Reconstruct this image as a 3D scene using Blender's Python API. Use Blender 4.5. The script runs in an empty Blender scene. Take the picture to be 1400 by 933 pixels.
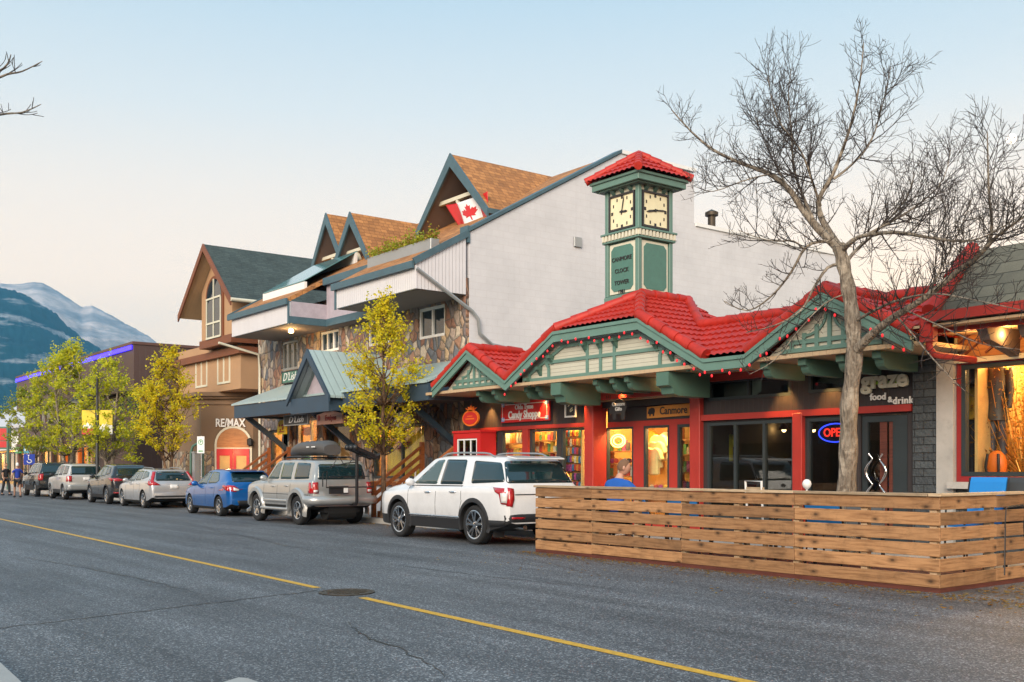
import bpy, bmesh, math, random
from mathutils import Vector, Matrix
from mathutils.bvhtree import BVHTree
R = math.radians
C = bpy.context.scene.collection
SC = bpy.context.scene
# ------------------------------------------------------------------ camera
cam_d = bpy.data.cameras.new('camera'); cam = bpy.data.objects.new('camera', cam_d); C.objects.link(cam)
cam.location = (0, 0, 1.5); cam.rotation_euler = (R(90), 0, R(52.48))
cam_d.sensor_width = 36; cam_d.lens = 36.46; cam_d.shift_y = 0.1239
HAZE = 0.8e-4
cam_d.clip_start = 0.1; cam_d.clip_end = 30000
SC.camera = cam
# ------------------------------------------------------------------ dusk sky
world = bpy.data.worlds.new('World'); SC.world = world; world.use_nodes = True
nt = world.node_tree; nt.nodes.clear()
SUN_EL, SUN_AZ = 24.0, 145.0          # soft evening glow from behind the camera, to its right
w_out = nt.nodes.new('ShaderNodeOutputWorld'); w_bg = nt.nodes.new('ShaderNodeBackground')
w_sky = nt.nodes.new('ShaderNodeTexSky'); w_sky.sky_type = 'NISHITA'; w_sky.sun_disc = False
w_sky.sun_elevation = R(SUN_EL); w_sky.sun_rotation = R(SUN_AZ)
w_sky.air_density = 1.0; w_sky.dust_density = 1.5; w_sky.ozone_density = 1.2
# thin high cloud whitens a clear evening sky: a soft elevation gradient mixed into the physical sky
w_tc = nt.nodes.new('ShaderNodeTexCoord'); w_sep = nt.nodes.new('ShaderNodeSeparateXYZ')
w_ramp = nt.nodes.new('ShaderNodeValToRGB'); w_mix = nt.nodes.new('ShaderNodeMix'); w_mix.data_type = 'RGBA'
nt.links.new(w_tc.outputs['Generated'], w_sep.inputs[0]); nt.links.new(w_sep.outputs[2], w_ramp.inputs[0])
cr = w_ramp.color_ramp
stops = [(0.0, (10.0, 6.5, 3.3)), (0.09, (10.0, 6.9, 4.1)), (0.17, (9.8, 7.3, 5.1)), (0.25, (8.0, 6.8, 5.6)), (0.32, (6.1, 6.2, 6.0)), (0.42, (4.1, 5.2, 5.9)), (0.6, (3.1, 4.8, 6.1)), (1.0, (2.8, 4.4, 5.8))]
while len(cr.elements) < len(stops): cr.elements.new(0.5)
for e, (p, c) in zip(cr.elements, stops):
    e.position = p; e.color = (c[0] / 10, c[1] / 10, c[2] / 10, 1)
w_mul = nt.nodes.new('ShaderNodeVectorMath'); w_mul.operation = 'SCALE'; w_mul.inputs[3].default_value = 13.6
nt.links.new(w_ramp.outputs[0], w_mul.inputs[0])
w_mix.inputs[0].default_value = 0.88
nt.links.new(w_sky.outputs[0], w_mix.inputs[6]); nt.links.new(w_mul.outputs[0], w_mix.inputs[7])
nt.links.new(w_mix.outputs[2], w_bg.inputs[0]); nt.links.new(w_bg.outputs[0], w_out.inputs[0])
w_bg.inputs[1].default_value = 0.10
sun_d = bpy.data.lights.new('sun', 'SUN'); sun = bpy.data.objects.new('sun', sun_d); C.objects.link(sun)
sun_d.energy = 4.0; sun_d.angle = R(38); sun_d.color = (1.0, 0.85, 0.69)
sun.rotation_euler = (R(90-SUN_EL), 0, R(180-SUN_AZ))
SC.view_settings.view_transform = 'Standard'; SC.view_settings.look = 'None'
SC.view_settings.exposure = 0.25; SC.view_settings.gamma = 1.0
try: SC.view_settings.use_curve_mapping = False
except Exception: pass
SC.cycles.max_bounces = 6; SC.cycles.diffuse_bounces = 3; SC.cycles.glossy_bounces = 3; SC.cycles.transparent_max_bounces = 12
SC.cycles.transmission_bounces = 4; SC.cycles.caustics_reflective = False; SC.cycles.caustics_refractive = False
SC.cycles.use_denoising = True; SC.cycles.sample_clamp_indirect = 4.0
try: SC.cycles.volume_bounces = 1; SC.cycles.volume_max_steps = 64
except Exception: pass
# ------------------------------------------------------------------ survey of the street: sight lines to real positions
F_, CX_, HZ_ = 1418.0, 700.0, 640.0
def _dir(px):
    t = (px - CX_) / F_
    return (-.7932 + .6090 * t, .6090 + .7932 * t)
def ax(px, Y):                      # X where the sight line meets the frontage plane Y
    d = _dir(px); return d[0] * Y / d[1]
def ah(px, py, Y):                  # height there
    d = _dir(px); return 1.5 + (HZ_ - py) / F_ * (Y / d[1])
def ay(px, X):
    d = _dir(px); return d[1] * X / d[0]
def ahx(px, py, X):
    d = _dir(px); return 1.5 + (HZ_ - py) / F_ * (X / d[0])
def at(px, py, Y):
    return Vector((ax(px, Y), Y, ah(px, py, Y)))
def road_dy(X):                     # the street bends gently towards the shops with distance
    return .023 * max(0.0, -10.0 - X)
# ------------------------------------------------------------------ mesh builder
class MB:
    def __init__(s): s.v = []; s.f = []; s.m = []
    def add(s, verts, faces, mi=0):
        b = len(s.v); s.v.extend([tuple(p) for p in verts])
        for f in faces: s.f.append([b + i for i in f]); s.m.append(mi)
        return s
    def box(s, x0, x1, y0, y1, z0, z1, mi=0):
        if x0 > x1: x0, x1 = x1, x0
        if y0 > y1: y0, y1 = y1, y0
        if z0 > z1: z0, z1 = z1, z0
        return s.add([(x0,y0,z0),(x1,y0,z0),(x1,y1,z0),(x0,y1,z0),(x0,y0,z1),(x1,y0,z1),(x1,y1,z1),(x0,y1,z1)],
              [(0,3,2,1),(4,5,6,7),(0,1,5,4),(1,2,6,5),(2,3,7,6),(3,0,4,7)], mi)
    def beam(s, p, q, w, h, up=(0,0,1), mi=0):
        p = Vector(p); q = Vector(q); d = (q - p).normalized(); up = Vector(up)
        a = d.cross(up)
        if a.length < 1e-4: a = d.cross(Vector((1,0,0)))
        a.normalize(); b = a.cross(d).normalized()
        a = a * w / 2; b = b * h / 2
        vs = [p-a-b, p+a-b, p+a+b, p-a+b, q-a-b, q+a-b, q+a+b, q-a+b]
        return s.add(vs, [(0,1,2,3),(7,6,5,4),(4,5,1,0),(5,6,2,1),(6,7,3,2),(7,4,0,3)], mi)
    def prism(s, pts, vec, mi=0):
        pts = [Vector(p) for p in pts]; vec = Vector(vec); n = len(pts)
        nrm = Vector((0,0,0))
        for i in range(n):
            a, b = pts[i], pts[(i+1) % n]
            nrm += a.cross(b)
        if nrm.dot(vec) > 0: pts = pts[::-1]
        vs = pts + [p + vec for p in pts]
        fs = [tuple(range(n)), tuple(range(2*n-1, n-1, -1))] + [(i, i+n, (i+1) % n + n, (i+1) % n) for i in range(n)]
        return s.add(vs, fs, mi)
    def tube(s, pts, r, n=8, mi=0, cap=True):
        pts = [Vector(p) for p in pts]; k = len(pts)
        rs = r if isinstance(r, (list, tuple)) else [r] * k
        vs = []; a0 = None
        for i, p in enumerate(pts):
            d = (pts[min(i+1, k-1)] - pts[max(i-1, 0)])
            if d.length < 1e-9: d = Vector((0,0,1))
            d.normalize()
            if a0 is None:
                a = d.cross(Vector((0,0,1)))
                if a.length < .05: a = d.cross(Vector((1,0,0)))
            else:
                a = a0 - d * a0.dot(d)
                if a.length < 1e-6: a = d.cross(Vector((1,0,0)))
            a.normalize(); a0 = a; b = d.cross(a)
            for j in range(n):
                t = 2 * math.pi * j / n
                vs.append(p + (a * math.cos(t) + b * math.sin(t)) * rs[i])
        fs = [(i*n+j, i*n+(j+1) % n, (i+1)*n+(j+1) % n, (i+1)*n+j) for i in range(k-1) for j in range(n)]
        if cap: fs += [tuple(range(n-1, -1, -1)), tuple(range((k-1)*n, k*n))]
        return s.add(vs, fs, mi)
    def lathe(s, prof, c=(0,0,0), n=16, axis='z', mi=0, cap=True):
        c = Vector(c); vs = []
        for (r, z) in prof:
            for j in range(n):
                t = 2*math.pi*j/n; x, y = r*math.cos(t), r*math.sin(t)
                vs.append(c + (Vector((x,y,z)) if axis == 'z' else Vector((x,z,y)) if axis == 'y' else Vector((z,x,y))))
        k = len(prof)
        fs = [(i*n+j, i*n+(j+1) % n, (i+1)*n+(j+1) % n, (i+1)*n+j) for i in range(k-1) for j in range(n)]
        if cap:
            if prof[0][0] > 1e-6: fs.append(tuple(range(n-1,-1,-1)))
            if prof[-1][0] > 1e-6: fs.append(tuple(range((k-1)*n, k*n)))
        if axis == 'y': fs = [f[::-1] for f in fs]
        return s.add(vs, fs, mi)
    def ball(s, c, r, n=8, m=6, mi=0, sc=(1,1,1)):
        prof = [(max(1e-4, math.sin(math.pi*i/m)), -math.cos(math.pi*i/m)) for i in range(m+1)]
        c = Vector(c); vs = []
        for (q, z) in prof:
            for j in range(n):
                t = 2*math.pi*j/n
                vs.append(c + Vector((q*math.cos(t)*r*sc[0], q*math.sin(t)*r*sc[1], z*r*sc[2])))
        fs = [(i*n+j, i*n+(j+1) % n, (i+1)*n+(j+1) % n, (i+1)*n+j) for i in range(m) for j in range(n)]
        return s.add(vs, fs, mi)
    def wall(s, x0, x1, z0, z1, y0, y1, holes=(), mi=0):
        xs = sorted(set([x0, x1] + [min(max(h, x0), x1) for q in holes for h in q[:2]]))
        zs = sorted(set([z0, z1] + [min(max(h, z0), z1) for q in holes for h in q[2:]]))
        for k in range(len(zs)-1):
            zc = (zs[k]+zs[k+1])/2; run = None
            for i in range(len(xs)-1):
                xc = (xs[i]+xs[i+1])/2
                hit = any(q[0] < xc < q[1] and q[2] < zc < q[3] for q in holes)
                if hit:
                    if run is not None: s.box(run, xs[i], y0, y1, zs[k], zs[k+1], mi); run = None
                elif run is None: run = xs[i]
            if run is not None: s.box(run, xs[-1], y0, y1, zs[k], zs[k+1], mi)
        return s
def mesh_from(mb, name, mats, off=(0,0,0), smooth=None):
    me = bpy.data.meshes.new(name)
    o = Vector(off)
    me.from_pydata([tuple(Vector(p) - o) for p in mb.v], [], mb.f)
    if not isinstance(mats, (list, tuple)): mats = [mats]
    for m in mats: me.materials.append(m)
    if len(mats) > 1: me.polygons.foreach_set('material_index', mb.m)
    finish_mesh(me, smooth)
    return me
def finish_mesh(me, smooth=None):
    me.update()
    uvl = me.uv_layers.new(name='UVMap')          # planar UV in metres: u along the horizontal, v up the face
    vs = me.vertices; Z = Vector((0,0,1)); dat = uvl.data
    for p in me.polygons:
        n = p.normal
        if abs(n.z) > .995: h = Vector((1,0,0)); v = Vector((0,1,0))
        else: h = Z.cross(n).normalized(); v = n.cross(h)
        for li in p.loop_indices:
            co = vs[me.loops[li].vertex_index].co
            dat[li].uv = (co.dot(h), co.dot(v))
    if smooth is not None:
        bm = bmesh.new(); bm.from_mesh(me)
        for f in bm.faces: f.smooth = True
        for e in bm.edges:
            if len(e.link_faces) == 2 and e.calc_face_angle(0) > R(smooth): e.smooth = False
        bm.to_mesh(me); bm.free()
def link(name, me, parent=None, loc=None):
    o = bpy.data.objects.new(name, me); C.objects.link(o)
    if parent is not None: o.parent = parent
    if loc is not None: o.location = loc
    return o
def tag(o, label=None, cat=None, group=None, kind=None):
    if label: o['label'] = label
    if cat: o['category'] = cat
    if group: o['group'] = group
    if kind: o['kind'] = kind
    return o
def thing(name, label, cat, loc=(0,0,0), rz=0, group=None):
    o = bpy.data.objects.new(name, None); C.objects.link(o); o.empty_display_size = .2
    o.location = loc; o.rotation_euler = (0,0,rz)
    return tag(o, label, cat, group)
def _root_loc(o):
    v = Vector((0,0,0))
    while o is not None: v += o.location; o = o.parent
    return v
def part(mb, name, mats, parent, label=None, smooth=None, bevel=0, local=False, kind=None):
    me = mesh_from(mb, name, mats, (0,0,0) if local else _root_loc(parent), smooth)
    o = link(name, me, parent)
    if bevel: add_bevel(o, bevel)
    if label: o['label'] = label
    if kind: o['kind'] = kind
    return o
def pieces(mb):
    par = list(range(len(mb.v)))
    def find(i):
        while par[i] != i: par[i] = par[par[i]]; i = par[i]
        return i
    for f in mb.f:
        for i in f[1:]: par[find(i)] = find(f[0])
    g = {}
    for f, m in zip(mb.f, mb.m): g.setdefault(find(f[0]), []).append((f, m))
    out = []
    for fs in g.values():
        used = sorted({i for f, _ in fs for i in f}); mp = {i: j for j, i in enumerate(used)}; q = MB()
        q.v = [mb.v[i] for i in used]; q.f = [[mp[i] for i in f] for f, _ in fs]; q.m = [m for _, m in fs]; out.append(q)
    return out
def parts(mb, *a, **k): return [part(q, *a, **k) for q in pieces(mb)][-1]
def add_bevel(o, w, seg=1):
    b = o.modifiers.new('bevel', 'BEVEL'); b.width = w; b.segments = seg; b.limit_method = 'ANGLE'; b.angle_limit = R(40)
    b.harden_normals = False
def solo(mb, name, mats, label, cat, group=None, smooth=None, bevel=0, base=None, kind=None):
    if base is None:
        xs = [p[0] for p in mb.v]; ys = [p[1] for p in mb.v]; zs = [p[2] for p in mb.v]
        base = ((min(xs)+max(xs))/2, (min(ys)+max(ys))/2, min(zs))
    me = mesh_from(mb, name, mats, base, smooth); o = link(name, me, None, base)
    if bevel: add_bevel(o, bevel)
    return tag(o, label, cat, group, kind)
def struct(mb, name, mats, smooth=None, kind='structure', bevel=0):
    o = link(name, mesh_from(mb, name, mats, (0,0,0), smooth)); o['kind'] = kind
    if bevel: add_bevel(o, bevel)
    return o
def kids(o): return [c for c in bpy.data.objects if c.parent == o]
def copy_tree(o, loc=None, rz=None, label=None, parent=None, chmap=None):
    c = o.copy(); C.objects.link(c)
    if parent is not None: c.parent = parent
    if loc is not None: c.location = loc
    if rz is not None: c.rotation_euler = (0,0,rz)
    if label: c['label'] = label
    for ch in (chmap or {}).get(o, None) or o.children: copy_tree(ch, parent=c)
    return c
def text_mb(body, size, shear=0, off=0, ext=.01, align='CENTER', space=1.0, res=3):
    cu = bpy.data.curves.new('lettering', 'FONT'); cu.body = body; cu.size = size; cu.shear = shear; cu.offset = off
    cu.extrude = ext; cu.align_x = align; cu.align_y = 'CENTER'; cu.space_character = space; cu.resolution_u = res
    ob = bpy.data.objects.new('lettering', cu); me = bpy.data.meshes.new_from_object(ob)
    mb = MB(); mb.add([v.co.copy() for v in me.vertices], [list(p.vertices) for p in me.polygons])
    bpy.data.objects.remove(ob); bpy.data.meshes.remove(me); bpy.data.curves.remove(cu)
    return mb
def xform(mb, mat):
    mb.v = [tuple(mat @ Vector(p)) for p in mb.v]; return mb
def put_text(body, size, loc, rz=0, sx=1.0, **k):
    mb = text_mb(body, size, **k)
    return xform(mb, Matrix.Translation(loc) @ Matrix.Rotation(rz, 4, 'Z') @ Matrix.Rotation(R(90), 4, 'X') @ Matrix.Diagonal((sx,1,1,1)))
def merge(*mbs):
    r = MB()
    for i, m in enumerate(mbs): r.add(m.v, m.f, i)
    return r
# ------------------------------------------------------------------ materials
def _new(name):
    m = bpy.data.materials.new(name); m.use_nodes = True
    n = m.node_tree.nodes; l = m.node_tree.links
    return m, n, l, n['Principled BSDF']
def _rgba(c): return (c[0], c[1], c[2], 1)
def _mixc(n, l, fac, a, b, blend='MIX'):
    x = n.new('ShaderNodeMix'); x.data_type = 'RGBA'; x.blend_type = blend
    for sock, val in ((0, fac), (6, a), (7, b)):
        if isinstance(val, (int, float)): x.inputs[sock].default_value = val
        elif isinstance(val, tuple): x.inputs[sock].default_value = _rgba(val)
        else: l.new(val, x.inputs[sock])
    return x.outputs[2]
def _noise(n, l, vec, scale, detail=4, rough=.6):
    t = n.new('ShaderNodeTexNoise'); t.inputs['Scale'].default_value = scale; t.inputs['Detail'].default_value = detail
    t.inputs['Roughness'].default_value = rough
    if vec is not None: l.new(vec, t.inputs['Vector'])
    return t.outputs['Fac']
def _ramp(n, l, fac, stops, interp='LINEAR'):
    t = n.new('ShaderNodeValToRGB'); e = t.color_ramp.elements; t.color_ramp.interpolation = interp
    while len(e) < len(stops): e.new(.5)
    for q, (p, c) in zip(e, stops):
        q.position = p; q.color = _rgba(c) if isinstance(c, tuple) else (c,c,c,1)
    l.new(fac, t.inputs[0]); return t.outputs[0]
def _bump(n, l, b, h, strength=.3, dist=.02):
    t = n.new('ShaderNodeBump'); t.inputs['Strength'].default_value = strength; t.inputs['Distance'].default_value = dist
    l.new(h, t.inputs['Height']); l.new(t.outputs[0], b.inputs['Normal']); return t
def _co(n, which='Object'):
    return n.new('ShaderNodeTexCoord').outputs[which]
def M(name, col, rough=.6, metal=0, var=.15, vs=1.6, bump=0, bs=60, spec=.5, coat=0, dirt=0):
    m, n, l, b = _new(name)
    co = _co(n)
    if var:
        f = _noise(n, l, co, vs, 6, .65)
        v = _ramp(n, l, f, [(.25, 1-var), (.75, 1+var*.6)])
        c = _mixc(n, l, 1.0, col, v, 'MULTIPLY')
        if dirt:
            d = _ramp(n, l, _noise(n, l, co, vs*3.1, 8, .75), [(.52, 0.0), (.72, dirt)])
            c = _mixc(n, l, d, c, (col[0]*.35, col[1]*.33, col[2]*.3))
        l.new(c, b.inputs['Base Color'])
        rr = _ramp(n, l, f, [(.2, max(0, rough-.08)), (.8, min(1, rough+.08))]); l.new(rr, b.inputs['Roughness'])
    else:
        b.inputs['Base Color'].default_value = _rgba(col); b.inputs['Roughness'].default_value = rough
    b.inputs['Metallic'].default_value = metal; b.inputs['Specular IOR Level'].default_value = spec
    b.inputs['Coat Weight'].default_value = coat; b.inputs['Coat Roughness'].default_value = .03
    if bump: _bump(n, l, b, _noise(n, l, co, bs, 4), bump, .01)
    return m
def E(name, col, s):
    m, n, l, b = _new(name); b.inputs['Base Color'].default_value = _rgba(col)
    b.inputs['Emission Color'].default_value = _rgba(col); b.inputs['Emission Strength'].default_value = s; return m
def glass_shop(name='shop_glass', tint=(.95,.97,.96), refl=.03):
    m, n, l, b = _new(name); n.remove(b); out = n['Material Output']
    t = n.new('ShaderNodeBsdfTransparent'); t.inputs[0].default_value = _rgba(tint)
    g = n.new('ShaderNodeBsdfGlossy'); g.inputs['Roughness'].default_value = .02; g.inputs[0].default_value = (1,1,1,1)
    lw = n.new('ShaderNodeLayerWeight'); lw.inputs[0].default_value = .5
    pw = n.new('ShaderNodeMath'); pw.operation = 'POWER'; pw.inputs[1].default_value = 4.0; l.new(lw.outputs['Facing'], pw.inputs[0])
    mm = n.new('ShaderNodeMath'); mm.operation = 'MULTIPLY_ADD'; mm.inputs[1].default_value = .5; mm.inputs[2].default_value = refl
    l.new(pw.outputs[0], mm.inputs[0]); x = n.new('ShaderNodeMixShader'); l.new(mm.outputs[0], x.inputs[0])
    l.new(t.outputs[0], x.inputs[1]); l.new(g.outputs[0], x.inputs[2]); l.new(x.outputs[0], out.inputs[0]); return m
def shingle(name, cols, bw=.3, rh=.16, mortar=.008, rough=.85, bump=.6):
    m, n, l, b = _new(name); uv = _co(n, 'UV')
    t = n.new('ShaderNodeTexBrick'); l.new(uv, t.inputs['Vector'])
    t.inputs['Scale'].default_value = 1; t.inputs['Brick Width'].default_value = bw; t.inputs['Row Height'].default_value = rh
    t.inputs['Mortar Size'].default_value = mortar; t.inputs['Mortar Smooth'].default_value = .3; t.inputs['Bias'].default_value = 0
    t.inputs['Color1'].default_value = _rgba(cols[0]); t.inputs['Color2'].default_value = _rgba(cols[1])
    t.inputs['Mortar'].default_value = _rgba(tuple(c*.35 for c in cols[0])); t.offset = .37; t.squash = .8; t.squash_frequency = 3
    f = _noise(n, l, uv, 1.1, 6, .7); v = _ramp(n, l, f, [(.3, .72), (.7, 1.2)])
    g = _ramp(n, l, _noise(n, l, uv, 45, 3), [(.3, .82), (.7, 1.15)])
    c = _mixc(n, l, 1, _mixc(n, l, 1, t.outputs['Color'], v, 'MULTIPLY'), g, 'MULTIPLY'); l.new(c, b.inputs['Base Color'])
    b.inputs['Roughness'].default_value = rough
    # each course thickens towards its lower edge
    sp = n.new('ShaderNodeSeparateXYZ'); l.new(uv, sp.inputs[0])
    d = n.new('ShaderNodeMath'); d.operation = 'DIVIDE'; l.new(sp.outputs[1], d.inputs[0]); d.inputs[1].default_value = rh
    fr = n.new('ShaderNodeMath'); fr.operation = 'FRACT'; l.new(d.outputs[0], fr.inputs[0])
    s = n.new('ShaderNodeMath'); s.operation = 'SUBTRACT'; s.inputs[0].default_value = 1.0; l.new(fr.outputs[0], s.inputs[1])
    s2 = n.new('ShaderNodeMath'); s2.operation = 'SUBTRACT'; l.new(s.outputs[0], s2.inputs[0]); l.new(t.outputs['Fac'], s2.inputs[1])
    _bump(n, l, b, s2.outputs[0], bump, .03); return m
def brickmat(name, c1, c2, mort, bw=.4, rh=.2, ms=.008, rough=.8, bump=.4, dist=.01, var=.12):
    m, n, l, b = _new(name); uv = _co(n, 'UV')
    t = n.new('ShaderNodeTexBrick'); l.new(uv, t.inputs['Vector']); t.inputs['Scale'].default_value = 1
    t.inputs['Brick Width'].default_value = bw; t.inputs['Row Height'].default_value = rh; t.inputs['Mortar Size'].default_value = ms
    t.inputs['Mortar Smooth'].default_value = .4
    t.inputs['Color1'].default_value = _rgba(c1); t.inputs['Color2'].default_value = _rgba(c2); t.inputs['Mortar'].default_value = _rgba(mort)
    v = _ramp(n, l, _noise(n, l, uv, .55, 7, .7), [(.25, 1-var), (.75, 1+var*.5)])
    c = _mixc(n, l, 1, t.outputs['Color'], v, 'MULTIPLY')
    mp = n.new('ShaderNodeMapping'); mp.inputs['Scale'].default_value = (2.2, .16, 1); l.new(uv, mp.inputs[0])
    st = _ramp(n, l, _noise(n, l, mp.outputs[0], 1.0, 5, .7), [(.55, 0.0), (.8, var)])
    c = _mixc(n, l, st, c, tuple(x*.5 for x in c1)); l.new(c, b.inputs['Base Color'])
    b.inputs['Roughness'].default_value = rough
    a = n.new('ShaderNodeMath'); a.operation = 'MULTIPLY_ADD'; a.inputs[1].default_value = -1
    l.new(t.outputs['Fac'], a.inputs[0]); l.new(_noise(n, l, uv, 14, 5), a.inputs[2])
    _bump(n, l, b, a.outputs[0], bump, dist); return m
def stonemat(name, cols, scale=3.0, mort=(.12,.11,.1), edge=.05):
    m, n, l, b = _new(name); uv = _co(n, 'UV')
    mp = n.new('ShaderNodeMapping'); mp.inputs['Scale'].default_value = (1.25, .85, 1); l.new(uv, mp.inputs[0])
    nz = n.new('ShaderNodeTexNoise'); nz.inputs['Scale'].default_value = 4; l.new(mp.outputs[0], nz.inputs['Vector'])
    off = n.new('ShaderNodeVectorMath'); off.operation = 'MULTIPLY_ADD'; off.inputs[1].default_value = (.12,.12,.12)
    l.new(nz.outputs['Color'], off.inputs[0]); l.new(mp.outputs[0], off.inputs[2])
    v1 = n.new('ShaderNodeTexVoronoi'); v1.voronoi_dimensions = '2D'; v1.inputs['Scale'].default_value = scale; l.new(off.outputs[0], v1.inputs['Vector'])
    v2 = n.new('ShaderNodeTexVoronoi'); v2.voronoi_dimensions = '2D'; v2.feature = 'DISTANCE_TO_EDGE'; v2.inputs['Scale'].default_value = scale
    l.new(off.outputs[0], v2.inputs['Vector'])
    sp = n.new('ShaderNodeSeparateColor'); l.new(v1.outputs['Color'], sp.inputs[0])
    k = len(cols); c = _ramp(n, l, sp.outputs[0], [(i / k, q) for i, q in enumerate(cols)], 'CONSTANT')
    g = _ramp(n, l, _noise(n, l, uv, 14, 6, .7), [(.3, .7), (.7, 1.25)]); c = _mixc(n, l, 1, c, g, 'MULTIPLY')
    e = _ramp(n, l, v2.outputs['Distance'], [(edge*.5, 0.0), (edge, 1.0)])
    c = _mixc(n, l, e, mort, c); l.new(c, b.inputs['Base Color']); b.inputs['Roughness'].default_value = .8
    h = _ramp(n, l, v2.outputs['Distance'], [(0, 0.0), (.22, 1.0)]); _bump(n, l, b, h, .9, .05); return m
def siding(name, col, pitch=.12, vertical=False, rough=.6, depth=.012, var=.1, gap=.1):
    m, n, l, b = _new(name); uv = _co(n, 'UV'); sp = n.new('ShaderNodeSeparateXYZ'); l.new(uv, sp.inputs[0])
    d = n.new('ShaderNodeMath'); d.operation = 'DIVIDE'; l.new(sp.outputs[0 if vertical else 1], d.inputs[0]); d.inputs[1].default_value = pitch
    fr = n.new('ShaderNodeMath'); fr.operation = 'FRACT'; l.new(d.outputs[0], fr.inputs[0])
    if vertical: h = _ramp(n, l, fr.outputs[0], [(0, 0.0), (gap, 1.0), (1-gap, 1.0), (1, 0.0)])
    else: h = _ramp(n, l, fr.outputs[0], [(0, 0.0), (.06, 1.0), (1, .3)])
    g = _ramp(n, l, fr.outputs[0], [(0, .55), (gap*.8, 1.0), (1, 1.0)])
    v = _ramp(n, l, _noise(n, l, uv, 1.3, 6, .7), [(.25, 1-var), (.75, 1+var*.5)])
    c = _mixc(n, l, 1, _mixc(n, l, 1, col, v, 'MULTIPLY'), g, 'MULTIPLY'); l.new(c, b.inputs['Base Color']); b.inputs['Roughness'].default_value = rough
    _bump(n, l, b, h, .8, depth); return m
def woodmat(name, c1, c2, knots=True, rough=.65, stretch=14, rnd=True):
    m, n, l, b = _new(name); uv = _co(n, 'UV')
    oi = n.new('ShaderNodeObjectInfo'); ad = n.new('ShaderNodeVectorMath'); ad.operation = 'MULTIPLY_ADD'
    ad.inputs[0].default_value = (17.3, 9.1, 0); l.new(uv, ad.inputs[2])
    cb = n.new('ShaderNodeCombineXYZ'); l.new(oi.outputs['Random'], cb.inputs[0]); l.new(oi.outputs['Random'], cb.inputs[1]); l.new(cb.outputs[0], ad.inputs[1])
    mp = n.new('ShaderNodeMapping'); mp.inputs['Scale'].default_value = (1, stretch, 1); l.new(ad.outputs[0], mp.inputs[0])
    nz = n.new('ShaderNodeTexNoise'); nz.inputs['Scale'].default_value = 2.2; nz.inputs['Detail'].default_value = 8; nz.inputs['Roughness'].default_value = .62
    nz.inputs['Distortion'].default_value = .6; l.new(mp.outputs[0], nz.inputs['Vector'])
    c = _ramp(n, l, nz.outputs['Fac'], [(.3, c2), (.55, c1), (.8, tuple(x*1.12 for x in c1))])
    big = _ramp(n, l, _noise(n, l, ad.outputs[0], 2.0, 5, .7), [(.25, .62), (.5, 1.0), (.75, 1.12)]); c = _mixc(n, l, 1, c, big, 'MULTIPLY')
    if knots:
        mk = n.new('ShaderNodeMapping'); mk.inputs['Scale'].default_value = (1.0, 1.9, 1); l.new(ad.outputs[0], mk.inputs[0])
        vo = n.new('ShaderNodeTexVoronoi'); vo.voronoi_dimensions = '2D'; vo.inputs['Scale'].default_value = 1.75; l.new(mk.outputs[0], vo.inputs['Vector'])
        wob = n.new('ShaderNodeMath'); wob.operation = 'MULTIPLY_ADD'; wob.inputs[1].default_value = .09; l.new(_noise(n, l, ad.outputs[0], 9, 4, .7), wob.inputs[0]); l.new(vo.outputs['Distance'], wob.inputs[2])
        kf = _ramp(n, l, wob.outputs[0], [(.075, .92), (.11, .5), (.20, 0.0)])
        c = _mixc(n, l, kf, c, tuple(x*.22 for x in c2))
        st = _ramp(n, l, _noise(n, l, ad.outputs[0], 3.4, 7, .75), [(.56, 0.0), (.72, .55)]); c = _mixc(n, l, st, c, tuple(x*.4 for x in c2))
    if rnd:
        hv = _ramp(n, l, oi.outputs['Random'], [(0, .66), (1, 1.2)]); c = _mixc(n, l, 1, c, hv, 'MULTIPLY')
    l.new(c, b.inputs['Base Color']); b.inputs['Roughness'].default_value = rough
    _bump(n, l, b, nz.outputs['Fac'], .25, .004); return m
def leafmat(name, c1, c2, c3):
    m, n, l, b = _new(name)
    g = n.new('ShaderNodeNewGeometry'); c = _ramp(n, l, g.outputs['Random Per Island'], [(0, c1), (.5, c2), (1, c3)])
    l.new(c, b.inputs['Base Color']); b.inputs['Roughness'].default_value = .55
    tr = n.new('ShaderNodeBsdfTranslucent'); l.new(c, tr.inputs[0]); x = n.new('ShaderNodeMixShader'); x.inputs[0].default_value = .52
    l.new(b.outputs[0], x.inputs[1]); l.new(tr.outputs[0], x.inputs[2]); l.new(x.outputs[0], n['Material Output'].inputs[0]); return m

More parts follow.
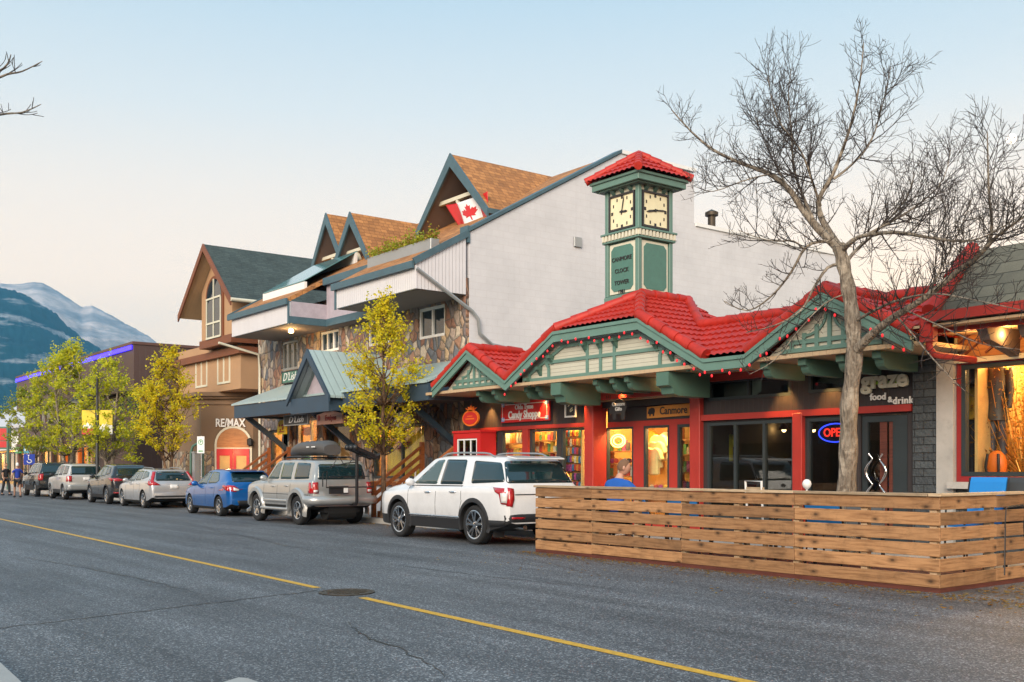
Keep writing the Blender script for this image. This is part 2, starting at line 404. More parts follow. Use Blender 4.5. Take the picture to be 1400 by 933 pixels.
def asphaltmat():
    m, n, l, b = _new('asphalt'); co = _co(n)
    big = _ramp(n, l, _noise(n, l, co, .35, 6, .65), [(.3, .78), (.7, 1.15)])
    mp = n.new('ShaderNodeMapping'); mp.inputs['Scale'].default_value = (.12, 1.6, 1); l.new(co, mp.inputs[0])   # lengthwise tyre tracks
    trk = _ramp(n, l, _noise(n, l, mp.outputs[0], 1.0, 4, .6), [(.35, .66), (.65, 1.15)])
    vo = n.new('ShaderNodeTexVoronoi'); vo.inputs['Scale'].default_value = 75; l.new(co, vo.inputs['Vector'])
    sp = n.new('ShaderNodeSeparateColor'); l.new(vo.outputs['Color'], sp.inputs[0])
    agg = _ramp(n, l, sp.outputs[0], [(0, (.046,.050,.058)), (.5, (.088,.094,.104)), (.82, (.15,.157,.168)), (.96, (.38,.39,.40))])
    c = _mixc(n, l, 1, _mixc(n, l, 1, agg, big, 'MULTIPLY'), trk, 'MULTIPLY')
    oil = _ramp(n, l, _noise(n, l, mp.outputs[0], 3.1, 7, .72), [(.56, 0.0), (.72, .62)]); c = _mixc(n, l, oil, c, (.028,.03,.034))
    l.new(c, b.inputs['Base Color']); b.inputs['Roughness'].default_value = .62; b.inputs['Specular IOR Level'].default_value = .45
    _bump(n, l, b, vo.outputs['Distance'], .45, .006); return m
def barkmat(name, c1, c2):
    m, n, l, b = _new(name); co = _co(n)
    mp = n.new('ShaderNodeMapping'); mp.inputs['Scale'].default_value = (1, 1, .28); l.new(co, mp.inputs[0])
    f = _noise(n, l, mp.outputs[0], 17, 8, .72); vo = n.new('ShaderNodeTexVoronoi'); vo.inputs['Scale'].default_value = 22; l.new(mp.outputs[0], vo.inputs['Vector'])
    c = _ramp(n, l, f, [(.36, c2), (.5, tuple((x+y)/2 for x, y in zip(c1, c2))), (.66, c1)])
    pt = _ramp(n, l, _noise(n, l, co, 3.5, 5, .7), [(.5, 0.0), (.62, .8)]); c = _mixc(n, l, pt, c, tuple(x*1.45 for x in c1)); l.new(c, b.inputs['Base Color'])
    b.inputs['Roughness'].default_value = .95; a = n.new('ShaderNodeMath'); a.operation = 'ADD'; l.new(f, a.inputs[0]); l.new(vo.outputs['Distance'], a.inputs[1])
    _bump(n, l, b, a.outputs[0], 1.0, .05); return m
MAT = {}
def setup_mats():
    A = MAT
    A['asphalt'] = asphaltmat()
    A['concrete'] = M('concrete', (.42,.41,.39), .8, var=.2, vs=1.5, bump=.2, bs=80, dirt=.3)
    A['gravel'] = M('dry_ground', (.2,.18,.14), .95, var=.4, vs=3, bump=.5, bs=40)
    A['yellow_line'] = M('yellow_road_paint', (.72,.40,.03), .6, var=.35, vs=14, dirt=.85)
    A['crack'] = M('crack_sealant', (.02,.02,.022), .4, var=.1)
    A['iron'] = M('cast_iron', (.09,.07,.05), .55, .6, var=.3, vs=8, bump=.3, bs=40)
    A['white_brick'] = brickmat('painted_white_block', (.62,.62,.645), (.60,.60,.627), (.555,.54,.555), .4, .2, .006, .7, .3, .008, .16)
    A['blue_trim'] = M('slate_blue_trim', (.062,.122,.155), .55, var=.25, vs=3, dirt=.2)
    A['navy_trim'] = M('dark_blue_beam', (.035,.065,.10), .55, var=.25, vs=2)
    A['teal_metal'] = siding('teal_metal_roof', (.36,.47,.48), .26, True, .4, .03, .12, .06)
    A['shingle_brown'] = shingle('cedar_shingle', ((.50,.22,.07), (.30,.125,.04)), .26, .17)
    A['shingle_green'] = shingle('dark_green_asphalt_shingle', ((.06,.085,.082), (.04,.06,.06)), .3, .14, bump=.35)
    A['shake'] = shingle('weathered_green_slate_tile', ((.175,.165,.12), (.11,.105,.078)), .42, .3, .012, .8, .9)
    A['lilac_stucco'] = M('lilac_grey_stucco', (.42,.37,.42), .9, var=.18, vs=5, bump=.5, bs=30)
    A['slat_white'] = siding('white_vertical_slat', (.66,.65,.68), .115, True, .55, .02, .08, .1)
    A['soffit'] = M('dark_soffit_board', (.17,.13,.115), .8, var=.15)
    A['soffit_tan'] = siding('tan_soffit_board', (.5,.36,.22), .14, True, .6, .006, .1, .06)
    A['stone'] = stonemat('river_stone', [(.34,.24,.17), (.20,.165,.16), (.46,.33,.2), (.14,.15,.17), (.38,.30,.25), (.25,.13,.09), (.5,.42,.33), (.22,.20,.18), (.32,.18,.12)], 3.5)
    A['stone_small'] = stonemat('cobble_stone', [(.36,.27,.17), (.26,.2,.15), (.46,.35,.22), (.2,.17,.15), (.4,.33,.25), (.3,.17,.1)], 3.6)
    A['slate'] = brickmat('dark_ledge_stone', (.075,.09,.10), (.045,.055,.065), (.01,.012,.014), .34, .135, .008, .6, 1.0, .05, .4)
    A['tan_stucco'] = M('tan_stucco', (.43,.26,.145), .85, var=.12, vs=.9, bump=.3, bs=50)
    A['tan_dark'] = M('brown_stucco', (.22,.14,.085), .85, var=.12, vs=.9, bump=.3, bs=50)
    A['brown_trim'] = M('red_brown_trim', (.19,.065,.03), .6, var=.2)
    A['brown_panel'] = siding('dark_brown_metal_panel', (.085,.05,.045), .3, True, .55, .01, .1, .04)
    A['brown_band'] = M('dark_brown_band', (.12,.06,.05), .6, var=.15)
    A['red_tile'] = M('red_clay_tile', (.44,.026,.015), .55, var=.34, vs=2.5, spec=.4, dirt=.45, bump=.08, bs=40)
    A['green_trim'] = M('sage_green_paint', (.12,.225,.19), .5, var=.14, vs=2.5, dirt=.15)
    A['green_panel'] = M('deep_sage_panel', (.075,.19,.155), .5, var=.16, vs=3, dirt=.25)
    A['green_dark'] = M('dark_green_bracket', (.075,.155,.12), .55, var=.15)
    A['cream'] = siding('cream_lap_siding', (.50,.49,.40), .085, False, .6, .014, .14, .16)
    A['cream_flat'] = M('cream_paint', (.64,.62,.50), .55, var=.1)
    A['clock_cream'] = M('clock_dial', (.78,.72,.48), .5, var=.1, vs=4)
    A['red_paint'] = M('red_painted_timber', (.36,.03,.022), .5, var=.14, vs=2, dirt=.12)
    A['maroon'] = M('maroon_paint', (.27,.018,.02), .5, var=.12)
    A['charcoal'] = siding('charcoal_vertical_board', (.034,.027,.028), .12, True, .6, .008, .12, .07)
    A['char_flat'] = M('charcoal_paint', (.03,.028,.03), .5, var=.1)
    A['black'] = M('black_metal', (.018,.018,.02), .45, var=.1)
    A['black_gloss'] = M('glossy_black', (.012,.012,.014), .2, var=0)
    A['grey_metal'] = M('grey_galvanised_metal', (.38,.40,.41), .45, .6, var=.12)
    A['white_paint'] = M('white_paint', (.78,.78,.77), .5, var=.06)
    A['chrome'] = M('polished_chrome', (.8,.82,.84), .08, 1.0, var=0)
    A['wood_fence'] = woodmat('knotty_pine_board', (.43,.225,.10), (.22,.10,.038))
    A['wood_cap'] = woodmat('planed_pine_cap', (.50,.37,.24), (.36,.24,.13), True)
    A['wood_rail'] = woodmat('orange_stained_rail', (.36,.115,.03), (.22,.06,.015), False)
    A['wood_dark'] = woodmat('dark_red_wood_door', (.17,.045,.028), (.10,.025,.016), False)
    A['wood_cedar'] = woodmat('warm_cedar_plank', (.42,.19,.07), (.28,.11,.035), False)
    A['glass_dark'] = M('dark_window_glass', (.012,.03,.045), .04, var=0, spec=.9)
    A['glass_teal'] = M('teal_skylight_glass', (.10,.26,.28), .06, var=0, spec=.9)
    A['glass_shop'] = glass_shop()
    A['glass_dim'] = glass_shop('tinted_shop_glass', (.6,.65,.65), .07)
    A['frame_dark'] = M('dark_window_frame', (.03,.04,.045), .4, var=.1)
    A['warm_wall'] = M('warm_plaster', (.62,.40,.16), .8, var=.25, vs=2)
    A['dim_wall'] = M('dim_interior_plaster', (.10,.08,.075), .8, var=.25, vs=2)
    A['lamp_warm'] = E('warm_lamp', (1, .62, .25), 14)
    A['neon_red'] = E('red_neon', (1, .035, .02), 3.2)
    A['neon_blue'] = E('blue_neon', (.04, .07, 1), 4)
    A['led_blue'] = E('blue_led_strip', (.05, .03, 1), 2.2)
    A['bulb_red'] = E('red_bulb', (.8, .02, .03), .7)
    A['bark'] = barkmat('grey_bark', (.33,.28,.22), (.12,.09,.065)); A['bark_brown'] = barkmat('brown_bark', (.19,.11,.06), (.07,.04,.025))
    A['twig'] = M('dark_twig', (.036,.028,.025), .9, var=.3, vs=3)
    A['leaf_yellow'] = leafmat('yellow_autumn_leaf', (.76,.58,.012), (.84,.70,.02), (.58,.60,.03))
    A['leaf_lime'] = leafmat('yellow_green_leaf', (.54,.58,.03), (.72,.66,.025), (.40,.50,.03))
    A['leaf_green'] = leafmat('dull_green_leaf', (.22,.32,.03), (.38,.42,.035), (.5,.46,.03))
    A['leaf_litter'] = leafmat('fallen_leaf', (.40,.20,.03), (.26,.12,.03), (.46,.32,.06))
    A['skin'] = M('skin', (.55,.30,.21), .5, var=.05)
    A['skin_tan'] = M('tanned_skin', (.40,.22,.15), .5, var=.05)
    A['hair'] = M('short_sandy_hair', (.19,.10,.055), .8, var=.2, bump=.5, bs=90)
    A['cloth_blue'] = M('blue_cotton', (.012,.10,.42), .85, var=.15, vs=6, bump=.2, bs=50)
    A['cloth_navy'] = M('royal_blue_cotton', (.02,.05,.35), .85, var=.15)
    A['cloth_dark'] = M('dark_cotton', (.03,.03,.035), .9, var=.15)
    A['chair_blue'] = M('bright_blue_sling', (.01,.22,.62), .7, var=.08, bump=.15, bs=90)
    A['chair_grey'] = M('dark_grey_sling', (.04,.045,.05), .7, var=.08)
    A['orange'] = M('orange_paint', (.75,.16,.015), .5, var=.08)
    A['yellow'] = M('yellow_paint', (.75,.55,.02), .5, var=.08)
    A['sign_red'] = M('sign_red', (.52,.018,.02), .4, var=.06)
    A['sign_blue'] = M('sign_light_blue', (.12,.32,.62), .4, var=.06)
    A['pink_sign'] = M('faded_pink_board', (.58,.30,.22), .6, var=.12)
    A['rust_letter'] = M('rust_red_lettering', (.36,.04,.03), .6, var=.1)
    A['lime'] = M('lime_green_paint', (.25,.45,.03), .5, var=.05)
    A['green_sign'] = M('green_enamel', (.02,.32,.10), .4, var=.1)
    A['teal_sign'] = M('turquoise_enamel', (.02,.33,.48), .4, var=.1)
    A['olive'] = M('planter_green', (.06,.12,.03), .8, var=.3)
setup_mats()
# ================================================================== GROUND, STREET
def strip(mb, pts_a, pts_b, z, mi=0):
    vs = [(p[0], p[1], z) for p in pts_a] + [(p[0], p[1], z) for p in pts_b]; k = len(pts_a)
    return mb.add(vs, [(i, i+1, k+i+1, k+i) for i in range(k-1)], mi)
XS = [40, 10, 0, -5, -10, -15, -20, -25, -30, -36, -42, -50, -60, -72, -85, -100, -140, -200]
def lane(y): return [(x, y + road_dy(x)) for x in XS]
g = MB(); g.add([(-7600,-900,-.35),(300,-900,-.35),(300,2500,-.35),(-7600,2500,-.35)], [(0,1,2,3)]); struct(g, 'ground', MAT['gravel'])
g = MB(); strip(g, lane(-14), lane(14.05), 0); struct(g, 'road', MAT['asphalt'])
# centre line, broken by the manhole
def yline(x0, x1, n):
    m = MB(); a = []; b = []
    for i in range(n+1):
        x = x0 + (x1-x0)*i/n; y = 5.55 - .012*(x+4.0) + .26*road_dy(x) + .028*max(0, -8-x)
        y = 5.72 + (5.93-5.72)*min(1, max(0, (-4.8-x)/6.0)) + max(0, (-10.8-x))*.0305
        a.append((x, y-.055)); b.append((x, y+.055))
    return strip(m, b, a, .004)
struct(yline(30, -10.55, 40), 'centre_line', MAT['yellow_line'])
struct(yline(-11.75, -120, 60), 'centre_line', MAT['yellow_line'])
mh = thing('manhole_cover', 'rusty round manhole cover set in the yellow centre line', 'manhole cover', (-11.1, 6.02, 0)); mh.scale = (.8, .8, 1)
m = MB(); m.lathe([(.42,.004),(.42,.012),(.37,.014),(.365,.008)], n=40); part(m, 'ring', MAT['iron'], mh, local=True, smooth=40)
m = MB(); m.lathe([(.36,.005),(.36,.011),(.0001,.012)], n=40)
for i in range(-4, 5):
    for j in range(-4, 5):
        if i*i + j*j < 17: m.box(i*.075-.025, i*.075+.025, j*.075-.025, j*.075+.025, .011, .017)
part(m, 'lid', MAT['iron'], mh, local=True)
m = MB(); random.seed(5); a = []; b = []
p0, p1 = at(0, 861, 3.0), None
q0 = Vector((-11.5, 5.85)); q1 = Vector((-10.6, 2.05))
for i in range(41):
    t = i/40; q = q0.lerp(q1, t) + Vector((random.gauss(0,.02), random.gauss(0,.015)))
    a.append((q.x-.014, q.y)); b.append((q.x+.014, q.y))
struct(strip(m, a, b, .004), 'road_crack', MAT['crack'])
random.seed(15)
for (xa, ya, xb, yb, w) in ((-14.5,8.2,-9.5,8.9,.012),(-9.0,4.9,-6.2,4.2,.011),(-26,9.8,-17,8.6,.016),(-13,10.4,-10.2,9.9,.009),(-19,4.1,-12.4,4.7,.014),(-8.3,8.0,-7.9,10.6,.009)):
    m = MB(); a = []; b = []; n = 40; w0 = 0
    for i in range(n+1):
        t = i/n; w0 += random.gauss(0, .03); q = Vector((xa,ya)).lerp(Vector((xb,yb)), t) + Vector((0, w0*.7)); ww = w*(.35+.65*math.sin(math.pi*t))*random.uniform(.5,1.3)
        a.append((q.x, q.y-ww)); b.append((q.x, q.y+ww))
    struct(strip(m, a, b, .004), 'road_crack', MAT['crack'])
# pavements with kerbs
def pavement(mb, outer, inner, z=.13):
    k = len(outer)
    vs = [(p[0],p[1],z) for p in outer] + [(p[0],p[1],z) for p in inner] + [(p[0],p[1],-.1) for p in outer]
    mb.add(vs, [(i, i+1, k+i+1, k+i) for i in range(k-1)] + [(k*2+i, k*2+i+1, i+1, i) for i in range(k-1)])
g = MB(); pavement(g, lane(14.0), [(x, 24.0) for x in XS]); struct(g, 'far_pavement', MAT['concrete'])
g = MB(); pavement(g, lane(13.86), lane(14.0), .134); struct(g, 'far_kerb', MAT['concrete'])
g = MB(); nl = [(-7.1,1.55),(-8.0,1.59),(-12,1.75),(-20,2.3),(-40,3.6),(-80,6.0),(-160,11)]
pavement(g, nl, [(x, -14) for x, y in nl]); g.v = g.v; struct(g, 'near_pavement', MAT['concrete'])
g = MB(); g.prism([(-6.5,2.72,-.1),(-6.42,2.77,-.1),(-6.2,2.78,-.1),(-2,2.9,-.1),(4,2.7,-.1),(4,-6,-.1),(-5.0,-6,-.1),(-5.4,.9,-.1)], (0,0,.23))
struct(g, 'kerb_island', MAT['concrete'], bevel=.02)
# fallen leaves gathered along the kerb and the planter
def leaf_litter():
    random.seed(11); mb = MB()
    def lf(x, y, z, s):
        a = random.uniform(0, 6.28); ti = random.uniform(-.5,.5); t2 = random.uniform(-.5,.5)
        c, sn = math.cos(a)*s, math.sin(a)*s
        mb.add([(x-c, y-sn, z+.004+abs(ti)*s), (x+sn*.5, y-c*.5, z+.006), (x+c, y+sn, z+.004+abs(t2)*s), (x-sn*.5, y+c*.5, z+.01)], [(0,1,2,3)])
    for _ in range(1500):
        x = random.uniform(-14.6, -5.5); y = 11.55 - abs(random.gauss(0, .22)) - .01; lf(x, y, 0, random.uniform(.012,.032))
    for _ in range(900):
        x = random.uniform(-6.6, -2.0); y = random.gauss(12.3, .7); lf(x, y, 0, random.uniform(.02,.045))
    for _ in range(400):
        x = random.uniform(-15, -4); y = random.uniform(9.3, 11.5); lf(x, y, 0, random.uniform(.012,.03))
    for _ in range(900):
        x = random.uniform(-45, -14.6); y = 13.8 + road_dy(x) - abs(random.gauss(0,.3)); lf(x, y, 0, random.uniform(.02,.045))
    struct(mb, 'fallen_leaves', MAT['leaf_litter'], kind='stuff')
leaf_litter()

# ================================================================== MOUNTAINS
def mount(name, prof, D, slope, mat, lift=0, seed=1, jag=14, back=1.5):
    """terrain ridge facing the town: real height field falling from a crest towards the valley"""
    random.seed(seed); from mathutils import noise
    mb = MB(); nx = 150; ny = 56; rows = []
    for i in range(nx+1):
        px = prof[0][0] + (prof[-1][0]-prof[0][0])*i/nx
        for (a, ya), (b, yb) in zip(prof, prof[1:]):
            if a <= px <= b: py = ya + (yb-ya)*(px-a)/(b-a); break
        t = (px-CX_)/F_; h = (HZ_-py)/F_*D
        dx, dy = _dir(px)
        col = []
        for j in range(ny+1):
            s = j/ny; d = D*(1 - .42*s) if j >= 0 else D
            hh = h*(1-s)**.85
            x, y = dx*d, dy*d
            ero = noise.fractal(Vector((x*.0016, y*.0016, seed*3.1)), .9, 2.1, 6)
            rid = abs(noise.noise(Vector((x*.004 + 9, y*.0012, seed))))
            fade = min(1, s*5)
            col.append((x, y, max(-30, 1.5 + hh + (ero*.11 - rid*.08)*h*fade*(1-s*.6) + random.gauss(0, jag*.06))))
        rows.append(col)
    vs = [p for c in rows for p in c]; k = ny+1
    fs = [(i*k+j, i*k+j+1, (i+1)*k+j+1, (i+1)*k+j) for i in range(nx) for j in range(ny)]
    # the far side falls away again
    b0 = len(vs)
    for i in range(nx+1):
        p = Vector(rows[i][0]); vs.append((p.x*1.1, p.y*1.1, -30))
    fs += [(i*k, (i+1)*k, b0+i+1, b0+i) for i in range(nx)]
    mb.add(vs, fs); return struct(mb, name, mat, smooth=80)
def mountmat(name, rock, forest, snow_amt, thr):
    m, n, l, b = _new(name); co = _co(n)
    mp = n.new('ShaderNodeMapping'); mp.inputs['Rotation'].default_value = (0, R(-14), 0); mp.inputs['Scale'].default_value = (.0019, .0019, .0098); l.new(co, mp.inputs[0])
    f = _noise(n, l, mp.outputs[0], 1.0, 9, .62)
    s = _ramp(n, l, f, [(thr, 0.0), (thr+.085, .85)])
    fine = _ramp(n, l, _noise(n, l, co, .012, 8, .7), [(.3, .65), (.7, 1.3)])
    base = _mixc(n, l, 1, forest, fine, 'MULTIPLY')
    c = _mixc(n, l, s, base, _mixc(n, l, 1, rock, fine, 'MULTIPLY')); l.new(c, b.inputs['Base Color']); b.inputs['Roughness'].default_value = .95
    b.inputs['Specular IOR Level'].default_value = .1
    return m
far_p = [(-120,412),(-80,402),(0,388),(25,389),(45,386),(58,387),(80,399),(100,412),(112,420),(126,418),(150,430),(170,442),(186,450),(205,461),(216,470),(235,492),(270,520),(330,566)]
mount('far_mountain', far_p, 4600, .5, mountmat('pale_rock_mountain', (.48,.42,.40), (.24,.235,.25), 0, .44), seed=2, back=1.3)
near_p = [(-110,358),(-60,372),(0,393),(22,399),(40,406),(62,420),(78,430),(92,446),(112,462),(135,476),(160,492),(190,516),(230,548),(300,606)]
mount('forest_mountain', near_p, 3300, .5, mountmat('haze_blued_forest', (.46,.45,.46), (.008,.040,.056), 0, .515), seed=7, jag=30)  # forest base colour shifted blue to stand in for part of the haze

# ================================================================== TILE ROOFS
def tile_roof(poly, pitch=.16, row=.30, amp=.03):
    """barrel tiles as real corrugated geometry clipped to a convex roof plane"""
    P = [Vector(p) for p in poly]
    n = (P[1]-P[0]).cross(P[2]-P[0])
    if n.length < 1e-6: n = (P[2]-P[1]).cross(P[3]-P[1])
    n.normalize()
    if n.z < 0: n = -n
    h = Vector((0,0,1)).cross(n).normalized(); v = n.cross(h); o = P[0]
    us = [(p-o).dot(h) for p in P]; vv = [(p-o).dot(v) for p in P]
    nu = int((max(us)-min(us))/pitch*6)+1; nr = int((max(vv)-min(vv))/row)+1
    bm = bmesh.new(); grid = []
    for r in range(nr):
        for k, lift in ((0, .045), (1, .008)):
            ln = []
            for i in range(nu+1):
                u = min(us) + i*pitch/6; q = .5+.5*math.cos(2*math.pi*i/6 + 1)
                ln.append(bm.verts.new(o + h*u + v*(min(vv)+(r+k)*row) + n*(lift + amp*q**.8)))
            grid.append(ln)
    for a, b in zip(grid, grid[1:]):
        for i in range(nu): bm.faces.new((a[i], a[i+1], b[i+1], b[i]))
    cen = sum(P, Vector())/len(P)
    for i in range(len(P)):
        a, b = P[i], P[(i+1) % len(P)]; e = (b-a)
        if e.length < 1e-5: continue
        pn = e.cross(n).normalized()
        if pn.dot(cen-a) > 0: pn = -pn
        bmesh.ops.bisect_plane(bm, geom=bm.verts[:]+bm.edges[:]+bm.faces[:], plane_co=a, plane_no=pn, clear_outer=True)
    bm.verts.index_update(); mb = MB()
    mb.add([x.co.copy() for x in bm.verts], [[y.index for y in f.verts] for f in bm.faces]); bm.free()
    return mb
def ridge_caps(mb, p, q, r=.11, seg=.34):
    p = Vector(p); q = Vector(q); L = (q-p).length; k = max(1, int(L/seg)); d = (q-p)/k
    for i in range(k):
        a = p + d*i; b = p + d*(i+1.12); mb.tube([a, a+(b-a)*.12, b], [r*1.12, r*1.12, r*.9], 10)
def addm(a, b): return a.add(b.v, b.f)

# ================================================================== A. RED-ROOFED SHOP BUILDING
YF = 16.3                                      # shop fronts
shop = thing('shop_building', 'single-storey shop building with red tiled gables, sage green trim and red posts', 'building', (-17, 16.3, 0))
EZ, EY = 3.58, 14.9
sl = .55
# --- roof planes
rf = MB()
RZ, RY = EZ + sl*1.6, EY + 1.6
def gable(xl, xr, yb, y0=EY):
    xc = (xl+xr)/2; hz = EZ + sl*(xc-xl)
    addm(rf, tile_roof([(xl,y0,EZ),(xc,y0,hz),(xc,yb,hz),(xl,yb,EZ)]))
    addm(rf, tile_roof([(xr,y0,EZ),(xc,y0,hz),(xc,yb,hz),(xr,yb,EZ)])); return xc, hz
SG = (ax(594, EY), ax(694, EY)); GG = (ax(1022, EY), ax(1250, EY))
ML, MR = ax(694, EY), ax(966, EY); MC = (ML+MR)/2; KH = EZ + sl*1.78; KL, KR = ML+1.78, MR-1.78
PZ = EZ + sl*(MC-ML); PY = EY + (PZ-KH)/sl; BY = 17.75
sgx, sgz = gable(SG[0], SG[1], RY + .1); ggx, ggz = gable(GG[0], GG[1], RY + .1)
addm(rf, tile_roof([(MR,EY,EZ),(GG[0],EY,EZ),(GG[0]+1.5,RY,RZ),(MR-1.6,RY,RZ)]))
addm(rf, tile_roof([(SG[1],EY,EZ),(ML+.01,EY,EZ),(ML+1.6,RY,RZ),(SG[1]-1.5,RY,RZ)]))
addm(rf, tile_roof([(GG[1],EY,EZ),(-8.95,EY,EZ),(-8.95,RY,RZ),(GG[1]-1.5,RY,RZ)]))
addm(rf, tile_roof([(KL,EY,KH),(KR,EY,KH),(MC,PY,PZ)]))
addm(rf, tile_roof([(ML,EY,EZ),(KL,EY,KH),(MC,PY,PZ),(MC,BY,PZ),(ML+1.6,BY,RZ),(ML,RY,EZ)]))
addm(rf, tile_roof([(MR,EY,EZ),(KR,EY,KH),(MC,PY,PZ),(MC,BY,PZ),(MR-1.6,RY,RZ)]))
addm(rf, tile_roof([(MC,BY,PZ),(MR-1.6,RY,RZ),(MR-1.6,BY+.9,RZ-.3),(MC,BY+.9,RZ-.3)][:3]))
roof = part(rf, 'roof', MAT['red_tile'], shop, smooth=50)
rc = MB()
up = Vector((0,0,.06))
for p, q in (((ML,EY-.02,EZ),(KL,EY-.02,KH)), ((KL,EY-.02,KH),(MC,PY,PZ)), ((MR,EY-.02,EZ),(KR,EY-.02,KH)), ((KR,EY-.02,KH),(MC,PY,PZ)), ((MC,PY,PZ),(MC,BY,PZ)), ((MC,BY,PZ),(MR-1.6,RY,RZ)),
             ((SG[0],EY,EZ),(sgx,EY,sgz)), ((SG[1],EY,EZ),(sgx,EY,sgz)), ((sgx,EY,sgz),(sgx,RY,sgz)),
             ((GG[0],EY,EZ),(ggx,EY,ggz)), ((GG[1],EY,EZ),(ggx,EY,ggz)), ((ggx,EY,ggz),(ggx,RY+.6,ggz)),
             ((MR-1.6,RY,RZ),(GG[0]+1.4,RY,RZ)), ((GG[1]-1.4,RY,RZ),(-8.95,RY,RZ))):
    ridge_caps(rc, Vector(p)+up, Vector(q)+up)
part(rc, 'ridge_cap', MAT['red_tile'], roof, smooth=50, local=False)
m = MB(); m.box(-22.9, -9.0, RY, 24, 2.9, RZ-.1); m.prism([(ML+1.6,BY-.05,RZ-.15),(MC,BY-.05,PZ-.05),(MR-1.6,BY-.05,RZ-.15)], (0,.04,0)); part(m, 'rear_block', MAT['char_flat'], shop)
# --- fascia boards following the eaves and gables
fa = MB(); FY0, FY1 = EY-.075, EY-.02
def fascia(p, q, d=.23, lip=True):
    (x0,z0),(x1,z1) = p, q
    fa.prism([(x0,FY0,z0-.02),(x1,FY0,z1-.02),(x1,FY0,z1-.02-d),(x0,FY0,z0-.02-d)], (0,FY1-FY0,0))
    fa.prism([(x0,FY0-.03,z0-.02),(x1,FY0-.03,z1-.02),(x1,FY0-.03,z1-.09),(x0,FY0-.03,z0-.09)], (0,.028,0))
EP = [(SG[0],EZ),(sgx,sgz),(SG[1],EZ),(ML+.001,EZ),(KL,KH),(KR,KH),(MR,EZ),(GG[0],EZ),(ggx,ggz),(GG[1],EZ)]
for p, q in zip(EP, EP[1:]): fascia(p, q)
part(fa, 'fascia', MAT['green_trim'], shop)
# --- gable panels: cream lap siding with green strapwork
SZ = 3.44                                      # soffit level
def sect(o, kind):
    return part(o, kind, MAT['cream'] if kind == 'gable_panel' else MAT['green_trim'], shop)
GY = EY + .17
m = MB(); m.prism([(ML+.35,GY,SZ+.06),(ML+.35,GY,EZ+.1),(KL+.03,GY,KH-.06),(KR-.03,GY,KH-.06),(MR-.35,GY,EZ+.1),(MR-.35,GY,SZ+.06)], (0,.1,0)); sect(m, 'gable_panel')
m = MB(); m.prism([(SG[0]+.35,GY,SZ+.06),(sgx,GY,sgz-.08),(SG[1]-.35,GY,SZ+.06)], (0,.1,0)); sect(m, 'gable_panel')
m = MB(); m.prism([(GG[0]+.35,GY,SZ+.06),(ggx,GY,ggz-.08),(GG[1]-.35,GY,SZ+.06)], (0,.1,0)); sect(m, 'gable_panel')
def strap(mb, pts, w=.055, y=GY):
    for p, q in zip(pts, pts[1:]): mb.beam((p[0],y-.018,p[1]), (q[0],y-.018,q[1]), .035, w, up=(q[1]-p[1],0,-(q[0]-p[0])) if abs(q[0]-p[0])<1e-6 else (0,0,1))
_ly = [0]
def strapx(mb, p, q, w=.075, y=GY):            # flat strip in the gable plane, each a hair prouder than the last
    _ly[0] = (_ly[0]+1) % 14; y = y - .0012*_ly[0]
    a = Vector((p[0],y-.03,p[1])); b = Vector((q[0],y-.03,q[1])); d = (b-a).normalized(); s = Vector((-d.z,0,d.x))*w/2
    mb.prism([a-s, b-s, b+s, a+s], (0,.029,0))
m = MB(); zb = SZ+.1; zt = KH-.33
for x in (MC-.45, MC-.02, MC+.41): strapx(m, (x,zb),(x,zt))
zm = (zb+zt)/2 + .02
strapx(m, (ML+1.22,zm),(MR-1.22,zm)); strapx(m, (KL+.1,zt),(KR-.1,zt)); strapx(m, (ML+.55,zb),(MR-.55,zb), .07)
strapx(m, (KL+.1,zt),(ML+.66,zb+.14)); strapx(m, (KR-.1,zt),(MR-.66,zb+.14))
strapx(m, (ML+1.25,zm),(ML+1.36,zm-.12)); strapx(m, (ML+1.36,zm-.12),(ML+1.36,zb)); strapx(m, (MR-1.25,zm),(MR-1.36,zm-.12)); strapx(m, (MR-1.36,zm-.12),(MR-1.36,zb))
strapx(m, (ML+.66,zb+.14),(ML+.66,zb)); strapx(m, (MR-.66,zb+.14),(MR-.66,zb)); sect(m, 'strapwork')
def tudor(xc, hz, w):
    m = MB(); zb = SZ+.12
    strapx(m, (xc-w,zb),(xc+w,zb)); strapx(m, (xc-w*.9,zb+.14),(xc+w*.9,zb+.14))
    for i in range(-3, 4):
        x = xc + i*w*.26; zt = hz - .35 - abs(i*w*.26)*sl*1.02
        if zt > zb: strapx(m, (x,zb),(x,min(zt, zb+.42) if i else hz-.3))
    for s in (-1, 1):
        pr = None
        for k in range(7):
            a = k/6*math.pi/2; p = (xc + s*(.08 + w*.42*(1-math.cos(a))), zb+.14 + .34*(1-math.sin(a)) + .1)
            if pr: strapx(m, pr, p, .045)
            pr = p
    sect(m, 'strapwork')
tudor(sgx, sgz, .95); tudor(ggx, ggz, 1.0)
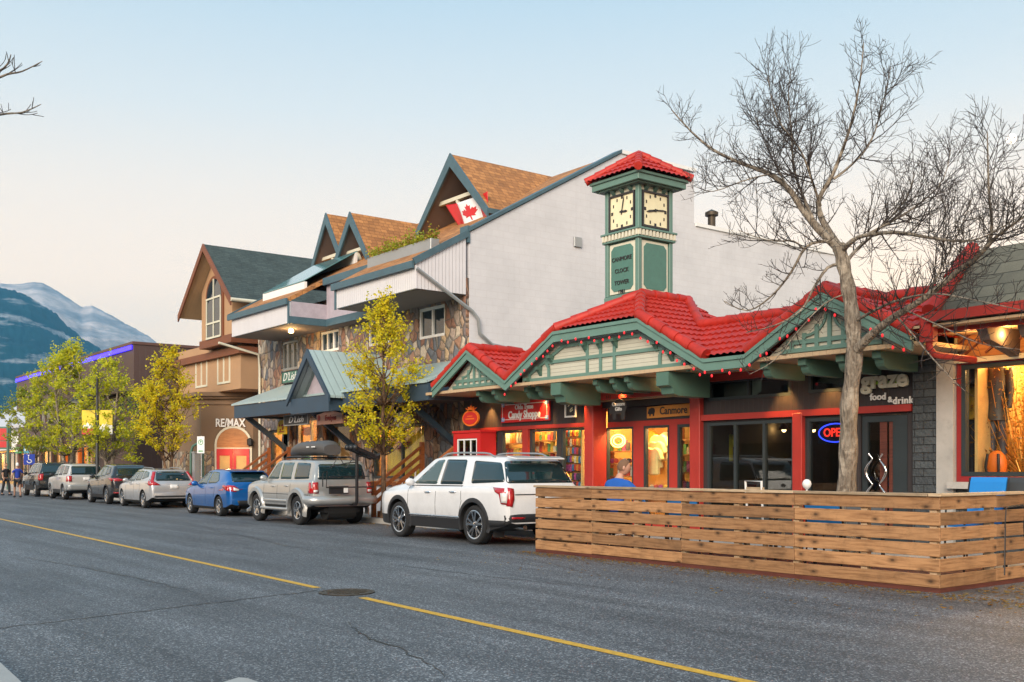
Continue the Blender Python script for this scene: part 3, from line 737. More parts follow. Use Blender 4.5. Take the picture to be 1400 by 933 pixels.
# --- soffit, beams and corbels
m = MB(); m.box(-23.2, -8.9, EY+.03, YF+.5, SZ-.02, SZ+.05); part(m, 'soffit', MAT['soffit_tan'], shop)
m = MB(); m.box(ax(786,YF), ax(961,YF), YF-.13, YF-.001, 3.07, SZ-.03); part(m, 'header_beam', MAT['red_paint'], shop)
m = MB(); m.box(ax(961,YF)+.002, ax(1250,YF), YF-.13, YF-.001, 3.27, SZ-.03); part(m, 'header_beam', MAT['red_paint'], shop)
def corbel(x, y0, w=.13, dz=.3, big=False):
    m = MB(); y1 = YF-.14; pr = [(y0, SZ-.03)]
    if big: pr = [(y0,SZ-.03),(y0,SZ-.3),(y0+.12,SZ-.34),(y0+.16,SZ-.46),(y0+.3,SZ-.5),(y1,SZ-.5),(y1,SZ-.03)]
    else:
        pr = [(y0,SZ-.03),(y0,SZ-.14),(y0+.06,SZ-.16)]
        pr += [(y0+.08+.16*(1-math.cos(a*math.pi/8)), SZ-.16-.15*math.sin(a*math.pi/8)) for a in range(5)]
        pr += [(y1,SZ-.31),(y1,SZ-.03)]
    m.prism([(x-w/2,y,z) for y, z in pr], (w,0,0)); part(m, 'corbel', MAT['green_dark'], shop)
for px in (655, 676, 815, 838, 858): corbel(ax(px, EY+.2), EY+.16)
for px in (714, 730): corbel(ax(px, EY+.2), EY+.3)
for px in (1098, 1150, 1200, 1046): corbel(ax(px, EY+.2), EY+.16, .16)
corbel(ax(762, EY+.1), EY+.05, .34, big=True); corbel(ax(908, EY+.1), EY+.05, .34, big=True)
def drop_corbel(x, z, s):                      # small brackets tucked under the sloping fascia
    m = MB(); m.box(x-.06, x+.06, EY+.02, GY, z-.1, z-.03); m.prism([(x-.05,EY+.06,z-.1),(x-.05,GY,z-.1),(x-.05,GY,z-.24),(x-.05,EY+.14,z-.2)], (.1,0,0)); part(m, 'fascia_bracket', MAT['green_dark'], shop)
for i in range(3): drop_corbel(ML+.62+i*.42, EZ+sl*(.62+i*.42)-.3, 1); drop_corbel(MR-.62-i*.42, EZ+sl*(.62+i*.42)-.3, 1)
for x in (MC-.5, MC-.03, MC+.45): drop_corbel(x, KH-.3, 1)
# --- shop front: charcoal boarding, red posts and rails
x_l = -23.4; X1 = ax(803, YF); X2 = ax(815, YF); X3 = ax(947, YF); X4 = ax(961, YF); X5 = ax(1087, YF); X6 = ax(1100, YF); X7 = ax(1250, YF); X8 = ax(1284, YF)
RB = ah(961, 572, YF)                          # red rail under the sign band
wn = [(ax(657,YF), ax(681,YF)), (ax(685,YF), ax(716,YF)), (ax(725,YF), ax(763,YF)), (ax(767,YF), ax(804,YF)-.04)]
WT = RB - .07
holes = [(a, b, .55, WT) for a, b in wn]
m = MB(); m.wall(x_l, X1, 0, SZ-.03, YF, YF+.14, holes); part(m, 'wall', MAT['charcoal'], shop)
TR0, TR1 = ah(965,549,YF), ah(965,521,YF)
gh = [(X4+.1, X5-.03, .45, RB-.1), (X6+.03, ax(1161,YF), .45, RB-.1), (ax(1176,YF), ax(1240,YF), .1, RB-.1),
      (X4+.12, X5-.1, TR0, TR1), (ax(1104,YF), ax(1168,YF), TR0+.02, TR1)]
m = MB(); m.wall(X3+.02, X7, 0, SZ-.03, YF+.02, YF+.14, gh); part(m, 'wall', MAT['charcoal'], shop)
for a, b, y0, y1, z1 in ((X1, X2, YF-.1, YF+.34, 3.068), (X3, X4, YF-.1, YF+.34, 3.068), (X5, X6, YF-.09, YF+.06, RB)):
    m = MB(); m.box(a, b, y0, y1, .02, z1); part(m, 'post', MAT['red_paint'], shop, bevel=.012)
m = MB(); m.box(ax(646,YF), X1-.002, YF-.07, YF-.002, RB-.06, RB+.03); part(m, 'rail', MAT['red_paint'], shop)
m = MB(); m.box(X4+.002, X7-.02, YF-.07, YF+.018, RB-.06, RB+.06); part(m, 'rail', MAT['red_paint'], shop)
m = MB(); m.box(ax(716.5,YF), ax(724.5,YF), YF-.06, YF-.002, .05, RB-.062); part(m, 'rail', MAT['red_paint'], shop)
m = MB(); m.box(X7, X8, YF-.06, YF+.4, 0, SZ-.03); part(m, 'stone_pier', MAT['slate'], shop, bevel=.01)
m = MB(); m.box(X8+.002, X8+.3, YF-.09, YF+.3, 0, SZ-.03); part(m, 'stucco_pier', MAT['concrete'], shop)
def window(parent, x0, x1, z0, z1, Y, cols=1, rows=1, fw=.05, glass='glass_shop', frame='frame_dark', dep=.1, name='window', proud=.02):
    m = MB(); m.wall(x0, x1, z0, z1, Y-proud, Y+dep-proud, [(x0+fw, x1-fw, z0+fw, z1-fw)])
    for i in range(1, cols): x = x0+(x1-x0)*i/cols; m.box(x-fw/2, x+fw/2, Y-proud+.004, Y+dep-proud-.004, z0+fw, z1-fw)
    for i in range(1, rows): z = z0+(z1-z0)*i/rows; m.box(x0+fw, x1-fw, Y-proud+.008, Y+dep-proud-.008, z-fw/2, z+fw/2)
    w = part(m, name, MAT[frame], parent)
    p = MB(); yy = Y+dep*.5-proud; p.box(x0+fw*.6, x1-fw*.6, yy, yy+.008, z0+fw*.6, z1-fw*.6); part(p, 'pane', MAT[glass], w)
    return w
for a, b in wn: window(shop, a+.01, b-.01, .56, WT-.01, YF+.03)
for i, (a, b, z0, z1) in enumerate(gh):
    if i == 2: continue
    window(shop, a+.005, b-.005, z0+.005, z1-.005, YF+.04, 3 if i == 0 else 2 if i == 3 else 1, 1, .06, 'glass_dim' if i in (0,1) else 'glass_dim')
def room(x0, x1, y0, y1, z0, z1, wall, floor='wood_cedar', name='interior'):
    m = MB(); t = .05
    m.box(x0, x1, y1, y1+t, z0, z1); m.box(x0-t, x0, y0, y1+t, z0, z1); m.box(x1, x1+t, y0, y1+t, z0, z1); m.box(x0-t, x1+t, y0, y1+t, z1, z1+t); m.box(x0-t, x1+t, y0, y1+t, z0-t, z0)
    return part(m, name, MAT[wall], shop)
def lamp(loc, power, col=(1,.56,.19), r=.12):
    d = bpy.data.lights.new('shop_lamp', 'POINT'); d.energy = power; d.color = col; d.shadow_soft_size = r
    o = bpy.data.objects.new('shop_lamp', d); C.objects.link(o); o.location = loc; return o
room(-23.35, -18.72, YF+.16, YF+1.0, .14, 3.0, 'warm_wall')
for x in (-21.9, -20.4, -19.0): lamp((x, YF+.3, 2.72), 95)
# recessed clothing shop
YR = YF + .36; r0, r1 = ax(828, YR), ax(866, YR); r2, r3 = ax(880, YR), ax(915, YR); r4, r5 = ax(926, YR), ax(946, YR)
RT = ah(850, 584, YR)
m = MB(); m.wall(X2+.002, X3-.002, 0, RT+.12, YR, YR+.1, [(r0,r1,.5,RT),(r2,r3,.3,RT),(r4,r5,.15,RT)]); part(m, 'wall', MAT['red_paint'], shop)
m = MB(); m.box(X2+.002, X3-.002, YR+.002, YR+.1, RT+.122, 3.06); part(m, 'wall', MAT['char_flat'], shop)
m = MB(); m.box(X2+.002, X3-.002, YF+.022, YR-.002, 3.04, 3.09); part(m, 'soffit', MAT['soffit_tan'], shop)
window(shop, r0+.004, r1-.004, .5, RT-.004, YR+.02, fw=.045); window(shop, r2+.004, r3-.004, .3, RT-.004, YR+.02, fw=.05); window(shop, r4+.004, r5-.004, .15, RT-.004, YR+.02, fw=.06, name='door', glass='glass_dim')
room(-18.6, X3-.06, YR+.12, YR+2.2, .14, 2.85, 'warm_wall')
for x in (r0+.5, (r2+r3)/2): lamp((x, YR+.35, 2.6), 150)
# restaurant
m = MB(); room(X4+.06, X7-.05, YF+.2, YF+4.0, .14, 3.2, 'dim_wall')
for x in (-14.6, -13.2, -11.6):
    lamp((x, YF+2.2, 2.35), 9)
dr = MB(); dx0, dx1 = gh[2][0], gh[2][1]; dz1 = gh[2][3]
dr.wall(dx0+.01, dx1-.01, .12, dz1-.01, YF+.05, YF+.13, [(dx0+.12, dx1-.3, .3, dz1-.12)])
door = part(dr, 'door', MAT['frame_dark'], shop)
p = MB(); p.box(dx0+.1, dx1-.28, YF+.09, YF+.098, .28, dz1-.1); part(p, 'pane', MAT['glass_dim'], door)
p = MB(); w_ = dx1-dx0; p.box(dx0+w_*.38, dx0+w_*.53, YF+.075, YF+.088, .3, dz1-.12); p.box(dx0+w_*.58, dx1-.31, YF+.075, YF+.088, .3, dz1-.12); part(p, 'door_panel', MAT['wood_dark'], door)
hd = MB()
for s in (-1, 1):
    pts = []
    for k in range(25):
        t = k/24; pts.append((dx0+w_*.36 + s*(.06+.14*abs(math.sin(t*2.2*math.pi))), YF-.02, .75 + t*1.0))
    hd.tube(pts, [.012+.018*abs(math.sin(k/24*2.2*math.pi)) for k in range(25)], 8)
part(hd, 'door_handle', MAT['chrome'], door, smooth=60)
# --- eave downlights washing the boards and posts
def downlight(px, z, power, Y=None, tilt=10, size=70):
    Y = Y or YF-.2; power *= 2.6; x = ax(px, Y); d = bpy.data.lights.new('eave_downlight', 'SPOT'); d.energy = power; d.color = (1,.48,.13); d.spot_size = R(size); d.spot_blend = .8; d.shadow_soft_size = .04
    o = bpy.data.objects.new('eave_downlight', d); C.objects.link(o); o.location = (x, Y, z); o.rotation_euler = (R(tilt), 0, 0)
    m = MB(); m.lathe([(.05,.0),(.06,-.07),(.0001,-.06)], c=(x, Y, z+.08), n=12); part(m, 'downlight', MAT['lamp_warm'] , shop, smooth=50)
for px, pw in ((664, 75), (740, 45), (789, 75), (848, 40), (915, 40), (1064, 60), (1093, 130), (1128, 50)): downlight(px, SZ-.14, pw)
# --- security lamp under the soffit
sl_ = MB(); sl_.lathe([(.03,0),(.09,-.04),(.09,-.09),(.0001,-.12)], c=(ax(915,15.6), 15.6, SZ-.03), n=14); part(sl_, 'floodlight', MAT['white_paint'], shop, smooth=50)
# --- red downpipe at the right-hand corner
dp = MB(); xx = ax(1268, 14.9); dp.box(xx-.09, xx+.13, 14.83, 14.97, 3.45, 3.86); dp.tube([(xx+.02,14.9,3.55),(xx+.02,14.93,3.36),(xx+.05,15.02,3.26),(xx+.22,15.3,3.22),(xx+.3,15.75,3.2)], .055, 10); part(dp, 'downpipe', MAT['red_paint'], shop, smooth=50)

# ================================================================== CLOCK TOWER
TX1 = ax(873, 16.45); TW = 1.0; TX0 = TX1-TW; TY0 = 16.45; TY1 = TY0+TW
tz = lambda y: ah(873, y, TY0)
tower = thing('clock_tower', 'square sage green clock tower with red tiled cap rising from the shop roof', 'clock tower', ((TX0+TX1)/2, TY0+TW/2, 4.9))
def ring(mb, e, z0, z1, mi=0): mb.box(TX0-e, TX1+e, TY0-e, TY1+e, z0, z1, mi)
zA, zB, zC, zD, zE = tz(412), tz(400), tz(325), tz(311), tz(260)
m = MB(); ring(m, .02, 4.6, zA); ring(m, .07, zA, zB); part(m, 'base', MAT['green_trim'], tower, bevel=.01)
m = MB(); ring(m, 0, zB, tz(238)); part(m, 'shaft', MAT['green_trim'], tower)
m = MB()
for x in (TX0, TX1):
    for y in (TY0, TY1): m.box(x-.055, x+.055, y-.055, y+.055, zB+.001, tz(250))
part(m, 'corner_post', MAT['green_trim'], tower, bevel=.012)
m = MB(); ring(m, .1, zC, zC+.05); ring(m, .13, zD-.05, zD)
part(m, 'cornice', MAT['green_trim'], tower, bevel=.008)
m = MB(); nd = 11
for i in range(nd):
    t = (i+.5)/nd; w = .03
    x = TX0-.11 + (TW+.22)*t; m.box(x-w, x+w, TY0-.118, TY0-.0, zC+.052, zD-.052); m.box(x-w, x+w, TY1, TY1+.118, zC+.052, zD-.052)
    y = TY0-.11 + (TW+.22)*t; m.box(TX1, TX1+.118, y-w, y+w, zC+.052, zD-.052); m.box(TX0-.118, TX0, y-w, y+w, zC+.052, zD-.052)
part(m, 'dentils', MAT['cream_flat'], tower)
def face_xf(side):                              # local frame: +x right, +z up, -y towards the viewer
    if side == 'street': return Matrix.Translation(((TX0+TX1)/2, TY0, 0))
    if side == 'right': return Matrix.Translation((TX1, (TY0+TY1)/2, 0)) @ Matrix.Rotation(R(90), 4, 'Z')
    if side == 'left': return Matrix.Translation((TX0, (TY0+TY1)/2, 0)) @ Matrix.Rotation(R(-90), 4, 'Z')
    return Matrix.Translation(((TX0+TX1)/2, TY1, 0)) @ Matrix.Rotation(R(180), 4, 'Z')
random.seed(3)
for side in ('street', 'right', 'left', 'rear'):
    xf = face_xf(side); hw = TW/2-.085
    ch = .09
    def octo(hw, z0, z1, ch): return [(-hw+ch,z0),(hw-ch,z0),(hw,z0+ch),(hw,z1-ch),(hw-ch,z1),(-hw+ch,z1),(-hw,z1-ch),(-hw,z0+ch)]
    m = MB(); z0, z1 = zB+.05, zC-.04
    m.box(-hw, hw, -.022, -.002, z0, z1); fr_ = part(xform(m, xf), 'panel_frame', MAT['cream_flat'], tower)
    m = MB(); m.prism([(x,-.034,z) for x, z in octo(hw-.055, z0+.055, z1-.055, ch)], (0,.011,0)); part(xform(m, xf), 'panel', MAT['green_panel'], fr_)
    if side == 'street':
        m = MB()
        for i, (s, k) in enumerate((('CANMORE', .62), ('CLOCK', .42), ('TOWER', .44), ('1981', .28))):
            t = put_text(s, .135 if i < 3 else .12, (0, -.044, z1-.36-i*.27 + (.06 if i == 3 else 0)), ext=.008, sx=1.0); addm(m, t)
        part(xform(m, xf), 'lettering', MAT['char_flat'], fr_)
    # clock: cream dial in a dark frame with numerals and two hands
    z0, z1 = zD+.035, tz(259); zc = (z0+z1)/2; hh = (z1-z0)/2
    m = MB(); m.wall(-hw-.01, hw+.01, z0, z1, -.06, -.002, [(-hw+.035, hw-.035, z0+.045, z1-.045)]); cf = part(xform(m, xf), 'clock_frame', MAT['char_flat'], tower)
    m = MB(); m.box(-hw+.036, hw-.036, -.03, -.004, z0+.046, z1-.046); part(xform(m, xf), 'clock_face', MAT['clock_cream'], cf)
    m = MB()
    for k in range(12):
        a = k*math.pi/6; rr = .33; rx, rz = math.sin(a)*rr*.98, math.cos(a)*rr
        m.box(rx-.016, rx+.016, -.038, -.031, zc+rz-.035, zc+rz+.035)
        if k % 3 == 0: m.box(rx-.032, rx-.022, -.038, -.031, zc+rz-.035, zc+rz+.035); m.box(rx+.022, rx+.032, -.038, -.031, zc+rz-.035, zc+rz+.035)
    parts(xform(m, xf), 'numerals', MAT['char_flat'], cf)
    hour, minute = (95, 12) if side == 'street' else (258, 84)
    m = MB()
    for ang, ln, w in ((hour, .19 if side == 'street' else .30, .042), (minute, .36 if side == 'street' else .34, .03)):
        a = R(ang); d = Vector((math.sin(a), 0, math.cos(a))); c = Vector((0, -.048, zc)); s = Vector((d.z,0,-d.x))*w/2
        m.prism([c-d*.07-s*.8, c+d*ln*.7-s*1.2, c+d*ln, c+d*ln*.7+s*1.2, c-d*.07+s*.8], (0,.007,0))
    m.lathe([(.035,-.052),(.035,-.04)], c=(0,0,zc), n=12, axis='y')
    part(xform(m, xf), 'clock_hands', MAT['black'], cf)
    m = MB()
    for x in (-.28, 0, .28): m.prism([(x-.05,-.002,zE+.02),(x-.05,-.16,zE+.16),(x-.05,-.16,zE+.21),(x-.05,-.002,zE+.21)], (.1,0,0))
    parts(xform(m, xf), 'eave_bracket', MAT['green_trim'], tower)
    m = MB(); m.box(-hw, hw, -.012, -.002, zE+.03, zE+.2); part(xform(m, xf), 'frieze', MAT['cream_flat'], tower)
zF = tz(252)
m = MB(); ring(m, .20, zF, zF+.03); ring(m, .27, zF+.03, zF+.2); ring(m, .31, zF+.17, zF+.235); part(m, 'eave', MAT['green_trim'], tower, bevel=.01)
tr = MB(); e = .37; zg = zF+.22; ap = Vector(((TX0+TX1)/2, TY0+TW/2, zg+.62)); cs = [(TX0-e,TY0-e,zg),(TX1+e,TY0-e,zg),(TX1+e,TY1+e,zg),(TX0-e,TY1+e,zg)]
for i in range(4): addm(tr, tile_roof([cs[i], cs[(i+1) % 4], ap]))
cap = part(tr, 'roof', MAT['red_tile'], tower, smooth=50)
rc = MB()
for c in cs: ridge_caps(rc, Vector(c)+Vector((0,0,.05)), ap+Vector((0,0,.05)), .085, .26)
part(rc, 'ridge_cap', MAT['red_tile'], cap, smooth=50)
# ================================================================== B. STONE-FACED BUILDING WITH DORMERS
YB, XW, XL = 17.0, -24.12, -38.6
stb = thing('stone_building', 'two-storey stone-faced building with blue-trimmed shingle dormers and a white side wall', 'building', (-31, 17, 0))
roofz = lambda y: 7.2 + .565*(y-15.2)
def zz(px, py): return ah(px, py, YB)
wB = [(ax(572,YB), ax(608,YB), zz(590,462), zz(590,419), 2), (ax(438,YB), ax(463,YB), zz(450,481), zz(450,452), 3),
      (ax(385,YB), ax(407,YB), zz(396,506), zz(396,466), 3), (ax(503,YB), ax(532,YB), zz(517,472), zz(517,436), 2)]
gB = [(ax(404,YB), ax(441,YB), 1.0, zz(420,572)), (ax(508,YB), ax(588,YB), 1.15, zz(550,580)), (ax(446,YB), ax(478,YB), 1.0, zz(460,580)), (ax(368,YB), ax(392,YB), 1.0, zz(380,588))]
m = MB(); m.wall(XL, XW-.3, 0, 7.4, YB, YB+.3, [w[:4] for w in wB] + [q for q in gB]); part(m, 'wall', MAT['stone'], stb)
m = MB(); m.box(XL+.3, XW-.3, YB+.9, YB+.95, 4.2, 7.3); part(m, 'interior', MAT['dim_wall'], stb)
# white painted side wall with stepped, sloping top
m = MB(); pr = [(YB-.0,0),(YB-.0,8.2),(22.9,11.52),(26.3,11.47),(26.3,9.7),(34.5,9.7),(34.5,0)]
m.prism([(XW-.28,y,z) for y, z in pr], (.28,0,0)); part(m, 'side_wall', MAT['white_brick'], stb)
m = MB(); m.prism([(XW-.34,y,z) for y, z in ((YB-.06,8.2),(22.9,11.55),(22.9,11.65),(YB-.06,8.31))], (.4,0,0)); m.box(XW-.35, XW+.035, YB-.09, YB-.002, 7.9, 8.38); parts(m, 'coping', MAT['blue_trim'], stb)
m = MB(); m.box(XW-.34, XW+.05, 22.9, 26.36, 11.525, 11.64); m.box(XW-.34, XW+.05, 26.37, 34.6, 9.702, 9.82); parts(m, 'coping', MAT['white_paint'], stb)
m = MB(); m.box(XL, XW-.3, 22.5, 34.4, 3, 9.6); m.box(XL+2, XW-.3, 22.9, 26, 9.6, 11.45); part(m, 'rear_block', MAT['lilac_stucco'], stb)
m = MB(); m.box(XW-.3, XW-.02, YB-.12, YB-.002, 0, 6.9); part(m, 'stone_pier', MAT['stone'], stb)
m = MB(); m.box(XW+.001, XW+.06, 20.9, 21.2, 8.3, 8.6); part(m, 'wall_vent', MAT['grey_metal'], stb, bevel=.008)
m = MB(); m.tube([(XW+.03,24.2,6.5),(XW+.03,24.2,8.9),(XW+.03,24.5,9.1),(XW+.03,25.4,9.1)], .022, 6); part(m, 'conduit', MAT['white_paint'], stb)
m = MB(); m.box(XW+.001, XW+.05, 24.05, 24.35, 6.3, 6.6); part(m, 'junction_box', MAT['grey_metal'], stb)
m = MB()
for q in ((-24.9, 27.5),): m.lathe([(.14,9.6),(.14,10.55),(.24,10.56),(.24,10.68),(.0001,10.8)], c=(ay(0,0) if 0 else -25.2, 28.4, 0), n=12)
part(m, 'roof_vent', MAT['iron'], stb, smooth=40)
# main roof with overhanging jetties
OY = 15.15
J2L = ax(459, 15.2); J1L, J1R = ax(317, 15.2), ax(395, 15.2); RYm = 16.6
m = MB()
def slab(poly, t=.14): m.prism(poly, (0,0,-t))
slab([(J2L,OY,roofz(OY)),(XW-.3,OY,roofz(OY)),(XW-.3,22.9,roofz(22.9)),(J2L,22.9,roofz(22.9))])
slab([(J1R,RYm-.1,roofz(RYm-.1)),(J2L-.003,RYm-.1,roofz(RYm-.1)),(J2L-.003,22.9,roofz(22.9)),(J1R,22.9,roofz(22.9))])
slab([(J1L-.1,OY,roofz(OY)),(J1R-.003,OY,roofz(OY)),(J1R-.003,22.9,roofz(22.9)),(J1L-.1,22.9,roofz(22.9))])
mainroof = part(m, 'roof', MAT['shingle_brown'], stb)
m = MB(); tq = .16
m.beam((J2L-.1,OY-.04,roofz(OY)-.1), (XW-.0,OY-.04,roofz(OY)-.1), .07, .2)
m.beam((J1L-.16,OY-.04,roofz(OY)-.1), (J1R+.02,OY-.04,roofz(OY)-.1), .07, .2)
m.beam((J1R,RYm-.12,roofz(RYm)-.14), (J2L,RYm-.12,roofz(RYm)-.14), .07, .24)
m.beam((J1L-.15,OY,roofz(OY)-.07), (J1L-.15,22.9,roofz(22.9)-.07), .08, .22)
m.beam((XW+.02,OY-.02,roofz(OY)-.02), (XW+.02,YB-.1,roofz(YB-.1)-.02), .07, .18)
parts(m, 'fascia', MAT['blue_trim'], stb)
JB = 6.42
m = MB(); m.box(J2L, XW-.06, 15.2, 15.28, JB, 7.05); m.box(J1L, J1R, 15.2, 15.28, JB-.06, 7.05)
m.prism([(XW-.06,15.2,JB),(XW-.06,15.2,7.08),(XW-.06,YB-.13,roofz(YB)-.12),(XW-.06,YB-.13,JB)], (.06,0,0)); parts(m, 'jetty_slats', MAT['slat_white'], stb)
m = MB(); m.box(J2L, XW-.061, 15.281, YB-.005, JB-.02, JB+.04); m.box(J1L, J1R, 15.281, YB-.005, JB-.08, JB-.02); parts(m, 'jetty_soffit', MAT['soffit'], stb)
m = MB(); m.box(J1R-.06, J1R, 15.285, YB, JB+.16, 7.08); m.box(J1R, J2L, RYm, RYm+.06, JB+.16, 7.85); m.prism([(J2L,15.285,JB),(J2L,15.285,7.1),(J2L,YB,7.9),(J2L,YB,JB)], (.06,0,0))
m.prism([(J1L,15.285,JB),(J1L,15.285,7.1),(J1L,YB,7.9),(J1L,YB,JB)], (.06,0,0)); parts(m, 'stucco_panel', MAT['lilac_stucco'], stb)
m = MB(); m.box(J1R-.05, J1R+.02, 15.18, YB, JB-.08, JB+.16); m.box(J1R+.02, J2L-.02, RYm-.04, RYm+.02, JB-.08, JB+.16); m.box(J1R-.07,J1R+.03,15.17,15.2,JB-.1,7.1); m.box(J2L-.04,J2L+.06,15.17,15.2,JB-.04,7.1)
parts(m, 'jetty_trim', MAT['blue_trim'], stb)
m = MB(); m.box(J1R, J2L, RYm+.02, YB, JB-.1, JB-.03); parts(m, 'jetty_soffit', MAT['soffit'], stb)
gl = MB(); c = at(398, 449, 15.9); gl.lathe([(.05,.02),(.09,-.02),(.09,-.1),(.0001,-.13)], c=(c.x, c.y, JB-.1), n=12); part(gl, 'soffit_lamp', MAT['lamp_warm'], stb, smooth=60)
lamp((c.x, c.y, JB-.38), 34, (1,.6,.22), .06)
for i, w in enumerate(wB): window(stb, w[0]+.01, w[1]-.01, w[2]+.01, w[3]-.01, YB+.06, w[4], 1, .08, 'glass_dark', 'white_paint' if i in (0,1,3) else 'grey_metal', .12)
def dormer(xc, hw, yf, za, ze, yb):
    k = (za-ze)/hw; t = .2
    m = MB(); m.prism([(xc,yf,za),(xc-hw,yf,ze),(xc-hw,yb,ze),(xc,yb,za)], (0,0,-t)); m.prism([(xc,yf,za),(xc+hw,yf,ze),(xc+hw,yb,ze),(xc,yb,za)], (0,0,-t)); ro = part(m, 'dormer', MAT['shingle_brown'], stb)
    m = MB(); d = .32
    for s in (-1, 1):
        m.prism([(xc,yf-.07,za+.03),(xc+s*(hw+.05),yf-.07,ze-k*.05+.03),(xc+s*(hw+.05),yf-.07,ze-k*.05-d*.8),(xc,yf-.07,za-d*1.25)], (0,.06,0))
        m.beam((xc+s*(hw+.03),yf-.02,ze-.1),(xc+s*(hw+.03),yb,ze-.1), .06, .16)
    part(m, 'bargeboard', MAT['blue_trim'], ro)
    m = MB(); q = .06
    for s in (-1, 1): m.prism([(xc,yf,za-t-.01),(xc+s*(hw-.02),yf,ze-t-.01+k*.02),(xc+s*(hw-.02),yb,ze-t-.01+k*.02),(xc,yb,za-t-.01)], (0,0,-.03))
    part(m, 'dormer_soffit', MAT['soffit'], ro)
    yw = yf + 1.25; m = MB(); zb = roofz(yw)-.6
    m.prism([(xc-hw+.35,yw,zb),(xc-hw+.35,yw,ze+k*.35-t-.05),(xc,yw,za-t-.05),(xc+hw-.35,yw,ze+k*.35-t-.05),(xc+hw-.35,yw,zb)], (0,.12,0))
    for s in (-1, 1): x = xc+s*(hw-.42); m.box(x-.06, x+.06, yw+.12, yb, ze-1.6, ze+k*.3-t)
    part(m, 'dormer_wall', MAT['soffit'], ro)
    zc = ze + (za-ze)*.36; m = MB(); wc = hw*(1-.36)-.08
    m.box(xc-wc, xc+wc, yf+.25, yf+.37, zc-.06, zc+.06); m.beam((xc-.1,yf+.31,zc-.06),(xc+.42,yf+.31,zc-.85), .1, .1); part(m, 'collar_beam', MAT['cream_flat'], ro)
    window(ro, xc-.2, xc+hw*.45, ze-.35, ze+.62, yw-.02, 2, 1, .07, 'glass_dark', 'cream_flat', .08)
    return ro
dormer(-27.55, 2.0, 18.7, 11.55, 9.45, 23.2); dormer(-32.9, 1.5, 18.0, 10.62, 8.6, 21.6); dormer(-35.7, 1.6, 18.5, 11.2, 8.75, 22.6)
m = MB(); x0, x1 = ax(362, 16.0), ax(418, 16.0); z0 = roofz(16.0)
m.box(x0, x1, 15.95, 16.05, z0-.1, z0+.22); m.box(x0, x1, 17.9, 18.0, z0+.9, z0+1.45); m.prism([(x0-.05,15.95,z0-.1),(x0-.05,18,z0+1.0),(x0-.05,18,z0+1.5),(x0-.05,15.95,z0+.24)], (.05,0,0)); sk = part(m, 'skylight', MAT['white_paint'], stb)
m = MB(); m.prism([(x0,15.95,z0+.24),(x1,15.95,z0+.24),(x1,18,z0+1.5),(x0,18,z0+1.5)], (0,0,.03)); part(m, 'pane', MAT['glass_teal'], sk)
dp = MB(); P = [at(573,357,15.1), Vector((XW+.06, 15.2, 6.95)), Vector((XW+.07, 17.05, 5.95)), Vector((XW+.07, 17.25, 5.75)), Vector((XW+.07,17.3,5.35)), Vector((XW+.07,17.75,5.05)), Vector((XW+.07, 20.4, 4.75))]
dp.tube(P[1:], .05, 10); part(dp, 'drain_pipe', MAT['grey_metal'], stb, smooth=50)
dp = MB(); dp.tube([(XL+.2,15.3,6.3),(XL+.25,16.9,5.95),(XL+.3,16.93,5.4),(XL+.3,16.93,.5)], .05, 8); part(dp, 'drain_pipe', MAT['cream_flat'], stb, smooth=50)
# --- street canopy of teal metal with a gablet
cx0, cx1 = ax(322, 15.0), ax(588, 15.0); gx0, gx1 = ax(402, 14.6), ax(453, 14.6); gxc = (gx0+gx1)/2; GZ = ah(424, 479, 14.6)
m = MB(); m.prism([(cx0-.15,14.9,3.82),(cx1,14.9,3.82),(cx1,YB-.01,4.62),(cx0-.15,YB-.01,4.62)], (0,0,-.06)); can = part(m, 'canopy', MAT['teal_metal'], stb)
m = MB()
for s in (-1, 1): x = gx0-.16 if s < 0 else gx1+.16; m.prism([(gxc,14.47,GZ),(x,14.47,3.66),(x,YB-.02,3.66),(gxc,YB-.02,GZ)], (0,0,-.07))
part(m, 'canopy_gablet', MAT['teal_metal'], can)
m = MB(); m.box(cx0, gx0, 14.95, 15.1, 3.3, 3.75); m.box(gx1, cx1, 14.95, 15.1, 3.3, 3.75); m.box(gx0-.02, gx1+.02, 14.5, 14.65, 3.2, 3.68); m.box(gx0-.02, gx0+.14, 14.65, YB, 3.22, 3.66); m.box(gx1-.14, gx1+.02, 14.65, YB, 3.22, 3.66)
m.box(cx0, cx0+.14, 15.1, YB, 3.32, 3.75); m.box(cx1-.14, cx1, 15.1, YB, 3.32, 3.75)
for s in (-1, 1):
    x = gx0-.18 if s < 0 else gx1+.18
    m.prism([(gxc,14.41,GZ+.02),(x,14.41,3.66),(x,14.41,3.46),(gxc,14.41,GZ-.26)], (0,.06,0))
parts(m, 'canopy_beam', MAT['navy_trim'], can)
m = MB(); m.prism([(gx0+.05,14.95,3.685),(gxc,14.95,GZ-.15),(gx1-.05,14.95,3.685)], (0,.06,0)); part(m, 'gablet_panel', MAT['lilac_stucco'], can)
m = MB(); m.box(cx0+.15, cx1-.15, 15.1, YB-.01, 3.4, 3.45); part(m, 'canopy_soffit', MAT['soffit'], can)
for px in (372, 462, 506, 599):
    x = ax(px, 16.2); m = MB(); m.beam((x,15.2,3.36),(x,YB-.02,2.05), .14, .16); part(m, 'strut', MAT['navy_trim'], can)
for x in (cx0+.2, ax(402,YB)-.3, ax(443,YB), ax(500,YB), ax(592,YB)):
    m = MB(); m.box(x-.24, x+.24, YB-.16, YB-.003, .1, 3.3); part(m, 'stone_pier', MAT['stone'], stb)
m = MB(); m.box(XL+.1, XW-.1, 16.0, YB-.2, .13, .98); part(m, 'plinth', MAT['slat_white'], stb)
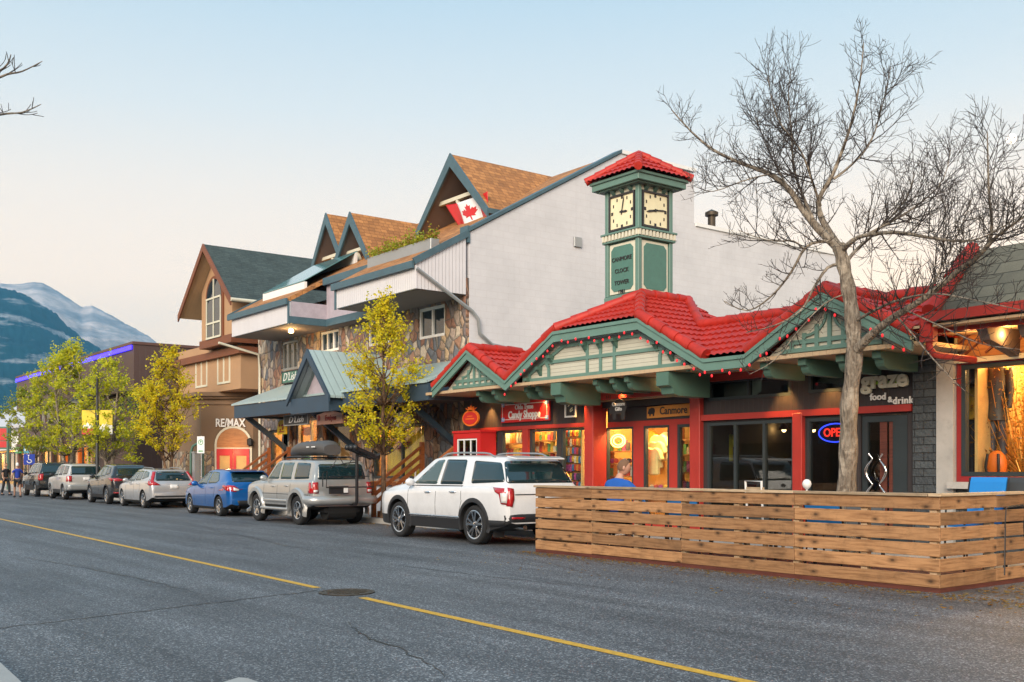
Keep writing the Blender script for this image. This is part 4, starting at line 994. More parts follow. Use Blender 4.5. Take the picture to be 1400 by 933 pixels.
m = MB(); m.box(XL+.05, XW-.05, 15.9, YB-.17, .985, 1.08); part(m, 'porch_deck', MAT['wood_rail'], stb)
for i, q in enumerate(gB): window(stb, q[0]+.01, q[1]-.01, q[2]+.01, q[3]-.01, YB+.1, 1 if i in (2,3) else 2, 1, .08, 'glass_shop', 'white_paint' if i == 0 else 'frame_dark', .1)
m = MB(); t = .05; y1 = YB+2.2
m.box(XL+.4, XW-.4, y1, y1+t, .9, 4.0); m.box(XL+.4, XW-.4, YB+.31, y1, 3.95, 4.0); m.box(XL+.4, XW-.4, YB+.31, y1, .9, .95)
for x in (XL+.35, ax(443,YB), ax(500,YB), XW-.4): m.box(x, x+t, YB+.31, y1, .95, 3.95)
part(m, 'interior', MAT['warm_wall'], stb)
lamp((ax(420,18), 18, 3.4), 170); lamp((ax(545,18), 17.9, 3.4), 200); lamp((ax(462,18), 18, 3.4), 60)
lamp((ax(412,15.6), 15.6, 3.15), 14, (1,.55,.2), .06); lamp((ax(422,15.9), 15.9, 3.2), 10, (1,.55,.2), .06)
def stairs(x0, x1, name='staircase'):
    st = thing('staircase', '', 'stairs', ((x0+x1)/2, 15.3, .13))
    m = MB()
    for i in range(5): m.box(x0, x1, 14.55+i*.28, 15.92, .13+i*.18, .13+(i+1)*.18-.002)
    part(m, 'steps', MAT['wood_rail'], st)
    for x in (x0-.06, x1+.06):
        m = MB(); a, b = Vector((x,14.5,1.02)), Vector((x,16.05,2.12))
        m.box(x-.055, x+.055, 14.42, 14.53, .13, 1.12); m.box(x-.055, x+.055, 16.0, 16.11, .13, 2.24)
        m.beam(a, b, .1, .07); m.beam(a-Vector((0,0,.26)), b-Vector((0,0,.26)), .05, .1); m.beam(a-Vector((0,0,.5)), b-Vector((0,0,.5)), .05, .1)
        hr = part(m, 'handrail', MAT['wood_rail'], st)
        m = MB()
        for k in range(1, 7):
            p = a.lerp(b, k/7); m.box(x-.018, x+.018, p.y-.018, p.y+.018, p.z-.95, p.z-.5)
        part(m, 'balusters', MAT['white_paint'], hr)
    return st
s1 = stairs(ax(363,15.9), ax(388,15.9)); s1['label'] = 'orange stained timber steps below the yellow arched sign'
s2 = stairs(ax(560,15.6), ax(604,15.6)); s2['label'] = 'orange stained timber steps beside the red window booth'
# ================================================================== C. TAN CORNER BUILDING
tan = thing('tan_building', 'tan stucco corner building with steep dark green gable roof and tall arched window', 'building', (-44, 18, 0))
A0 = Vector((-44.7,17.0,0)); rdir = Vector((.609,.7932,0)); nrm = Vector((.7932,-.609,0)); B0 = A0 + rdir*2.3
m = MB(); fp = [(-49.4,17),(A0.x,A0.y),(B0.x,B0.y),(B0.x,26),(-49.4,26)]
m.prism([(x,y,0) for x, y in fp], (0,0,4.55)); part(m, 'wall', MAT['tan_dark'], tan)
def ringp(mb, e, z0, z1):
    pts = [(-49.4-e,17-e),(A0.x+e*.45,17-e),(B0.x+e,B0.y-e*.5),(B0.x+e,26),(-49.4-e,26)]; mb.prism([(x,y,z0) for x, y in pts], (0,0,z1-z0))
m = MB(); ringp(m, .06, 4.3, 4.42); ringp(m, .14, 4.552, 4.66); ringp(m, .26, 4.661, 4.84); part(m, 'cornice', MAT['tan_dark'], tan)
m = MB(); m.box(-48.9, -41.5, 17.5, 25.5, 4.84, 7.0); part(m, 'middle_wall', MAT['tan_stucco'], tan)
window(tan, -44.0, -42.6, 5.15, 6.5, 17.48, 2, 1, .09, 'glass_dark', 'cream_flat', .1); window(tan, -46.6, -45.2, 5.15, 6.5, 17.48, 2, 1, .09, 'glass_dark', 'cream_flat', .1)
bx0, bx1 = -44.6, -41.2
m = MB(); m.box(bx0-.08, bx1+.08, 16.92, 24, 6.72, 7.06); m.box(-49, bx1-.05, 17.3, 24, 6.3, 6.6); part(m, 'band', MAT['brown_trim'], tan)
apx, apz, ehw, ez = -42.9, 11.0, 2.95, 8.35
m = MB(); k = (apz-ez)/ehw
arw = (bx0+.55, bx1-1.35)
m.prism([(bx0,17,7.06),(bx0,17,apz-.25-k*(apx-bx0)),(apx,17,apz-.25),(bx1,17,apz-.25-k*(bx1-apx)),(bx1,17,7.06)], (0,7,0)); part(m, 'bay', MAT['tan_stucco'], tan)
def arch_pts(x0, x1, z0, zs, n=12):
    r = (x1-x0)/2; c = (x0+x1)/2
    return [(x0,z0),(x1,z0)] + [(c+r*math.cos(i*math.pi/n), zs+r*math.sin(i*math.pi/n)) for i in range(n+1)]
wx0, wx1 = ax(285,17), ax(305,17); wz0, wzs = ah(295,463,17), ah(295,408,17)
m = MB(); m.prism([(x,16.93,z) for x, z in arch_pts(wx0-.14, wx1+.14, wz0-.16, wzs)], (0,.065,0)); aw = part(m, 'arched_window', MAT['brown_trim'], tan)
m = MB(); m.prism([(x,16.915,z) for x, z in arch_pts(wx0, wx1, wz0, wzs)], (0,.012,0)); part(m, 'pane', MAT['glass_dark'], aw)
m = MB(); xm = (wx0+wx1)/2
for x in (wx0+.04, xm, wx1-.04): m.box(x-.04, x+.04, 16.885, 16.914, wz0+.03, wzs + (.0 if x != xm else (wx1-wx0)/2))
for z in (wz0+.04, (wz0+wzs)/2-.2, wzs): m.box(wx0, wx1, 16.875, 16.884, z-.04, z+.04)
part(m, 'glazing_bar', MAT['cream_flat'], aw)
m = MB()
for s in (-1, 1): m.prism([(apx,16.45,apz),(apx+s*ehw,16.45,ez),(apx+s*ehw,25.5,ez),(apx,25.5,apz)], (0,0,-.16))
tro = part(m, 'roof', MAT['shingle_green'], tan)
m = MB()
for s in (-1, 1): m.prism([(apx,16.38,apz+.02),(apx+s*(ehw+.04),16.38,ez-.02),(apx+s*(ehw+.04),16.38,ez-.32),(apx,16.38,apz-.3)], (0,.06,0))
part(m, 'bargeboard', MAT['brown_trim'], tro)
m = MB(); m.tube([(apx+ehw+.06,16.4,ez-.08),(apx+ehw+.06,25,ez-.08)], .08, 8); m.tube([(apx+ehw+.06,19.3,ez-.1),(apx+ehw-.1,19.4,ez-.4),(bx1+.1,19.5,ez-.75),(bx1+.08,19.5,7.0)], .05, 8); parts(m, 'gutter', MAT['cream_flat'], tro, smooth=50)
m = MB()
for s in (-1, 1): m.prism([(apx,16.47,apz-.17),(apx+s*(ehw-.03),16.47,ez-.14),(apx+s*(ehw-.03),25,ez-.14),(apx,25,apz-.17)], (0,0,-.03))
part(m, 'soffit', MAT['soffit_tan'], tro)
m = MB(); m.box(bx1, bx1+.02, 17.6, 19.4, 7.6, 8.2); sw = part(m, 'side_window', MAT['glass_dark'], tan)
x_, y_ = 2.0, 0
u = Vector((k, 0, 1)).normalized()
m = MB(); c1 = Vector((apx+1.55, 21.2, apz-k*1.55)); m.prism([c1+Vector((-.45,-.7,k*.45+.1)), c1+Vector((.45,-.7,-k*.45+.1)), c1+Vector((.45,.7,-k*.45+.1)), c1+Vector((-.45,.7,k*.45+.1))], (0,0,-.25)); part(m, 'skylight', MAT['glass_dark'], tro)
# chamfered entrance
XF = Matrix.Translation((A0.x, A0.y, 0)) @ Matrix.Rotation(math.atan2(.7932, .609), 4, 'Z')
def chx(px): return (px-275)/70*2.3
e0, e1 = chx(297), chx(341)
def ah_ch(py): return 1.5 + (HZ_-py)*45.8/F_
m = MB(); m.wall(0, 2.28, .1, ah_ch(617), -.12, -.003, [(e0-.12, e1+.12, 0, 6)]); part(xform(m, XF), 'stone_base', MAT['stone_small'], tan)
m = MB(); m.wall(-49.3, A0.x-.1, .1, ah_ch(617), 16.86, 16.997, [(-46.2,-45.4,0,5)]); part(m, 'stone_base', MAT['stone_small'], tan)
m = MB(); m.prism([(x,-.07,z) for x, z in arch_pts(e0-.1, e1+.1, .1, ah_ch(608))], (0,.067,0)); en = part(xform(m, XF), 'entrance', MAT['cream_flat'], tan)
m = MB(); m.prism([(x,-.09,z) for x, z in arch_pts(e0, e1, ah_ch(612), ah_ch(608))], (0,.019,0)); part(xform(m, XF), 'fanlight', MAT['wood_cedar'], en)
m = MB(); em = (e0+e1)/2
for a, b in ((e0, em-.01), (em+.01, e1)): m.wall(a, b, .1, ah_ch(614), -.12, -.071, [(a+.13, b-.13, .9, ah_ch(614)-.3)])
part(xform(m, XF), 'door', MAT['sign_red'], en)
m = MB(); m.box(e0+.1, e1-.1, -.095, -.088, .85, ah_ch(614)-.2); part(xform(m, XF), 'door_pane', MAT['warm_wall'], en)
c = XF @ Vector((em, -.9, 2.2)); lamp(c, 22, (1,.5,.2), .1)
# ================================================================== D. DARK BROWN BUILDING
bx = -54.0
brn = thing('brown_building', 'dark brown flat-roofed commercial building with blue light strip along its eave', 'building', (-66, 17, 0))
BX0 = -80.0; BH = ah(182, 471, 17.0)
m = MB(); m.box(BX0, bx, 17.0, 33, 5.5, BH); m.box(BX0, bx, 17.6, 33, 4.35, 5.5); m.box(BX0, bx, 17.1, 33, 3.0, 4.35); m.box(bx-7, bx, 17.05, 33, 0, 3.0); m.box(BX0, bx-7, 19.5, 33, 0, 3.0); part(m, 'wall', MAT['brown_panel'], brn)
m = MB(); m.box(BX0-.05, bx+.05, 16.93, 33, BH, BH+.14); part(m, 'parapet', MAT['brown_band'], brn)
m = MB(); m.box(BX0, bx-.1, 16.9, 16.96, BH-.26, BH-.04); part(m, 'light_strip', MAT['led_blue'], brn)
for i in range(18):
    x = BX0+.4+i*1.42; window(brn, x, x+1.3, 4.4, 5.45, 17.5, 1, 1, .09, 'glass_dark', 'brown_band', .08)
m = MB(); m.box(BX0, bx-7.1, 16.95, 17.09, 2.85, 3.2); part(m, 'band', MAT['brown_band'], brn)
for i in range(6):
    x = BX0+.2+i*3.1
    m = MB(); m.box(x, x+.35, 16.98, 17.3, 0, 2.84); part(m, 'pilaster', MAT['orange'] if i > 3 else MAT['brown_band'], brn)
    window(brn, x+.38, x+3.05, .4, 2.8, 17.15, 2, 1, .08, 'glass_shop', 'frame_dark', .1, name='shop_window')
m = MB(); m.box(BX0, bx-7, 19.3, 19.35, .1, 2.9); m.box(BX0, bx-7, 17.3, 19.3, 2.86, 2.9); part(m, 'interior', MAT['warm_wall'], brn)
for x in (-77, -72, -67, -63): lamp((x, 18.3, 2.6), 90)
m = MB(); pts = arch_pts(18.6, 20.0, .6, 1.9); m.prism([(bx+.01,y,z) for y, z in pts], (.05,0,0)); part(m, 'side_arch', MAT['char_flat'], brn)
# ================================================================== E. PALE GABLED BUILDING AT THE END OF THE STREET
far = thing('pale_building', 'low white building with light grey metal roof at the far end of the street', 'building', (-98, 20, 0))
m = MB(); m.box(-116, -84, 19.5, 32, 3.0, 5.0); m.box(-116, -84, 21, 32, 0, 3.0); part(m, 'wall', MAT['white_paint'], far)
m = MB(); m.prism([(-116.3,19.0,4.9),(-83.7,19.0,4.9),(-83.7,25.5,8.3),(-116.3,25.5,8.3)], (0,0,-.2)); m.prism([(-116.3,32.0,4.9),(-83.7,32.0,4.9),(-83.7,25.5,8.3),(-116.3,25.5,8.3)], (0,0,-.2)); part(m, 'roof', M('pale_metal_roof', (.50,.50,.53), .6, var=.08), far)
m = MB(); m.box(-116, -84, 20.9, 20.95, .1, 3); m.box(-116, -84, 19.6, 20.9, 2.9, 2.98); part(m, 'interior', MAT['warm_wall'], far)
for i in range(9):
    x = -115.8+i*3.5; window(far, x, x+3.3, .4, 2.8, 19.6, 2, 1, .1, 'glass_shop', 'frame_dark', .1, name='shop_window')
for x in (-112, -104, -96, -89): lamp((x, 20.2, 2.6), 160)
# low range of houses closing the view far down the street
for i, (x, y, w, h, d, mt) in enumerate(((-150, 8, 14, 5, 10, 'white_paint'), (-170, 20, 16, 6, 10, 'tan_stucco'), (-135, 34, 16, 5.5, 10, 'lilac_stucco'))):
    hs = thing('house', ('white gabled house closing the far end of the road','tan gabled house beyond the pale metal-roofed building','lilac grey house standing behind the pale building')[i], 'house', (x, y, 0))
    m = MB(); m.prism([(x,y-d/2,0),(x,y-d/2,h*.6),(x,y,h),(x,y+d/2,h*.6),(x,y+d/2,0)], (-w,0,0)); part(m, 'wall', MAT[mt], hs)
    m = MB(); m.prism([(x+.4,y-d/2-.5,h*.6-.2),(x+.4,y,h+.1),(x-w-.4,y,h+.1),(x-w-.4,y-d/2-.5,h*.6-.2)], (0,0,.15)); m.prism([(x+.4,y+d/2+.5,h*.6-.2),(x+.4,y,h+.1),(x-w-.4,y,h+.1),(x-w-.4,y+d/2+.5,h*.6-.2)], (0,0,.15)); part(m, 'roof', MAT['shingle_green'], hs)
    for q in (-2, 1): m = MB(); m.box(x+.01, x+.04, y+q, y+q+1.2, 1.2, 2.6); part(m, 'window', MAT['glass_dark'], hs)
# ================================================================== F. SHINGLED SHOP AT THE RIGHT
rs = thing('shingled_shop', 'shop with mossy slate roof and big lit window at the right edge', 'building', (-5, 16.3, 0))
fx0, fx1 = X8+.31, 0.5
wx0, wx1 = ax(1314, YF), -1.0; wz0, wz1 = 1.36, ah(1340, 497, YF)
m = MB(); m.wall(fx0, fx1, 1.2, 4.1, YF, YF+.2, [(wx0, wx1, wz0, wz1)]); part(m, 'wall', MAT['maroon'], rs)
m = MB(); m.box(fx0, fx1, YF-.02, YF+.2, 0, 1.19); part(m, 'stone_base', MAT['slate'], rs)
m = MB(); m.box(fx0-.05, fx1, YF-.22, YF-.021, 1.16, 1.27); part(m, 'ledge', MAT['concrete'], rs)
window(rs, wx0+.005, wx1, wz0+.005, wz1-.005, YF+.02, 2, 1, .07, dep=.12)
m = MB(); m.box(ax(1308,YF), fx1, YF-.07, YF-.003, wz1+.02, wz1+.1); m.box(ax(1308,YF), ax(1310.5,YF), YF-.07, YF-.003, wz1+.101, 3.9); part(m, 'trim', MAT['cream_flat'], rs)
m = MB(); m.box(ax(1311,YF), fx1, YF-.04, YF-.004, wz1+.11, 3.95); pnl = part(m, 'panel', MAT['wood_cedar'], rs)
m = MB()
for i in range(24):
    x = ax(1311,YF)+.1+i*.34; a = max(x-.55, ax(1311,YF)+.03); m.beam((x-.3,YF-.05,wz1+.16),(x+.3,YF-.05,wz1+.62), .03, .035, up=(0,1,0))
part(m, 'batten', MAT['wood_dark'], pnl)
ZE, ZR, YE, YR2 = 3.87, 5.0, 14.85, 16.1
m = MB(); m.prism([(ax(1278,YE),YE,ZE),(fx1,YE,ZE),(fx1,YR2,ZR),(ax(1278,YE)-.02,YR2,ZR)], (0,0,-.14)); rrf = part(m, 'roof', MAT['shake'], rs)
m = MB(); xr = ax(1278,YE); ridge_caps(m, (xr-.03,YE-.08,ZE+.03),(xr-.06,YR2-.05,ZR+.02), .12, .4); m.prism([(xr-.2,YE-.05,ZE-.1),(xr-.2,YR2,ZR-.02),(xr-.2,YR2,ZR-.4),(xr-.2,YE-.05,ZE-.35)], (.16,0,0)); part(m, 'ridge_cap', MAT['red_tile'], rrf, smooth=50)
addm_ = MB(); vx = ax(1262, EY)
addm(addm_, tile_roof([(GG[1]-.05,EY,EZ),(xr-.15,EY,EZ+.05),(xr-.15,RY+.3,ZR-.2),(GG[1]-.05,RY+.3,RZ+.1)])); part(addm_, 'valley_tile', MAT['red_tile'], roof, smooth=50)
m = MB(); m.box(fx0, fx1, YR2+.02, 24, 3.9, ZR-.1); part(m, 'rear_block', MAT['char_flat'], rs)
m = MB(); m.box(xr-.1, fx1, YE-.1, YE-.02, ZE-.13, ZE+.02); m.box(xr-.1, fx1, YE+.25, YE+.33, ZE-.27, ZE-.2); parts(m, 'gutter', MAT['red_paint'], rs)
m = MB(); m.box(fx0, fx1, YE-.02, YF, ZE-.2, ZE-.16); part(m, 'soffit', MAT['soffit_tan'], rs)
for i in range(6):
    x = ax(1352, 15.6)+i*.62; m = MB(); m.prism([(x,YE+.36,ZE-.21),(x,YF-.045,ZE-.21),(x,YF-.045,ZE-.62),(x,YE+.9,ZE-.5),(x,YE+.5,ZE-.42)], (.16,0,0)); part(m, 'corbel', MAT['soffit'], rs)
m = MB(); t = .05; m.box(fx0+.2, fx1, YF+2.4, YF+2.45, .9, 3.6); m.box(fx0+.2, fx0+.25, YF+.21, YF+2.4, .9, 3.6); m.box(fx1-.05, fx1, YF+.21, YF+2.4, .9, 3.6); m.box(fx0+.2, fx1, YF+.21, YF+2.4, 3.55, 3.6); m.box(fx0+.2, fx1, YF+.21, YF+2.4, 1.2, 1.3); part(m, 'interior', MAT['warm_wall'], rs)
for x in (-8.6, -7.2, -5.8): lamp((x, YF+.9, 3.3), 190)
for px in (1325, 1375): lamp((ax(px, 15.7), 15.7, 3.55), 14, (1,.5,.15), .05)

# ================================================================== ADDED UNSEEN SHOP ROW ACROSS THE STREET (darkens glass reflections, shades the low sky)
op = thing('unseen_brick_row', 'unseen brown brick shop row, added behind the viewpoint to darken reflections and low sky', 'building', (-30, -17, 0))
hs_ = [(-74+i*3.2, -74+i*3.2+1.5, 4.6, 6.4) for i in range(28)] + [(-74+i*6.4, -74+i*6.4+4.6, .6, 3.0) for i in range(14)]
m = MB(); m.wall(-76, 16, 0, 8.0, -17.3, -17.0, hs_); part(m, 'wall', brickmat('brown_brick', (.16,.075,.05), (.12,.055,.04), (.2,.17,.15), .24, .08, .01, .85, .4), op)
m = MB(); m.box(-76, 16, -17.6, -17.31, 0, 7.9); part(m, 'window_backing', MAT['glass_dark'], op)
m = MB(); m.box(-76.2, 16.2, -30, -16.7, 8.0, 8.4); part(m, 'parapet', MAT['brown_band'], op)
# ================================================================== CARS
def lerp_prof(prof, x):
    if x <= prof[0][0]: return prof[0][1]
    for (a, ya), (b, yb) in zip(prof, prof[1:]):
        if x <= b: return ya if b - a < 1e-9 else ya + (yb-ya)*(x-a)/(b-a)
    return prof[-1][1]
def smooth_prof(prof, w):
    def f(x):
        return sum(lerp_prof(prof, x + w*k)*c for k, c in ((-1,.25),(0,.5),(1,.25)))
    return f
def paint(name, col, metal=.0, rough=.28):
    m, n, l, b = _new(name); co = _co(n)
    d = _ramp(n, l, _noise(n, l, co, 2.2, 6, .7), [(.3, .9), (.7, 1.04)])
    sp = n.new('ShaderNodeSeparateXYZ'); l.new(co, sp.inputs[0])
    dirt = _ramp(n, l, sp.outputs[2], [(.25, .45), (.75, 0.0)]); nz = _ramp(n, l, _noise(n, l, co, 5, 6, .7), [(.35, 0.0), (.7, 1.0)])
    mu = n.new('ShaderNodeMath'); mu.operation = 'MULTIPLY'; l.new(dirt, mu.inputs[0]); l.new(nz, mu.inputs[1])   # road grime low on the sides
    c = _mixc(n, l, mu.outputs[0], _mixc(n, l, 1, col, d, 'MULTIPLY'), (.16,.145,.125)); l.new(c, b.inputs['Base Color'])
    b.inputs['Metallic'].default_value = metal; b.inputs['Roughness'].default_value = rough
    b.inputs['Coat Weight'].default_value = .8; b.inputs['Coat Roughness'].default_value = .04; return m
P_ = {'white': paint('white_car_paint', (.74,.74,.75), 0, .3), 'gold': paint('champagne_car_paint', (.42,.43,.43), .45, .32), 'blue': paint('blue_car_paint', (.001,.12,.42), .35, .3),
      'silver': paint('silver_car_paint', (.52,.53,.55), .45, .3), 'darkgrey': paint('black_car_paint', (.022,.022,.026), .2, .25), 'pale': paint('silver_grey_car_paint', (.56,.56,.55), .35, .33), 'black': paint('black_pickup_paint', (.016,.018,.02), .1, .25)}
CM = {'glass': M('car_glass', (.010,.028,.034), .03, var=0, spec=1.0), 'glass_light': M('car_front_glass', (.05,.085,.085), .03, var=0, spec=1.0), 'plastic': M('black_car_plastic', (.022,.022,.024), .6, var=.15, vs=5),
      'tyre': M('tyre_rubber', (.018,.018,.019), .85, var=.25, vs=8, bump=.3, bs=60), 'rim': M('alloy_rim', (.62,.63,.65), .22, 1.0, var=.08), 'red': M('tail_lamp_red', (.42,.008,.012), .12, var=0, coat=1),
      'clear': M('clear_lamp_lens', (.72,.70,.68), .1, var=0, coat=1), 'amber': M('amber_lens', (.7,.2,.02), .15, var=0), 'plate': M('number_plate', (.72,.72,.72), .4, var=.1), 'seam': M('shut_line', (.012,.012,.013), .8, var=0),
      'under': M('underbody', (.012,.012,.012), .9, var=.2), 'lamp_in': M('head_lamp', (.6,.62,.65), .1, .3, var=0, coat=1)}
class Car:
    def __init__(s, name, label, sp):
        s.sp = sp; s.root = thing(name, label, sp.get('cat', 'car'), (0,0,0), 0, 'cars parked along the far kerb')
        s.make_body()
    def make_body(s):
        sp = s.sp; top = smooth_prof(sp['top'], .03); belt = smooth_prof(sp['belt'], .05); low = smooth_prof(sp['low'], .03); plan = smooth_prof(sp['plan'], .03)
        x0, x1 = sp['top'][0][0], sp['top'][-1][0]; W = sp['W']/2
        xs = set([x0, x1]); n = int((x1-x0)/.06)
        for i in range(n+1): xs.add(round(x0+(x1-x0)*i/n, 4))
        for k in (.015,.04,.09): xs.add(x0+k); xs.add(x1-k)
        for p in sp['top']: xs.add(p[0])
        xs = sorted(xs); clean = [xs[0]]
        for x in xs[1:]:
            if x - clean[-1] > .012: clean.append(x)
        clean[-1] = x1; clad = sp['clad']; tum = sp['tumble']; rings = []
        for x in clean:
            w = W*plan(x); zt = top(x); zb = min(belt(x), zt-.035); zl = low(x); zl = min(zl, zb-.1); hg = zt-zb
            zc = max(zl+.05, min(clad, zb-.08)); wb = w*.945
            yt = wb-.045-tum*max(0, hg-.04); yt = max(yt, .25); crown = min(.055, hg*.45)
            h = [(0,zl),(w*.84,zl),(w*.955,zl+.02),(w*.985,zc-.012),(w*.99,zc+.006),(w,zc+(zb-zc)*.38),(w*.995,zc+(zb-zc)*.62),(w*.985,zc+(zb-zc)*.80),(w*.972,zb-.03),(wb,zb+.002),
                 (wb-.02,zb+.012), (yt+(wb-.02-yt)*.5,zb+.012+(zt-crown-zb-.012)*.52),(yt,zt-crown),(yt-.035,zt-crown*.45),(yt-.10,zt-crown*.16),(yt*.45,zt),(0,zt+.004)]
            rings.append([(x,y,z) for y, z in h])
        k = len(rings[0]); mb = MB(); idx = []
        vs = []; ids = []
        for r in rings:
            row = []
            for i, p in enumerate(r): row.append(len(vs)); vs.append(p)
            row2 = row[:]
            for i in range(k-2, 0, -1): row2.append(len(vs)); vs.append((r[i][0], -r[i][1], r[i][2]))
            ids.append(row2)
        N = len(ids[0]); fs = []; ms = []
        for a, b in zip(ids, ids[1:]):
            for i in range(N):
                j = (i+1) % N; fs.append((a[i], b[i], b[j], a[j])); q = i if i < k-1 else N-1-i
                ms.append(1 if q < 3 else 0)
        fs.append(tuple(ids[0])); fs.append(tuple(reversed(ids[-1]))); ms += [0, 0]
        mb.v = vs; mb.f = fs; mb.m = ms
        me = bpy.data.meshes.new('body'); me.from_pydata(vs, [], fs)
        bm = bmesh.new(); bm.from_mesh(me); bmesh.ops.recalc_face_normals(bm, faces=bm.faces[:]); bm.to_mesh(me)
        s.bvh = BVHTree.FromBMesh(bm); bm.free()
        for m in (sp['paint'], CM['plastic'] if sp.get('cladding', True) else sp['paint'], CM['under']): me.materials.append(m)
        me.polygons.foreach_set('material_index', ms)
        o = link('body', me)
        # wheel arches
        cut = MB(); rw = sp['rw']; ra = rw + sp.get('gap', .07)
        for xw in sp['wheels']:
            for sd in (-1, 1): cut.lathe([(ra, .42),(ra, 1.3)] if sd > 0 else [(ra,-1.3),(ra,-.42)], c=(xw, 0, rw), n=40, axis='y')
        cme = bpy.data.meshes.new('cut'); cme.from_pydata(cut.v, [], cut.f)
        bm = bmesh.new(); bm.from_mesh(cme); bmesh.ops.recalc_face_normals(bm, faces=bm.faces[:]); bm.to_mesh(cme); bm.free()
        cme.materials.append(CM['under']); co = link('cut', cme)
        md = o.modifiers.new('arch', 'BOOLEAN'); md.operation = 'DIFFERENCE'; md.object = co; md.solver = 'EXACT'; md.material_mode = 'TRANSFER'
        dg = bpy.context.evaluated_depsgraph_get(); dg.update(); nm = bpy.data.meshes.new_from_object(o.evaluated_get(dg))
        o.modifiers.clear(); o.data = nm; bpy.data.meshes.remove(me); bpy.data.objects.remove(co); bpy.data.meshes.remove(cme)
        nm.name = 'body'; finish_mesh(nm, 33); o.parent = s.root; s.body = o
    # ---- pieces that follow the body surface
    def proj(s, poly, axis, sign, name, mat, parent=None, off=.004, thick=.0, step=.09):
        """poly in (x,z) seen from the side or (y,z) seen from an end, laid on the body skin"""
        bm = bmesh.new(); vs = [bm.verts.new((p[0], 0, p[1])) for p in poly]; bm.faces.new(vs)
        us = [p[0] for p in poly]; ws = [p[1] for p in poly]
        for lo, hi, no in ((min(us), max(us), (1,0,0)), (min(ws), max(ws), (0,0,1))):
            k = int((hi-lo)/step)+1
            for i in range(1, k):
                c = lo+(hi-lo)*i/k
                bmesh.ops.bisect_plane(bm, geom=bm.verts[:]+bm.edges[:]+bm.faces[:], plane_co=tuple(q*c for q in no), plane_no=no)
        bmesh.ops.triangulate(bm, faces=[f for f in bm.faces if len(f.verts) > 4])
        bm.verts.index_update(); out = []; miss = []
        for v in bm.verts:
            u, w = v.co.x, v.co.z
            if axis == 'side': o, d = Vector((u, sign*3, w)), Vector((0,-sign,0))
            elif axis == 'top': o, d = Vector((u, w, 4)), Vector((0,0,-1))
            else: o, d = Vector((sign*5, u, w)), Vector((-sign,0,0))
            loc, nrm, i, dist = s.bvh.ray_cast(o, d)
            if loc is None: out.append(None); miss.append(len(out)-1)
            else: out.append(loc + nrm*off if nrm.dot(d) < 0 else loc - d*off)
        fs = [[v.index for v in f.verts] for f in bm.faces if all(out[v.index] is not None for v in f.verts)]
        bm.free(); used = sorted({i for f in fs for i in f}); mp = {i: j for j, i in enumerate(used)}
        mb = MB(); mb.add([out[i] for i in used], [[mp[i] for i in f] for f in fs])
        if not used: return None
        # face outward
        me = mesh_from(mb, name, mat, (0,0,0), None)
        bm = bmesh.new(); bm.from_mesh(me)
        ref = Vector((0, sign, 0)) if axis == 'side' else Vector((0,0,1)) if axis == 'top' else Vector((sign, 0, 0))
        if sum(f.normal.dot(ref)*f.calc_area() for f in bm.faces) < 0: bmesh.ops.reverse_faces(bm, faces=bm.faces[:])
        for f in bm.faces: f.smooth = True
        bm.to_mesh(me); bm.free()
        o = link(name, me, parent or s.body)
        sd = o.modifiers.new('thickness', 'SOLIDIFY'); sd.thickness = thick or .008; sd.offset = -.6
        return o
    def side(s, poly, name, mat, both=True, parent=None, **k):
        r = s.proj(poly, 'side', 1, name, mat, parent, **k)
        if both: s.proj(poly, 'side', -1, name, mat, parent, **k)
        return r
    def rear(s, poly, name, mat, mirror=False, parent=None, **k):
        r = s.proj(poly, 'end', -1, name, mat, parent, **k)
        if mirror: s.proj([(-a, b) for a, b in poly], 'end', -1, name, mat, parent, **k)
        return r
    def front(s, poly, name, mat, mirror=False, **k):
        r = s.proj(poly, 'end', 1, name, mat, **k)
        if mirror: s.proj([(-a, b) for a, b in poly], 'end', 1, name, mat, **k)
    def seam(s, pts, w=.012, both=True):
        for (a, b) in zip(pts, pts[1:]):
            d = Vector((b[0]-a[0], b[1]-a[1])); nn = Vector((-d.y, d.x)).normalized()*w/2
            s.side([(a[0]-nn.x,a[1]-nn.y),(b[0]-nn.x,b[1]-nn.y),(b[0]+nn.x,b[1]+nn.y),(a[0]+nn.x,a[1]+nn.y)], 'shut_line', CM['seam'], both, off=.0015, thick=.003, step=.12)
    def arch_flare(s, wd, mat, out=.03, a0=-15, a1=195, name='arch_trim'):
        for xw in s.sp['wheels']:
            r0 = s.sp['rw'] + s.sp.get('gap', .07) - .004; n = 26
            for sg in (1, -1):
                mb = MB(); vs = []
                for i in range(n+1):
                    a = R(a0 + (a1-a0)*i/n)
                    for r, e in ((r0, -.03), (r0, out), (r0+wd*.75, out), (r0+wd, .0)):
                        x, z = xw + r*math.cos(a), s.sp['rw'] + r*math.sin(a)
                        hit = s.bvh.ray_cast(Vector((xw + (r0+wd*.8)*math.cos(a), sg*3, max(.2, s.sp['rw'] + (r0+wd*.8)*math.sin(a)))), Vector((0,-sg,0)))[0]
                        y = abs(hit.y) if hit is not None else s.sp['W']/2*.97
                        vs.append((x, sg*(y+e), z))
                fs = [(i*4+j, i*4+j+1, (i+1)*4+j+1, (i+1)*4+j) for i in range(n) for j in range(3)]
                if sg < 0: fs = [f[::-1] for f in fs]
                mb.add(vs, fs); part(mb, name, mat, s.body, smooth=40, local=True)
